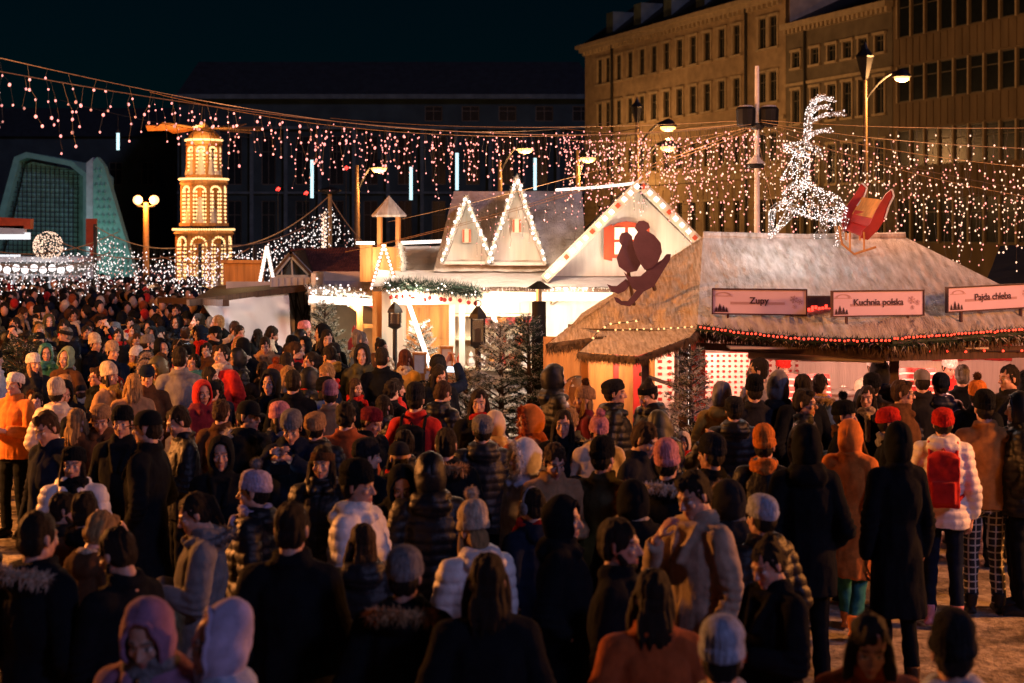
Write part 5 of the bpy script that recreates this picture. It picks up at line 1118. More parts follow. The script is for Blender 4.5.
m = MB(); m.tube([c + Vector((0, 0, -.185)), c + Vector((.02, 0, -.6)), c + Vector((0, 0, -.95))], .004, 5); m.build('string', M['darkcable'], t)
tag(bl)
for k, (px, py, nm, s) in enumerate(((420, 372, 'candle box', .17), (430, 388, 'small crate', .15), (447, 366, 'basket', .16))):
    p = W(px, py, 21.5); m = MB(); m.box((p.x, 21.5, p.z + .12), (s, s, .26)); [m.box((p.x + a * s * .5, 21.5 - s * .5, p.z + .13), (.02, .02, .30), mi=1) for a in (-1, 1)]; m.box((p.x, 21.5, p.z + .27), (s * 1.15, s * 1.15, .03), mi=1); m.box((p.x, 21.55, (p.z - .01) / 2), (.3, .22, p.z - .02), mi=2)
    tag(m.build('display_box', [M['snow'], M['wood'], M['wood']]), ('white box on a crate beside the wooden door', 'low wooden box on a crate under the leaning lit pole', 'white box on a crate beside the white porch posts')[k], 'box', 'display boxes by the wooden door')

# pole with two black loudspeakers
pl = thing('speaker_pole', 'slim white pole with two black loudspeakers rising behind the food stall', 'pole', (W(757, 0, 20).x, 20, 0)); x = W(757, 0, 20).x; zz3 = lambda y: W(0, y, 20).z
m = MB(); m.tube([(x, 20, 0), (x, 20, zz3(66))], [.05, .028], 12); m.build('mast', M['steel'], pl)
for px, s in ((746, -1), (769, 1)):
    c = W(px, 117, 20); m = MB(); m.loft_at([(-.13, .10, .12, 0), (-.1, .125, .14, 0), (.1, .135, .15, 0), (.13, .11, .13, 0)], c, 12, 0); sp = m.build('loudspeaker', M['black'], pl); m = MB(); m.loft_at([(.131, .11, .13, 0), (.15, .09, .11, 0), (.16, .03, .04, 0)], c, 12, 0); m.build('snow_cap', M['snow'], sp); 
m = MB(); m.bar(W(746, 116, 20.02), W(769, 116, 20.02), .04); m.lathe([(.05, zz3(130)), (.09, zz3(128)), (.09, zz3(125)), (.03, zz3(123))], (x, 20, 0), 10); m.build('bracket', M['iron'], pl)
m = MB(); c = W(756, 166, 19.92); m.lathe([(.10, c.z - .03), (.12, c.z), (.10, c.z + .03)], (c.x, c.y, 0), 10, 1); m.lathe([(.13, c.z + .03), (.09, c.z + .07), (.02, c.z + .15)], (c.x, c.y, 0), 8, 0); m.build('small_shade', [M['steel'], M['iron']], pl)

# reindeer of lights
rd = thing('light_reindeer', 'leaping reindeer sculpture covered in white fairy lights on the stall roof', 'light sculpture', W(808, 262, 17.0)); Y = 17.15; rr = random.Random(11)
def limb(name, pts, rs, n, em='white', br=.0062, parent=rd):
    P = [W(a, b, Y + (c if c else 0)) for a, b, c in pts]; R = [q * .95 * Y / F for q in rs]; n = int(n * .8); m = MB(); seg = [(P[i + 1] - P[i]).length for i in range(len(P) - 1)]; T = sum(seg)
    for i in range(len(P) - 1):                           # wire hoops and stringers
        d = (P[i + 1] - P[i]).normalized(); u = d.orthogonal().normalized(); v = d.cross(u); k = max(1, int(seg[i] / .12))
        for s in range(k): c = P[i].lerp(P[i + 1], s / k); q = R[i] + (R[i + 1] - R[i]) * s / k; m.tube([c + (u * math.cos(a) + v * math.sin(a)) * q for a in [2 * PI * j / 10 for j in range(11)]], .003, 4, 1, cap=False)
        for j in range(5): a = 2 * PI * j / 5; w_ = u * math.cos(a) + v * math.sin(a); m.tube([P[i] + w_ * R[i], P[i + 1] + w_ * R[i + 1]], .003, 4, 1)
        for _ in range(int(n * seg[i] / T)):
            s = rr.random(); a = rr.random() * 2 * PI; c = P[i].lerp(P[i + 1], s) + (u * math.cos(a) + v * math.sin(a)) * (R[i] + (R[i + 1] - R[i]) * s) * rr.uniform(.9, 1.03); m.ball(c, br * rr.uniform(.8, 1.15), 5, 4, 0)
    return m.build(name, [EM[em], M['tin']], parent)
limb('body', [(789, 186, 0), (797, 196, 0), (815, 203, 0), (833, 209, 0), (845, 216, 0)], [9, 19, 17, 15, 7], 620)
limb('neck', [(803, 152, 0), (799, 168, 0), (794, 184, 0)], [8, 11.5, 15], 210)
limb('head', [(783, 148, 0), (793, 148, 0), (804, 149, 0), (810, 152, 0)], [3.5, 6, 8.5, 7], 130)
limb('ear', [(808, 146, 0), (817, 150, 0), (822, 157, 0)], [3, 4, 1], 26)
limb('front_leg', [(790, 205, -.1), (779, 206, -.1), (772, 211, -.1), (770, 240, -.1)], [6, 4.5, 3.5, 2], 90); limb('front_leg', [(793, 208, .1), (786, 218, .1), (780, 226, .1), (774, 233, .1)], [6, 4.5, 3, 2], 60)
limb('hind_leg', [(841, 218, -.1), (840, 232, -.1), (838, 244, -.1), (822, 260, -.1)], [9, 5, 3, 2], 90); limb('hind_leg', [(830, 216, .1), (823, 231, .1), (813, 240, .1), (797, 254, .1)], [9, 5, 3, 2], 70)
for k, d in enumerate((-.05, .06)):
    o = 0 if k == 0 else 4
    limb('antler', [(806, 144, d), (806 + o, 125, d), (807 + o, 112, d), (812 + o, 101, d), (821 + o, 94, d)], [2.6, 2.2, 2, 1.8, 1.2], 110)
    for br_ in ([(811, 102), (822, 98), (834, 98 + o)], [(807, 115), (818, 107), (831, 105 + o)], [(807, 124), (822, 115), (845, 111 + o)], [(807, 137), (818, 131), (831, 128 + o)]): limb('antler_tine', [(a + o * .5, b, d) for a, b in br_], [2, 1.8, 1.0], 46)
# red sleigh behind it
sl = thing('red_sleigh', 'red wooden sleigh with curled sides on the stall roof behind the reindeer', 'sleigh', W(866, 250, 17.15))
sideA = [(862, 183), (867, 188), (864, 197), (857, 206), (852, 216), (851, 230), (843, 232), (842, 222), (845, 209), (852, 199), (858, 190)]
sideB = [(892, 189), (894, 196), (889, 206), (885, 219), (878, 230), (868, 240), (861, 238), (862, 231), (870, 224), (875, 213), (881, 202), (886, 194)]
for poly, Y, nm in ((sideA, 17.25, 'side_panel'), (sideB, 16.75, 'side_panel')):
    m = MB(); m.prism(flat(poly, Y), (0, Y, 0), X3, Z3, (0, .035, 0)); o = m.build(nm, M['redpaint'], sl); m = MB(); P = [W(a, b, Y - .012) for a, b in poly]; m.tube(P[:4], .009, 6); m.build('piping', M['snow'], o)
m = MB(); m.slab([W(845, 229, 17.25), W(866, 237, 16.8), W(878, 226, 16.8), W(852, 221, 17.25)], .03); m.slab([W(852, 214, 17.25), W(872, 218, 16.8), W(884, 200, 16.8), W(862, 197, 17.25)], .03, 1); m.slab([W(850, 221, 17.22), W(870, 227, 16.8), W(876, 214, 16.8), W(855, 210, 17.22)], .05, 0); m.build('seat', [M['redpaint'], M['wood']], sl)
m = MB(); 
for Y, o in ((17.2, 0), (16.75, 4)): m.tube([W(835 + o, 226, Y), W(838 + o, 244, Y), W(850 + o, 252 + o * .5, Y), W(872 + o, 247, Y)], .014, 8); [m.tube([W(q + o, 232, Y), W(q + o, 251, Y)], .011, 6) for q in (846, 860)]
m.build('runner', M['wood'], sl)
# plywood silhouette of two riders on a sled
cu = thing('plywood_silhouette', 'mauve plywood silhouette of two round riders on a sled on the thatch', 'cutout', W(640, 305, 16.1)); D = (0, .035, 0)
parts = [('rider', 16.05, [(619.5, 237), (621.8, 233), (627.5, 232), (632, 236), (632.7, 241), (639, 250), (641.8, 262), (637, 271), (627.5, 273), (619, 266.6), (616.7, 258), (620, 250), (622, 245.6), (619.5, 242)]),
         ('rider', 15.98, [(636, 224.7), (639, 221), (643.7, 220.5), (648.5, 223), (650, 227.6), (646.5, 230.4), (654, 235), (660.8, 242.8), (662, 252), (658, 262), (652, 267.5), (645, 270), (640, 263), (636, 254), (633, 244.7), (634.6, 237), (638, 232), (635, 228)]),
         ('sled', 16.0, [(623.7, 272), (630, 277), (641, 276), (652, 266), (662, 260), (667, 254), (671, 254), (670, 260), (662, 273), (654, 286.5), (641, 293), (632, 288), (629, 282)]),
         ('runner', 16.02, [(607, 284), (612, 286), (617, 286), (626, 279), (632, 283), (625, 291), (618, 294), (611, 291)]), ('runner', 15.96, [(614, 297), (618, 298), (622, 301), (628, 301), (637, 290), (645, 290), (637, 300), (630, 306.5), (621, 305), (616, 302)])]
for nm, Y, poly in parts: m = MB(); m.prism(flat(poly, Y), (0, Y, 0), X3, Z3, D); m.build(nm, M['purple'], cu)
m = MB(); m.bar(W(645, 262, 16.1), W(655, 290, 16.3), .03); m.bar(W(628, 270, 16.1), W(634, 305, 16.3), .03); m.build('prop', M['darkwood'], cu)

# ================================================================== FAIRY LIGHTS
rs = random.Random(21)
def strand_mesh(k, step, rb, em, seed):
    r = random.Random(seed); m = MB(); p = Vector((0, 0, 0)); pts = [p.copy()]; sl = r.gauss(0, .018)
    for i in range(k):
        p = p + Vector((r.gauss(0, .022) + sl, r.gauss(0, .022), -step * r.uniform(.5, 1.8))); pts.append(p.copy())
        q = r.uniform(.65, 1.15); m.ball(p + Vector((r.gauss(0, .006), 0, -.012)), (rb * .8 * q, rb * .8 * q, rb * q), 6, 5, 0 if r.random() < .8 else 2)
    m.tube(pts, .0022, 4, 1); return m.mesh('strand', [EM[em], M['darkcable'], EM['dim']])
_sm = {}
def strand(k, step, rb, em):
    v = rs.randrange(5); key = (k, round(step, 3), rb, em, v)
    if key not in _sm: _sm[key] = strand_mesh(k, step, rb, em, hash((k, v)) % 997)
    return _sm[key]
NSTR = [0]
def light_string(a, b, sag, label, n, kmin, kmax, step=.085, rb=.013, em='pink', span=(0, 1), group='light strings over the market', cr=.004, dens=1.0):
    a, b = Vector(a), Vector(b); n = int(n * (.72 if 'far' not in group else .8)); t = thing('light_string', label, 'light string', (a + b) / 2 - Vector((0, 0, sag)), group); P = lambda u: a.lerp(b, u) - Vector((0, 0, 4 * sag * u * (1 - u)))
    m = MB(); m.tube([P(i / 30) for i in range(31)], cr, 5); m.build('cable', M['cable'], t); o = Vector(t.location)
    for i in range(n):
        u = span[0] + (span[1] - span[0]) * ((i + rs.uniform(.1, .9)) / n); s = shared('light_strand', strand(rs.randint(kmin, kmax), step, rb, em), t); s.location = P(u) - o; s.rotation_euler = (rs.gauss(0, .05), rs.gauss(0, .05), rs.random() * 6)
    NSTR[0] += n; return t
HUB = W(757, 122, 20)
A1 = W(-50, 46, 11.5)
light_string(A1, W(610, 122, 27), .38, 'nearest light string, from the upper left corner sagging over the crowd', 74, 2, 5, .10, .0145, 'pink')
light_string(W(-60, 60, 11), HUB + Vector((0, 0, -.02)), .32, 'long light string from the left edge to the loudspeaker pole', 84, 2, 5, .09, .014, 'pink')
light_string(W(150, 92, 25), HUB, .42, 'light string crossing before the far dark building', 66, 2, 6, .14, .0155, 'pink')
light_string(W(330, 118, 30), HUB + Vector((0, 0, .03)), .14, 'nearly level light string above the white house ridge', 56, 3, 8, .14, .016, 'pink')
light_string(W(560, 128, 27), HUB + Vector((0, 0, .01)), .12, 'densest light string just left of the loudspeaker pole', 70, 4, 11, .11, .0155, 'pink')
light_string(W(570, 140, 24), HUB + Vector((0, 0, -.06)), .10, 'lower dense light string left of the loudspeaker pole', 60, 3, 9, .10, .015, 'warm')
light_string(W(380, 244, 21.5), HUB + Vector((0, 0, -.05)), .10, 'light string rising from the belfry to the loudspeaker pole', 26, 1, 4, .12, .011, 'pink', (.25, .98))
light_string(W(345, 252, 22.5), HUB + Vector((0, 0, -.09)), .14, 'lowest light string rising from the left booth to the loudspeaker pole', 22, 1, 3, .12, .011, 'pink', (.2, .98))
light_string(W(388, 222, 25), HUB + Vector((0, 0, -.03)), .06, 'thin light string over the two lit dormers', 26, 2, 6, .10, .010, 'pink', (.2, .98))
light_string(HUB + Vector((0, 0, .03)), W(1075, 127, 16), .05, 'upper light string from the loudspeaker pole to the right edge', 46, 3, 9, .12, .012, 'warm')
light_string(HUB + Vector((0, 0, .01)), W(1090, 150, 15), .08, 'second light string from the loudspeaker pole to the right edge', 46, 3, 9, .12, .012, 'warm')
light_string(HUB, W(1090, 172, 18), .10, 'third light string down from the loudspeaker pole to the right edge', 50, 3, 9, .12, .0125, 'pink')
light_string(HUB + Vector((0, 0, -.02)), W(1085, 205, 19), .14, 'steepest light string from the loudspeaker pole behind the red sleigh', 62, 2, 7, .12, .0125, 'warm')
light_string(W(752, 132, 22), W(1085, 200, 24), .05, 'light string hanging lowest behind the reindeer and sleigh', 54, 3, 8, .13, .015, 'warm')
light_string(HUB + Vector((0, .1, -.1)), W(776, 220, 20.2), .0, 'short light curtain dropping beside the loudspeaker pole', 20, 2, 5, .11, .012, 'warm')
# far lit garlands over the lane on the left
def far_garland(a, b, sag, label, n, k, Y_=38, em='white', rb=.03):
    return light_string(a, b, sag, label, int(n * 1.15), k[0], k[1] + 2, .19, rb * .62, em, group='far garlands over the left lane', cr=.012)
far_garland(W(200, 246, 37), W(330, 195, 37), .45, 'far lit garland rising from the pyramid tower to the dark post', 90, (4, 9))
far_garland(W(330, 197, 37), W(400, 262, 37), .35, 'far lit garland falling from the dark post behind the belfry', 52, (3, 8))
far_garland(W(215, 244, 34), W(330, 210, 36), .30, 'lower lit garland between pyramid tower and dark post', 80, (3, 8))
far_garland(W(-10, 250, 40), W(118, 232, 40), .3, 'lit garland before the teal pavilion at the left edge', 70, (2, 7))
far_garland(W(95, 226, 38), W(215, 238, 38), .4, 'lit garland sagging between the teal spike and the pyramid tower', 84, (3, 9))
far_garland(W(60, 242, 36), W(215, 246, 35), .35, 'low lit garland over the far crowd before the teal spike', 90, (2, 6))
far_garland(W(-10, 262, 34), W(110, 252, 36), .25, 'lowest lit garland above the far crowd at the left edge', 70, (2, 5))
far_garland(W(160, 256, 33), W(250, 248, 33), .25, 'short lit garland before the foot of the pyramid tower', 60, (2, 6))
pd = thing('garland_post', 'dark slim post with flat cap carrying the far garlands', 'post', (W(330, 0, 37).x, 37, 0)); m = MB(); x = W(330, 0, 37).x; m.tube([(x, 37, 0), (x, 37, W(0, 188, 37).z)], .05, 8); m.build('shaft', M['rust'], pd); m = MB(); z = W(0, 190, 37).z; m.lathe([(.12, z - .1), (.28, z - .03), (.28, z), (.05, z + .08)], (x, 37, 0), 12); m.build('cap', M['iron'], pd)
mm = thing('garland_column', 'column of white bulbs wound round the dark garland post', 'light column', (x - .12, 36.9, 2.4)); m = MB()
for i in range(60): z = 2.4 + 1.2 * i / 60; m.ball((x - .13 + .05 * math.cos(i * 1.3), 36.85 + .05 * math.sin(i * 1.3), z), .024, 5, 4)
m.build('bulbs', EM['warm'], mm)
for px, Y in ((200, 37.2), (400, 37.1), (95, 38.1), (-14, 40), (255, 33)): 
    x = W(px, 0, Y).x; m = MB(); m.tube([(x, Y, 0), (x, Y, W(0, {200: 244, 400: 260, 95: 224, -14: 248, 255: 246}[px], Y).z)], .045, 8); m.lathe([(.12, 0), (.1, .3)], (x, Y, 0), 8); tag(m.build('garland_post', M['iron']), {200: 'slim iron garland post behind the pyramid tower', 400: 'slim iron garland post behind the snowy side stall', 95: 'slim iron garland post before the teal spike', -14: 'slim iron garland post beyond the left edge', 255: 'slim iron garland post behind the plank kiosk'}[px], 'post', 'iron posts carrying the far garlands')
# falling-light tubes hung on a far cable
c0, c1 = W(60, 100, 42), W(640, 128, 42); ca = lambda u: c0.lerp(c1, u) - Vector((0, 0, 4 * .9 * u * (1 - u)))
m = MB(); m.tube([ca(i / 30) for i in range(31)], .01, 5); tag(m.build('hanging_cable', M['darkcable']), 'thin dark cable far behind carrying the pale blue falling light tubes', 'cable')
for k, (px, y0, y1) in enumerate(((118, 133, 150), (312, 160, 198), (411, 167, 200), (457, 153, 190), (535, 158, 190))):
    a, b = W(px, y0, 42), W(px, y1, 42); u = (a.x - c0.x) / (c1.x - c0.x); m = MB(); m.tube([a, b], .045, 8, 0); m.tube([ca(u), a], .006, 4, 1); m.lathe([(.05, a.z), (.05, a.z + .06), (.02, a.z + .09)], (a.x, a.y, 0), 8, 1)
    tag(m.build('falling_light_tube', [EM['ice'], M['darkcable']]), 'pale blue falling light tube, %s of the five from the left' % ('first', 'second', 'third', 'fourth', 'fifth')[k], 'light tube', 'falling light tubes on the far cable')
for k, (px, py) in enumerate(((278, 189), (306, 193), (346, 168))):
    a = W(px, py, 60); m = MB(); m.prism([(-.09, -.05), (.03, -.08), (.09, .03), (.01, .08), (-.05, .03)], a, (1, 0, 0), (0, 0, 1), (0, .05, 0)); m.tube([(a.x, 60.03, 0), a], .02, 6, 1); tag(m.build('red_neon_sign', [EM['redneon'], M['iron']]), ('small red neon mark on a post right of the pyramid tower', 'red neon mark under the first falling light tube', 'small red neon mark above the far garlands')[k], 'neon sign', 'red neon marks far away')
# ================================================================== THE CROWD
ADD = {None: 0.0, 'beanie': .035, 'tall': .07, 'hood': .03, 'peaked': .06, 'cap': .015, 'headband': .005, 'earmuffs': .01}
SPOTS = []                                               # (x, y, px, top_py, h)
def put(px, py, h, face, label, packlabel=None, **k):
    top = h + ADD[k.get('hat')] + (.05 if k.get('pom') else 0) + (.01 if not k.get('hat') else 0)
    Y = (HC - top) * F / (py - CY); x = (px - CX) * Y / F
    # facing is given relative to the line of sight: 0 towards the camera, 90 to the right, 180 away
    o = person((x, Y, 0), h=h, face=face, label=label, **k); SPOTS.append((x, Y, px, py, h))
    if packlabel: PEOPLE[-1][1]['label'] = packlabel
    return o
P_ = put
# -- front row, large dark shapes
P_(40, 505, 1.80, 150, 'dark haired person in black coat with beige fur collar, lower left corner', coat='parka', cc='black', fur='beige', hair='short', pose='pocket')
P_(122, 520, 1.74, -125, 'dark haired person in black coat behind the mauve hooded one, turned left', coat='wool', cc='black', hair='short', head='down', pose='hold', beard=True)
P_(150, 585, 1.74, -12, 'person in mauve jacket with hood up and pale grey scarf', coat='parka', cc='mauve', hat='hood', hc='mauve', scarf='grey', pose='hold', head='down')
P_(213, 592, 1.70, -70, 'person in lilac hood and pale grey coat facing left, beside the mauve hood', coat='parka', cc='paleblue', hat='peaked', hc='lilac', pose='hold')
P_(200, 486, 1.66, -78, 'person with black ponytail in fluffy grey coat facing left, behind the hoods', coat='parka', cc='grey', fur='grey', hair='tail', pose='hold', head='down')
P_(252, 456, 1.66, -95, 'person in lilac bobble hat with grey pompom and lilac scarf facing left', coat='puffer', cc='black', hat='beanie', hc='lilac', pom='grey', scarf='lilac', pose='pocket')
P_(292, 496, 1.84, 178, 'tall person with short dark hair and broad black coat seen from behind, centre left', coat='wool', cc='black', hair='short', pose='pocket')
P_(322, 443, 1.68, -6, 'person in brown headband with red lit face looking at the camera', coat='puffer', cc='black', hat='headband', hc='brown', hair='long', pose='hang')
P_(360, 456, 1.76, 68, 'person in black beanie and white puffer jacket with blue jeans facing right', coat='puffer', cc='white', hat='beanie', hc='black', pose='hold', trou='blue', shoe='white')
P_(405, 538, 1.70, 175, 'person in grey knitted beanie and black coat with tan collar, from behind', coat='parka', cc='black', fur='tan', hat='beanie', hc='grey', pose='pocket')
P_(487, 546, 1.76, 185, 'person with dark hair in black coat from behind, below the cream bobble hat', coat='wool', cc='black', hair='long', pose='pocket')
P_(476, 483, 1.64, -150, 'person in cream bobble hat and white puffer jacket leaning away', coat='puffer', cc='white', hat='tall', hc='cream', pom='cream', hair='long', hrc='blond', pose='hold', head='down')
P_(522, 434, 1.68, -62, 'person in white furry hood and pale patterned coat facing left', coat='parka', cc='paleblue', hat='hood', hc='white', fur='white', pose='pocket')
P_(553, 437, 1.70, 12, 'curly brown haired person in tan jacket looking down, face lit orange', coat='jacket', cc='tan', hair='curly', hrc='brown', pose='hold', head='down')
P_(604, 433, 1.70, 150, 'person with round black knitted beanie and dark coat turned away, beside the curly head', coat='wool', cc='olive', hat='beanie', hc='black', pose='pocket')
P_(566, 490, 1.66, 75, 'person in black hood facing right with pale lit cheek', coat='parka', cc='black', hat='hood', hc='black', pose='pocket')
P_(622, 513, 1.76, 72, 'dark haired bearded person in black coat facing right, front of centre', coat='wool', cc='black', hair='short', beard=True, pose='hang', head='ahead')
P_(668, 432, 1.72, 160, 'person in tall pale pink beanie and black coat with cream fur edge, from behind', coat='parka', cc='black', fur='cream', hat='tall', hc='pink', pose='pocket')
P_(698, 463, 1.82, -58, 'person in pale grey beige coat raising a hand to the mouth', coat='wool', cc='beige', hair='quiff', pose='mouth', head='down')
P_(652, 562, 1.70, 185, 'person with dark long hair and rust coloured coat from behind, bottom centre', coat='wool', cc='rust', hair='long', pose='pocket')
P_(722, 610, 1.70, 170, 'person in blue grey beanie and pale blue coat with black collar, bottom centre right', coat='parka', cc='paleblue', fur='black', hat='beanie', hc='paleblue', pose='pocket')
P_(760, 488, 1.64, -150, 'person in grey white beanie behind the grey beige coat', coat='puffer', cc='black', hat='beanie', hc='paleblue', pose='pocket')
P_(772, 532, 1.62, -60, 'person with dark hair and black coat rubbing red lit hands', coat='wool', cc='black', hair='bun', pose='hold', head='down')
P_(868, 602, 1.66, -10, 'dark long haired person in orange red coat looking down, bottom right', coat='wool', cc='rust', hair='long', pose='hold', head='down')
P_(952, 596, 1.70, 172, 'person in dark grey knitted hat and pale blue jacket, bottom right corner', coat='puffer', cc='paleblue', hat='tall', hc='charcoal', pose='pocket')
# -- second rows
P_(641, 416, 1.78, 55, 'person with short brown hair and black jacket facing right below the firs', coat='jacket', cc='charcoal', hair='short', hrc='brown', pose='hang', head='down')
P_(598, 404, 1.62, 8, 'smiling person in pink bobble hat with cream fur collar', coat='parka', cc='cream', fur='cream', hat='beanie', hc='pink', pom='pink', pose='pocket', head='down')
P_(563, 407, 1.66, -8, 'person with long dark hair and black coat facing the camera beside the pink bobble hat', coat='wool', cc='black', hair='long', pose='hold')
P_(528, 401, 1.66, -75, 'person in rust orange furry hood raising a phone', coat='parka', cc='rust', hat='hood', hc='orange', fur='rust', pose='phone')
P_(583, 377, 1.64, -80, 'person in brown bobble hat and dark coat facing left under the awning', coat='wool', cc='burgundy', hat='beanie', hc='tan', pom='brown', hair='long', hrc='blond', pose='pocket')
P_(556, 361, 1.80, 100, 'person in black hooded coat stretching an arm beside the clear balloon', coat='puffer', cc='black', hat='hood', hc='black', pose='hold')
P_(616, 374, 1.76, 82, 'person in charcoal beanie and black coat facing right under the awning', coat='puffer', cc='black', hat='beanie', hc='charcoal', pose='pocket')
P_(650, 378, 1.72, -60, 'person with hair bun and dark headband facing left under the awning', coat='puffer', cc='black', hat='headband', hc='black', hair='bun', pose='pocket', head='down')
P_(446, 424, 1.74, 180, 'short haired person in black coat with tan fur hood edge, seen from behind at centre', coat='parka', cc='black', fur='tan', hair='short', pose='pocket')
P_(482, 409, 1.68, 190, 'person in grey speckled beanie and dark jacket before the low bushy fir', coat='puffer', cc='charcoal', hat='beanie', hc='grey', pose='hold')
P_(416, 380, 1.76, 172, 'person in charcoal beanie, red jacket and black backpack', coat='jacket', cc='red', hat='beanie', hc='charcoal', pose='pocket', pack='black', packlabel='black backpack worn over a red jacket by the person in charcoal beanie')
P_(441, 377, 1.72, 140, 'person with navy scarf hunched in black puffer before the white rail', coat='puffer', cc='black', hair='short', hrc='brown', scarf='navy', pose='hold', head='down')
P_(406, 347, 1.68, 150, 'person with auburn hair and mustard yellow jacket before the wooden door', coat='jacket', cc='mustard', hair='long', hrc='auburn', scarf='cream', pose='hold')
P_(382, 345, 1.80, 178, 'person with short hair in long black coat from behind, beside the mustard jacket', coat='wool', cc='black', hair='short', pose='pocket')
P_(362, 341, 1.78, 0, 'person in dark hood facing the camera beside the lit booth', coat='parka', cc='olive', hat='hood', hc='charcoal', pose='pocket')
P_(402, 457, 1.66, 0, 'person in black hood with red lit nose at the centre of the crowd', coat='parka', cc='black', hat='hood', hc='black', pose='pocket', head='down')
P_(430, 447, 1.74, 185, 'broad person in black hood and puffer from behind, right of the red lit nose', coat='puffer', cc='black', hat='hood', hc='black', pose='pocket')
P_(292, 403, 1.74, -5, 'person in grey beanie and dark parka with olive fur hood facing the camera', coat='parka', cc='navy', fur='olive', hat='beanie', hc='grey', pose='phone', head='down')
P_(316, 406, 1.70, 175, 'person in plain tan beanie from behind, beside the olive fur hood', coat='puffer', cc='black', hat='beanie', hc='tan', pose='pocket')
P_(221, 432, 1.66, 8, 'person in black hood with red lit smiling face left of the lilac bobble hat', coat='wool', cc='black', hat='hood', hc='black', pose='pocket')
P_(182, 401, 1.74, -65, 'person with short dark hair and dark jacket facing left, orange cheek', coat='jacket', cc='black', hair='short', pose='hold', head='down')
P_(73, 440, 1.66, 6, 'person in black beanie and white coat with black scarf facing the camera', coat='puffer', cc='white', hat='beanie', hc='black', scarf='black', hair='long', pose='hold')
P_(50, 405, 1.80, -35, 'person with brown quiff and navy jacket, orange lit face turned left', coat='jacket', cc='navy', hair='quiff', hrc='brown', pose='hang', head='down')
P_(122, 401, 1.74, 0, 'person in plain black beanie facing the camera between two dark coats', coat='wool', cc='black', hat='beanie', hc='black', pose='pocket')
P_(101, 397, 1.68, 4, 'person in pale tan beanie pulled low, facing the camera', coat='parka', cc='brown', hat='beanie', hc='tan', pose='pocket', head='down')
P_(78, 405, 1.64, 160, 'person with blond hair in brown coat seen from behind', coat='wool', cc='brown', hair='long', hrc='blond', pose='pocket')
P_(146, 406, 1.82, -100, 'tall person in black cap and broad black coat facing left', coat='wool', cc='black', hat='cap', hc='black', hair='short', pose='pocket')
P_(111, 358, 1.66, 62, 'person in cream beanie and mustard scarf facing right', coat='wool', cc='tan', hat='tall', hc='cream', hair='long', scarf='mustard', pose='pocket')
P_(58, 373, 1.66, 172, 'person in cream beanie and cream coat from behind, dark strap', coat='puffer', cc='cream', hat='tall', hc='cream', pose='pocket')
P_(34, 350, 1.66, 48, 'person in white beanie with long blond hair facing right', coat='wool', cc='charcoal', hat='beanie', hc='white', hair='long', hrc='blond', pose='pocket')
P_(14, 368, 1.68, -20, 'person in white beanie and orange jacket at the left edge', coat='jacket', cc='orange', hat='beanie', hc='white', pose='hold')
P_(46, 341, 1.68, 22, 'person in teal hood facing the camera', coat='puffer', cc='teal', hat='hood', hc='teal', pose='pocket')
P_(65, 344, 1.64, -15, 'person in pale green bonnet hat among dark coats', coat='wool', cc='brown', hat='peaked', hc='green', pose='pocket')
P_(96, 330, 1.66, 50, 'person in ribbed cream beanie facing right behind the other cream beanie', coat='wool', cc='black', hat='tall', hc='cream', pose='hold')
P_(113, 339, 1.70, 45, 'person in beige beanie and dark coat beside the ribbed cream beanie', coat='wool', cc='navy', hat='beanie', hc='beige', pose='pocket')
P_(203, 377, 1.66, 30, 'person in burgundy hood turned to the right', coat='parka', cc='burgundy', hat='hood', hc='red', pose='pocket')
P_(180, 344, 1.88, 182, 'big person in grey woven coat from behind, left of the burgundy hood', coat='wool', cc='grey', hair='short', pose='pocket')
P_(133, 371, 1.66, 200, 'person with long blond hair from behind, right of the two cream beanies', coat='wool', cc='tan', hair='long', hrc='blond', pose='pocket')
P_(147, 362, 1.72, 15, 'person in dark cap facing the camera right of the blond hair', coat='jacket', cc='brown', hat='cap', hc='navy', pose='pocket')
P_(346, 398, 1.76, 178, 'person with black hair and rust brown coat from behind, right of the tan beanie', coat='wool', cc='rust', hair='curly', pose='pocket')
P_(330, 378, 1.64, 190, 'person in purple beanie and tan coat from behind', coat='wool', cc='tan', hat='beanie', hc='mauve', pose='pocket')
P_(270, 366, 1.76, -15, 'person in charcoal hood with lit cheek turned left below the tarpaulin', coat='wool', cc='black', hat='hood', hc='charcoal', pose='pocket')
P_(293, 367, 1.78, 182, 'person with cropped dark hair and black coat from behind below the tarpaulin', coat='wool', cc='black', hair='short', pose='hang')
P_(222, 396, 1.66, 170, 'person with curly brown hair rimmed by light, right of the burgundy hood', coat='wool', cc='brown', hair='curly', hrc='brown', pose='pocket')
P_(250, 397, 1.76, 60, 'person in black cap facing right with orange lit chin', coat='parka', cc='black', hat='cap', hc='black', fur='cream', pose='pocket')
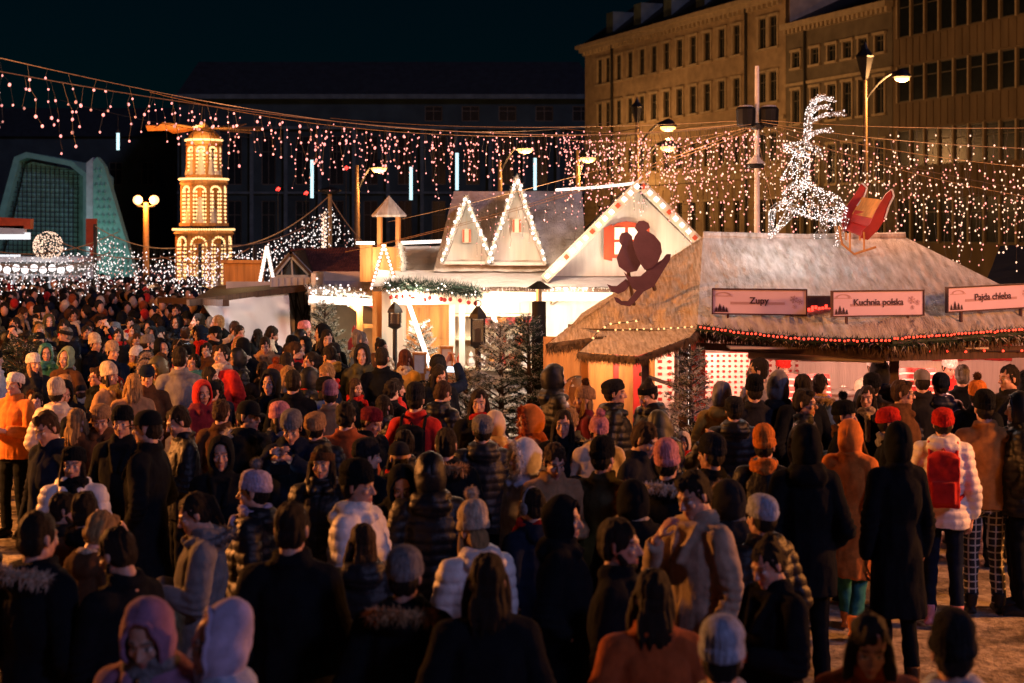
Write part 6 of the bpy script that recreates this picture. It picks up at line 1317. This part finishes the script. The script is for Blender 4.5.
# -- right, at the food stall
P_(897, 417, 1.82, 190, 'tall dark figure in long black coat and hood on the open snow', slim=.88, coat='wool', cc='black', hat='hood', hc='black', pose='hang', shoe='brown')
P_(851, 415, 1.66, 150, 'person in orange brown hooded coat, teal leggings and orange boots', coat='wool', cc='orange', hat='hood', hc='orange', pose='stride', trou='teal', shoe='orange')
P_(806, 419, 1.84, 178, 'broad person in black parka with brown fur hood from behind, below Kuchnia polska', slim=.93, coat='parka', cc='black', fur='brown', hat='hood', hc='black', pose='pocket')
P_(806, 386, 1.76, 65, 'person with dark quiff, glasses and black jacket in front of the food stall', coat='jacket', cc='black', hair='quiff', glasses=True, pose='hold')
P_(765, 418, 1.68, 160, 'person in bright orange beanie and black jacket with orange collar', coat='jacket', cc='black', hat='tall', hc='orange', scarf='orange', pose='pocket')
P_(891, 403, 1.66, 78, 'person in red beanie and grey scarf facing right', coat='wool', cc='black', hat='beanie', hc='red', scarf='grey', pose='pocket')
P_(943, 402, 1.72, 165, 'person in orange red beanie and white sleeved jacket wearing a red backpack', coat='puffer', cc='white', hat='beanie', hc='red', pose='hang', pack='red', packlabel='red backpack on the white jacket of the person in orange red beanie', trou='navy', shoe='pink')
P_(984, 387, 1.80, 176, 'person in black beanie, short brown coat and plaid trousers', coat='jacket', cc='caramel', hat='beanie', hc='black', pose='hang', plaid=True, trou='charcoal', shoe='black')
P_(978, 371, 1.72, 150, 'person in striped orange knit hat behind the plaid trousers', coat='wool', cc='black', hat='beanie', hc='orange', pom='brown', pose='pocket')
P_(1018, 388, 1.80, -100, 'person in long black padded coat at the right edge', coat='puffer', cc='black', hat='hood', hc='black', pose='pocket')
P_(1008, 362, 1.84, -72, 'tall person with red lit face and dark hair at the right edge', coat='wool', cc='charcoal', hair='short', pose='pocket')
P_(722, 378, 1.68, 170, 'person in grey hood and mustard jacket at the food stall corner post', coat='parka', cc='mustard', hat='hood', hc='grey', pose='pocket')
P_(734, 391, 1.68, 178, 'person in dark knitted hat with pale patch, in front of the mustard jacket', coat='puffer', cc='black', hat='beanie', hc='charcoal', pose='pocket')
P_(754, 372, 1.76, 182, 'person in black beanie and dark coat at the counter, before the patterned wall', coat='wool', cc='charcoal', hat='beanie', hc='black', pose='pocket')
P_(777, 366, 1.78, 185, 'person in pointed dark grey hood at the counter', coat='parka', cc='charcoal', hat='peaked', hc='grey', pose='pocket')
P_(802, 371, 1.80, 190, 'bare headed dark haired person at the counter beside the striped cloth', coat='wool', cc='black', hair='short', pose='pocket')
P_(846, 390, 1.68, 60, 'person in black bobble hat and brown scarf queueing at the counter', coat='wool', cc='black', hat='beanie', hc='black', pom=True, scarf='brown', pose='pocket')
P_(867, 383, 1.66, -25, 'person with parted dark hair turned to the camera in the queue', coat='wool', cc='navy', hair='long', scarf='beige', pose='pocket')
P_(872, 368, 1.74, 170, 'person in black beanie close under the awning, left of the grey flat cap', coat='wool', cc='black', hat='beanie', hc='black', pose='pocket')
P_(904, 377, 1.76, 68, 'person with brown hair, glasses and brown fur collar in the queue', coat='parka', cc='brown', fur='brown', hair='quiff', hrc='brown', glasses=True, pose='pocket')
P_(922, 366, 1.76, 172, 'person in grey cap at the counter below the right hand eave', coat='wool', cc='charcoal', hat='cap', hc='grey', pose='pocket')
P_(940, 368, 1.72, 185, 'person in navy beanie at the counter below the right hand eave', coat='puffer', cc='navy', hat='beanie', hc='navy', pose='pocket')
P_(962, 362, 1.74, 170, 'person with short grey hair at the counter right end', coat='wool', cc='black', hair='short', hrc='greyhair', pose='pocket')
# vendors inside the food stall
for x_, lb_, cc_, hc_ in ((3.1, 'vendor in white jacket and red hat inside the food stall, left of the awning corner', 'white', 'red'), (4.15, 'vendor in cream jacket and white cap inside the food stall, middle of counter', 'cream', 'white'), (5.0, 'vendor in red jacket and white hat inside the food stall, right of counter', 'red', 'white')):
    person((x_, 17.2 + .12 * (x_ % 1), 0), h=1.70, face=8, label=lb_, coat='jacket', cc=cc_, hat='beanie', hc=hc_, pose='hold', head='down', group='vendors in the food stall'); SPOTS.append((x_, 17.2, 0, 900, 1.7))
BYL = {o['label']: o for o, _ in PEOPLE}
for k, w_, lb in (('person in rust orange furry hood raising a phone', 'phone', 'lit phone raised by the person in rust orange furry hood'), ('person with black ponytail in fluffy grey coat facing left, behind the hoods', 'hold', 'lit phone held by the person with black ponytail and fluffy grey coat'),
    ('person in grey beanie and dark parka with olive fur hood facing the camera', 'phone', 'lit phone held by the person with olive fur hood'), ('curly brown haired person in tan jacket looking down, face lit orange', 'hold', 'lit phone in the hands of the curly haired person in tan jacket'),
    ('person in black beanie and white coat with black scarf facing the camera', 'cup', 'paper cup held by the person in white coat and black scarf'), ('person in black beanie and white puffer jacket with blue jeans facing right', 'cup', 'paper cup held by the person in white puffer jacket and jeans'),
    ('person with long dark hair and black coat facing the camera beside the pink bobble hat', 'cup', 'paper cup held beside the pink bobble hat'), ('person in white beanie and orange jacket at the left edge', 'cup', 'paper cup held by the person in orange jacket'), ('person in ribbed cream beanie facing right behind the other cream beanie', 'cup', 'paper cup held by the person in ribbed cream beanie')):
    held(BYL[k], w_, lb)
NOTABLE = len(SPOTS)

# -- the rest of the crowd, each with its own look
rc = random.Random(2024)
COATC = ['black'] * 30 + ['charcoal'] * 6 + ['navy'] * 8 + ['brown'] * 1 + ['olive', 'olive', 'burgundy', 'grey', 'tan', 'rust', 'beige', 'cream', 'white', 'red', 'teal', 'mustard', 'blue']
HATC = ['black'] * 22 + ['charcoal'] * 4 + ['navy', 'charcoal', 'charcoal', 'burgundy'] + ['charcoal', 'grey', 'navy', 'cream', 'white', 'white', 'beige', 'tan', 'red', 'burgundy', 'orange', 'pink', 'mustard', 'teal', 'lilac', 'brown', 'cream', 'tan', 'rust']
def limit(px):
    if px < 205: return 37
    if px < 262: return 25.6
    if px < 330: return 23.0
    if px < 392: return 20.6
    if px < 440: return 18.6
    if px < 545: return 13.6
    if px < 700: return 14.4
    return 15.3
def ok(x, Y, h, px, py, k):
    for i, (a, b, qx, qy, qh) in enumerate(SPOTS):
        dx, dy = x - a, Y - b; d2 = dx * dx + dy * dy
        if d2 < (.50 if i < NOTABLE else .46) ** 2: return False
        if i < NOTABLE and Y < b and abs(px - qx) < .24 * F / Y + .10 * F / b and py < qy + (.27 if Y > 8 else .36) * F / b: return False
        if i >= NOTABLE and Y < b and abs(px - qx) < .11 * F / Y + .05 * F / b and py < qy + .10 * F / b: return False
    return True
def zone(px, Y):
    n = 'near the left edge' if px < 60 else 'below the teal spike' if px < 140 else 'below the wooden pyramid tower' if px < 225 else 'before the tarpaulin stall' if px < 318 else 'before the lit booth' if px < 392 else 'before the wooden door' if px < 450 else 'before the frosted firs' if px < 548 else 'before the thatched awning' if px < 690 else 'below the Zupy sign' if px < 820 else 'below the Kuchnia polska sign'
    d = 'in the front rows' if Y < 11 else 'in the middle rows' if Y < 17 else 'in the back rows' if Y < 25 else 'in the farthest rows'
    return n, d
HN = {'beanie': 'beanie', 'tall': 'slouchy beanie', 'hood': 'hood', 'peaked': 'pointed hood', 'cap': 'cap', 'headband': 'headband', 'earmuffs': 'earmuffs'}
HRN = {'dark': 'dark', 'brown': 'brown', 'auburn': 'auburn', 'blond': 'blond', 'greyhair': 'grey'}
CN = {'puffer': 'quilted jacket', 'wool': 'coat', 'parka': 'parka', 'jacket': 'jacket'}; PB = {'paleblue': 'pale blue'}
FILL = []; tries = 0; FARP = []
while tries < 60000 and len(SPOTS) < 430:
    tries += 1; px = rc.uniform(-60, 1085); Y = math.sqrt(rc.uniform(7.6 ** 2, 37 ** 2)); x = (px - CX) * Y / F
    if Y > limit(px) or (px > 742 and Y < 13.4): continue
    if Y < 9.6 and (px > 800 or 325 < px < 350): continue
    if 122 < px < 186 and 7 < Y < 15.5: continue
    if px > 690 and Y > 12 and rc.random() < .45: continue
    h = rc.gauss(1.70, .065); h = min(1.86, max(1.52, h)); h = h if rc.random() > .05 else rc.uniform(1.2, 1.45); hat = rc.choices([None, 'beanie', 'tall', 'hood', 'peaked', 'cap', 'headband', 'earmuffs'], [42, 22, 6, 17, 2, 4, 4, 2])[0]
    py = CY + (HC - h - ADD[hat]) * F / Y
    if not ok(x, Y, h, px, py, 0): continue
    front = Y < 11.5
    cc = rc.choice(COATC if not front else ['black'] * 6 + ['charcoal', 'navy', 'navy', 'brown']); hc = rc.choice(HATC if not front else ['black', 'black', 'charcoal', 'navy', 'grey', 'tan'])
    coat = rc.choice(['puffer', 'wool', 'wool', 'parka', 'parka', 'jacket'])
    if hat in ('hood', 'peaked'): hc = cc; coat = rc.choice(['puffer', 'parka', 'wool'])
    f = rc.choices([rc.gauss(0, 35), rc.gauss(180, 35), rc.gauss(85, 25), rc.gauss(-85, 25)], [58 if px < 330 else 22, 24 if px < 330 else 55, 16, 18])[0]
    if front: f = rc.gauss(180, 45)
    hair = rc.choices(['short', 'quiff', 'curly', 'long', 'bun', 'tail'], [34, 10, 8, 36, 5, 7])[0]; hrc = rc.choices(['dark', 'brown', 'auburn', 'blond', 'greyhair'], [66, 18, 4, 8, 4])[0]
    far_ = Y > 27
    d = dict(h=h, face=f, coat=coat, cc=cc, hat=hat, hc=hc, hair=hair, hrc=hrc, pose=rc.choices(['pocket', 'hang', 'hold', 'phone', 'stride', 'photo'], [44, 22, 18, 8, 6, 1.5])[0], head=rc.choice(['ahead', 'ahead', 'toleft', 'toright', 'down']),
             scarf=rc.choice([None] * 6 + ['grey', 'red', 'cream', 'black', 'mustard', 'navy']), fur=rc.choice([None, None, 'brown', 'beige', 'charcoal']) if coat == 'parka' else None,
             pom=(hat == 'beanie' and rc.random() < .3), skin=rc.randrange(3), beard=(hair in ('short', 'quiff') and rc.random() < .25), glasses=rc.random() < .07, trou=rc.choice(['black', 'black', 'navy', 'charcoal', 'blue']), fine=Y < 14)
    if hair in ('long', 'tail', 'bun') : d['beard'] = False
    SPOTS.append((x, Y, px, py, h)); FILL.append((x, Y, px, d))
FILL.sort(key=lambda q: q[1])
IND = FILL[:max(0, 298 - NOTABLE)]; REST = FILL[len(IND):]
seen = {}
def describe(d, px, Y):
    sx = lambda c: PB.get(c, c)
    if d['hat'] in ('hood', 'peaked'): hd = '%s %s' % (sx(d['hc']), HN[d['hat']]) + ((' with %s fur' % d['fur']) if d['fur'] else '')
    elif d['hat'] in ('headband', 'earmuffs'): hd = '%s %s over %s hair' % (sx(d['hc']), HN[d['hat']], HRN[d['hrc']])
    elif d['hat']: hd = '%s %s' % (sx(d['hc']), 'bobble hat' if d['pom'] else HN[d['hat']])
    else: hd = {'short': 'short %s hair', 'quiff': '%s quiff', 'curly': 'curly %s hair', 'long': 'long %s hair', 'bun': '%s hair bun', 'tail': '%s ponytail'}[d['hair']] % HRN[d['hrc']]
    a = '%s, %s %s' % (hd, sx(d['cc']), CN[d['coat']])
    if d['scarf'] and len(a.split()) < 6: a += ', %s scarf' % d['scarf']
    return a
groups = {}
for x, Y, px, d in IND:
    a = describe(d, px, Y); n, r_ = zone(px, Y); groups.setdefault((a, n), []).append((Y, x, px, d, r_))
ORD = ['nearest', 'second nearest', 'third nearest', 'fourth nearest', 'fifth nearest', 'sixth nearest', 'seventh nearest']
for (a, n), L in groups.items():
    L.sort(key=lambda q: q[0])
    for i, (Y, x, px, d, r_) in enumerate(L):
        lb = 'person with %s, %s' % (a, n)
        if len(L) > 1: lb = 'person with %s, %s such %s' % (a, ORD[i], n)
        q = person((x, Y, 0), label=lb, **d)
        if d['pose'] in ('phone', 'photo') and Y < 22 and len(lb.split()) <= 12: held(q, d['pose'], 'lit phone of the ' + lb)
        elif d['pose'] == 'hold' and Y < 15 and len(lb.split()) <= 13: held(q, 'cup', 'cup of the ' + lb)
# the farthest heads, a dense mass at the mouth of the lane
m = MB(); rf = random.Random(77); cols = ['black', 'navy', 'charcoal', 'brown', 'tan', 'cream', 'red', 'rust']; cm = [cloth(c) for c in cols] + [skinmat(0), hairmat('dark')]
pts = [(x, Y, d['h']) for x, Y, px, d in REST]
for _ in range(330):
    px = rf.uniform(-40, 205); Y = rf.uniform(33, 46); pts.append(((px - CX) * Y / F, Y, rf.gauss(1.7, .07)))
for x, Y, h in pts:
    ci = rf.choice([0, 0, 0, 1, 2, 2, 3]); hi = rf.choice([0, 0, 0, 0, 9, 9, 9, 9, 1, 2, 2, 4, 5, 6, 7, 3, 3]); s = h / 1.75; lo = [(.0, .1, .08, 0), (.8, .15, .11, 0), (1.1, .2, .14, 0), (1.38, .23, .13, 0), (1.46, .12, .09, 0), (1.5, .06, .06, 0)]
    m.loft_at([(z * s, a * s, b * s, 0) for z, a, b, c in lo], (x, Y, 0), 8, ci); f = rf.uniform(-2.5, 2.5); R = Matrix.Rotation(f, 3, 'Z')
    m.ball(Vector((x, Y, 1.62 * s)) + R @ Vector((0, -.012, 0)), (.072, .085, .11), 8, 6, 8); m.ball(Vector((x, Y, 1.67 * s)) + R @ Vector((0, .03, 0)), (.095, .1, .115), 8, 6, hi)
    for sd in (-1, 1): m.tube([Vector((x, Y, 1.38 * s)) + R @ Vector((sd * .22, 0, 0)), Vector((x, Y, 1.1 * s)) + R @ Vector((sd * .27, .03, 0)), Vector((x, Y, .95 * s)) + R @ Vector((sd * .2, -.12, 0))], [.07, .06, .05], 6, ci)
far = m.build('far_crowd', cm, smooth=True); tag(far, 'dense crowd of far heads at the mouth of the lit lane', 'crowd', kind='stuff')
# ================================================================== LIGHT, SKY, CAMERA
# stalls
WARM = (1, .80, .58)
for p, w_, c in (((2.7, 15.9, 1.86), 60, (1, .42, .28)), ((3.6, 16.0, 1.9), 80, (1, .46, .32)), ((4.7, 16.2, 1.9), 80, (1, .38, .26)), ((5.6, 16.6, 1.9), 50, (1, .3, .2)), ((2.2, 16.5, 1.8), 40, (1, .36, .26)), ((1.2, 16.4, 1.7), 40, (1, .6, .36))):
    light('POINT', 'stall_lamp', p, w_, c, .08)
for p, w_ in (((-1.5, 22.9, 2.0), 85), ((-.2, 23.2, 2.0), 85), ((.9, 22.9, 2.0), 90), ((2.2, 22.7, 2.0), 80), ((-.3, 24.8, 2.0), 120), ((-.7, 22.7, 3.1), 55), ((.4, 22.5, 3.1), 60), ((1.95, 22.0, 2.85), 17)):
    light('POINT', 'house_lamp', p, w_, WARM, .1)
light('POINT', 'booth_lamp', (-2.6, 24.9, 1.85), 40, (1, .74, .5), .1); light('POINT', 'booth_lamp', (-2.2, 24.0, 2.6), 16, WARM, .1); light('POINT', 'tarpaulin_lamp', (-5.3, 23.6, 2.1), 26, (.95, .95, 1), .1); light('POINT', 'kiosk_lamp', (-5.0, 27.6, 2.9), 25, (1, .6, .25), .1)
light('POINT', 'belfry_lamp', (-2.0, 23.6, 3.0), 16, WARM, .1)
light('POINT', 'reindeer_glow', (2.9, 16.4, 3.5), 24, (1, .93, .9), .25); light('POINT', 'reindeer_glow', (2.9, 16.4, 3.9), 8, (1, .93, .9), .25)
# glow of the strings, plus fill lamps added for the roofs and firs
for p, w_ in ((W(60, 75, 12), 25), (W(240, 118, 15), 45), (W(420, 130, 17), 55), (W(560, 130, 19), 70), (W(690, 150, 20), 80), (W(600, 175, 15.2), 80), (W(505, 160, 22), 170), (W(492, 285, 15.6), 55), (W(880, 170, 17.5), 80), (W(980, 190, 17.5), 80)):
    light('POINT', 'string_glow_and_fill', p - Vector((0, 0, .1)), w_ * .48, (1, .5, .28), .3)
for p, w_ in ((W(50, 265, 38), 130), (W(150, 260, 37), 130), (W(260, 240, 36), 130)): light('POINT', 'garland_glow', p, w_ * .25, (1, .62, .35), .4)
# unseen twin globe lamps, added beyond both edges to give warm side light
globe_lamp((-10, 14.6), 3.5, 'added twin globe lamp, unseen beyond the left edge, nearest to the camera', 5600, .75)
globe_lamp((-13, 21.5), 3.4, 'added twin globe lamp, unseen beyond the left edge, farther down the square', 2500, .75)
globe_lamp((8.4, 12.0), 3.6, 'added twin globe lamp, unseen beyond the right edge, beside the open snow', 2400, .75)
SUN_DIR = Vector((.62, -.66, .48)).normalized()
s = bpy.data.lights.new('lilac_fill_sun', 'SUN'); s.energy = .48; s.angle = rad(8); s.color = (.52, .50, 1.0); so = bpy.data.objects.new('lilac_fill_sun', s); COL.objects.link(so); so.rotation_euler = SUN_DIR.to_track_quat('Z', 'Y').to_euler()  # sun lamp added as a lilac fill from camera right, not a moon
w = bpy.data.worlds.new('World'); SC.world = w; w.use_nodes = True; nt = w.node_tree; bg = nt.nodes['Background']
sky = nt.nodes.new('ShaderNodeTexSky'); sky.sky_type = 'NISHITA'; sky.sun_disc = False; sky.sun_elevation = math.asin(SUN_DIR.z); sky.sun_rotation = math.atan2(SUN_DIR.x, SUN_DIR.y)
mx = nt.nodes.new('ShaderNodeMix'); mx.data_type = 'RGBA'; mx.blend_type = 'MULTIPLY'; mx.inputs['Factor'].default_value = 1; mx.inputs['B'].default_value = (.06, .75, 1.0, 1)
nt.links.new(sky.outputs[0], mx.inputs['A']); nt.links.new(mx.outputs['Result'], bg.inputs['Color']); bg.inputs['Strength'].default_value = .00085
cam = bpy.data.cameras.new('camera'); co = bpy.data.objects.new('camera', cam); COL.objects.link(co); co.location = (0, 0, HC); co.rotation_euler = (rad(90), 0, 0)
cam.sensor_width = 36; cam.lens = F / 1024 * 36; cam.shift_y = -(341.5 - CY) / 1024; cam.clip_end = 1000; cam.clip_start = .1
cam.dof.use_dof = True; cam.dof.focus_distance = 18; cam.dof.aperture_fstop = 2.4
SC.camera = co
SC.view_settings.view_transform = 'Standard'; SC.view_settings.look = 'None'; SC.view_settings.exposure = .06; SC.view_settings.gamma = 1
SC.cycles.use_denoising = True; SC.cycles.max_bounces = 5; SC.cycles.diffuse_bounces = 2; SC.cycles.glossy_bounces = 2; SC.cycles.transmission_bounces = 5; SC.cycles.sample_clamp_indirect = 1.5; SC.cycles.caustics_reflective = False; SC.cycles.caustics_refractive = False
print('people', len(PEOPLE), 'notable', NOTABLE, 'rest', len(REST), 'strands', NSTR[0], 'objects', len(bpy.data.objects))
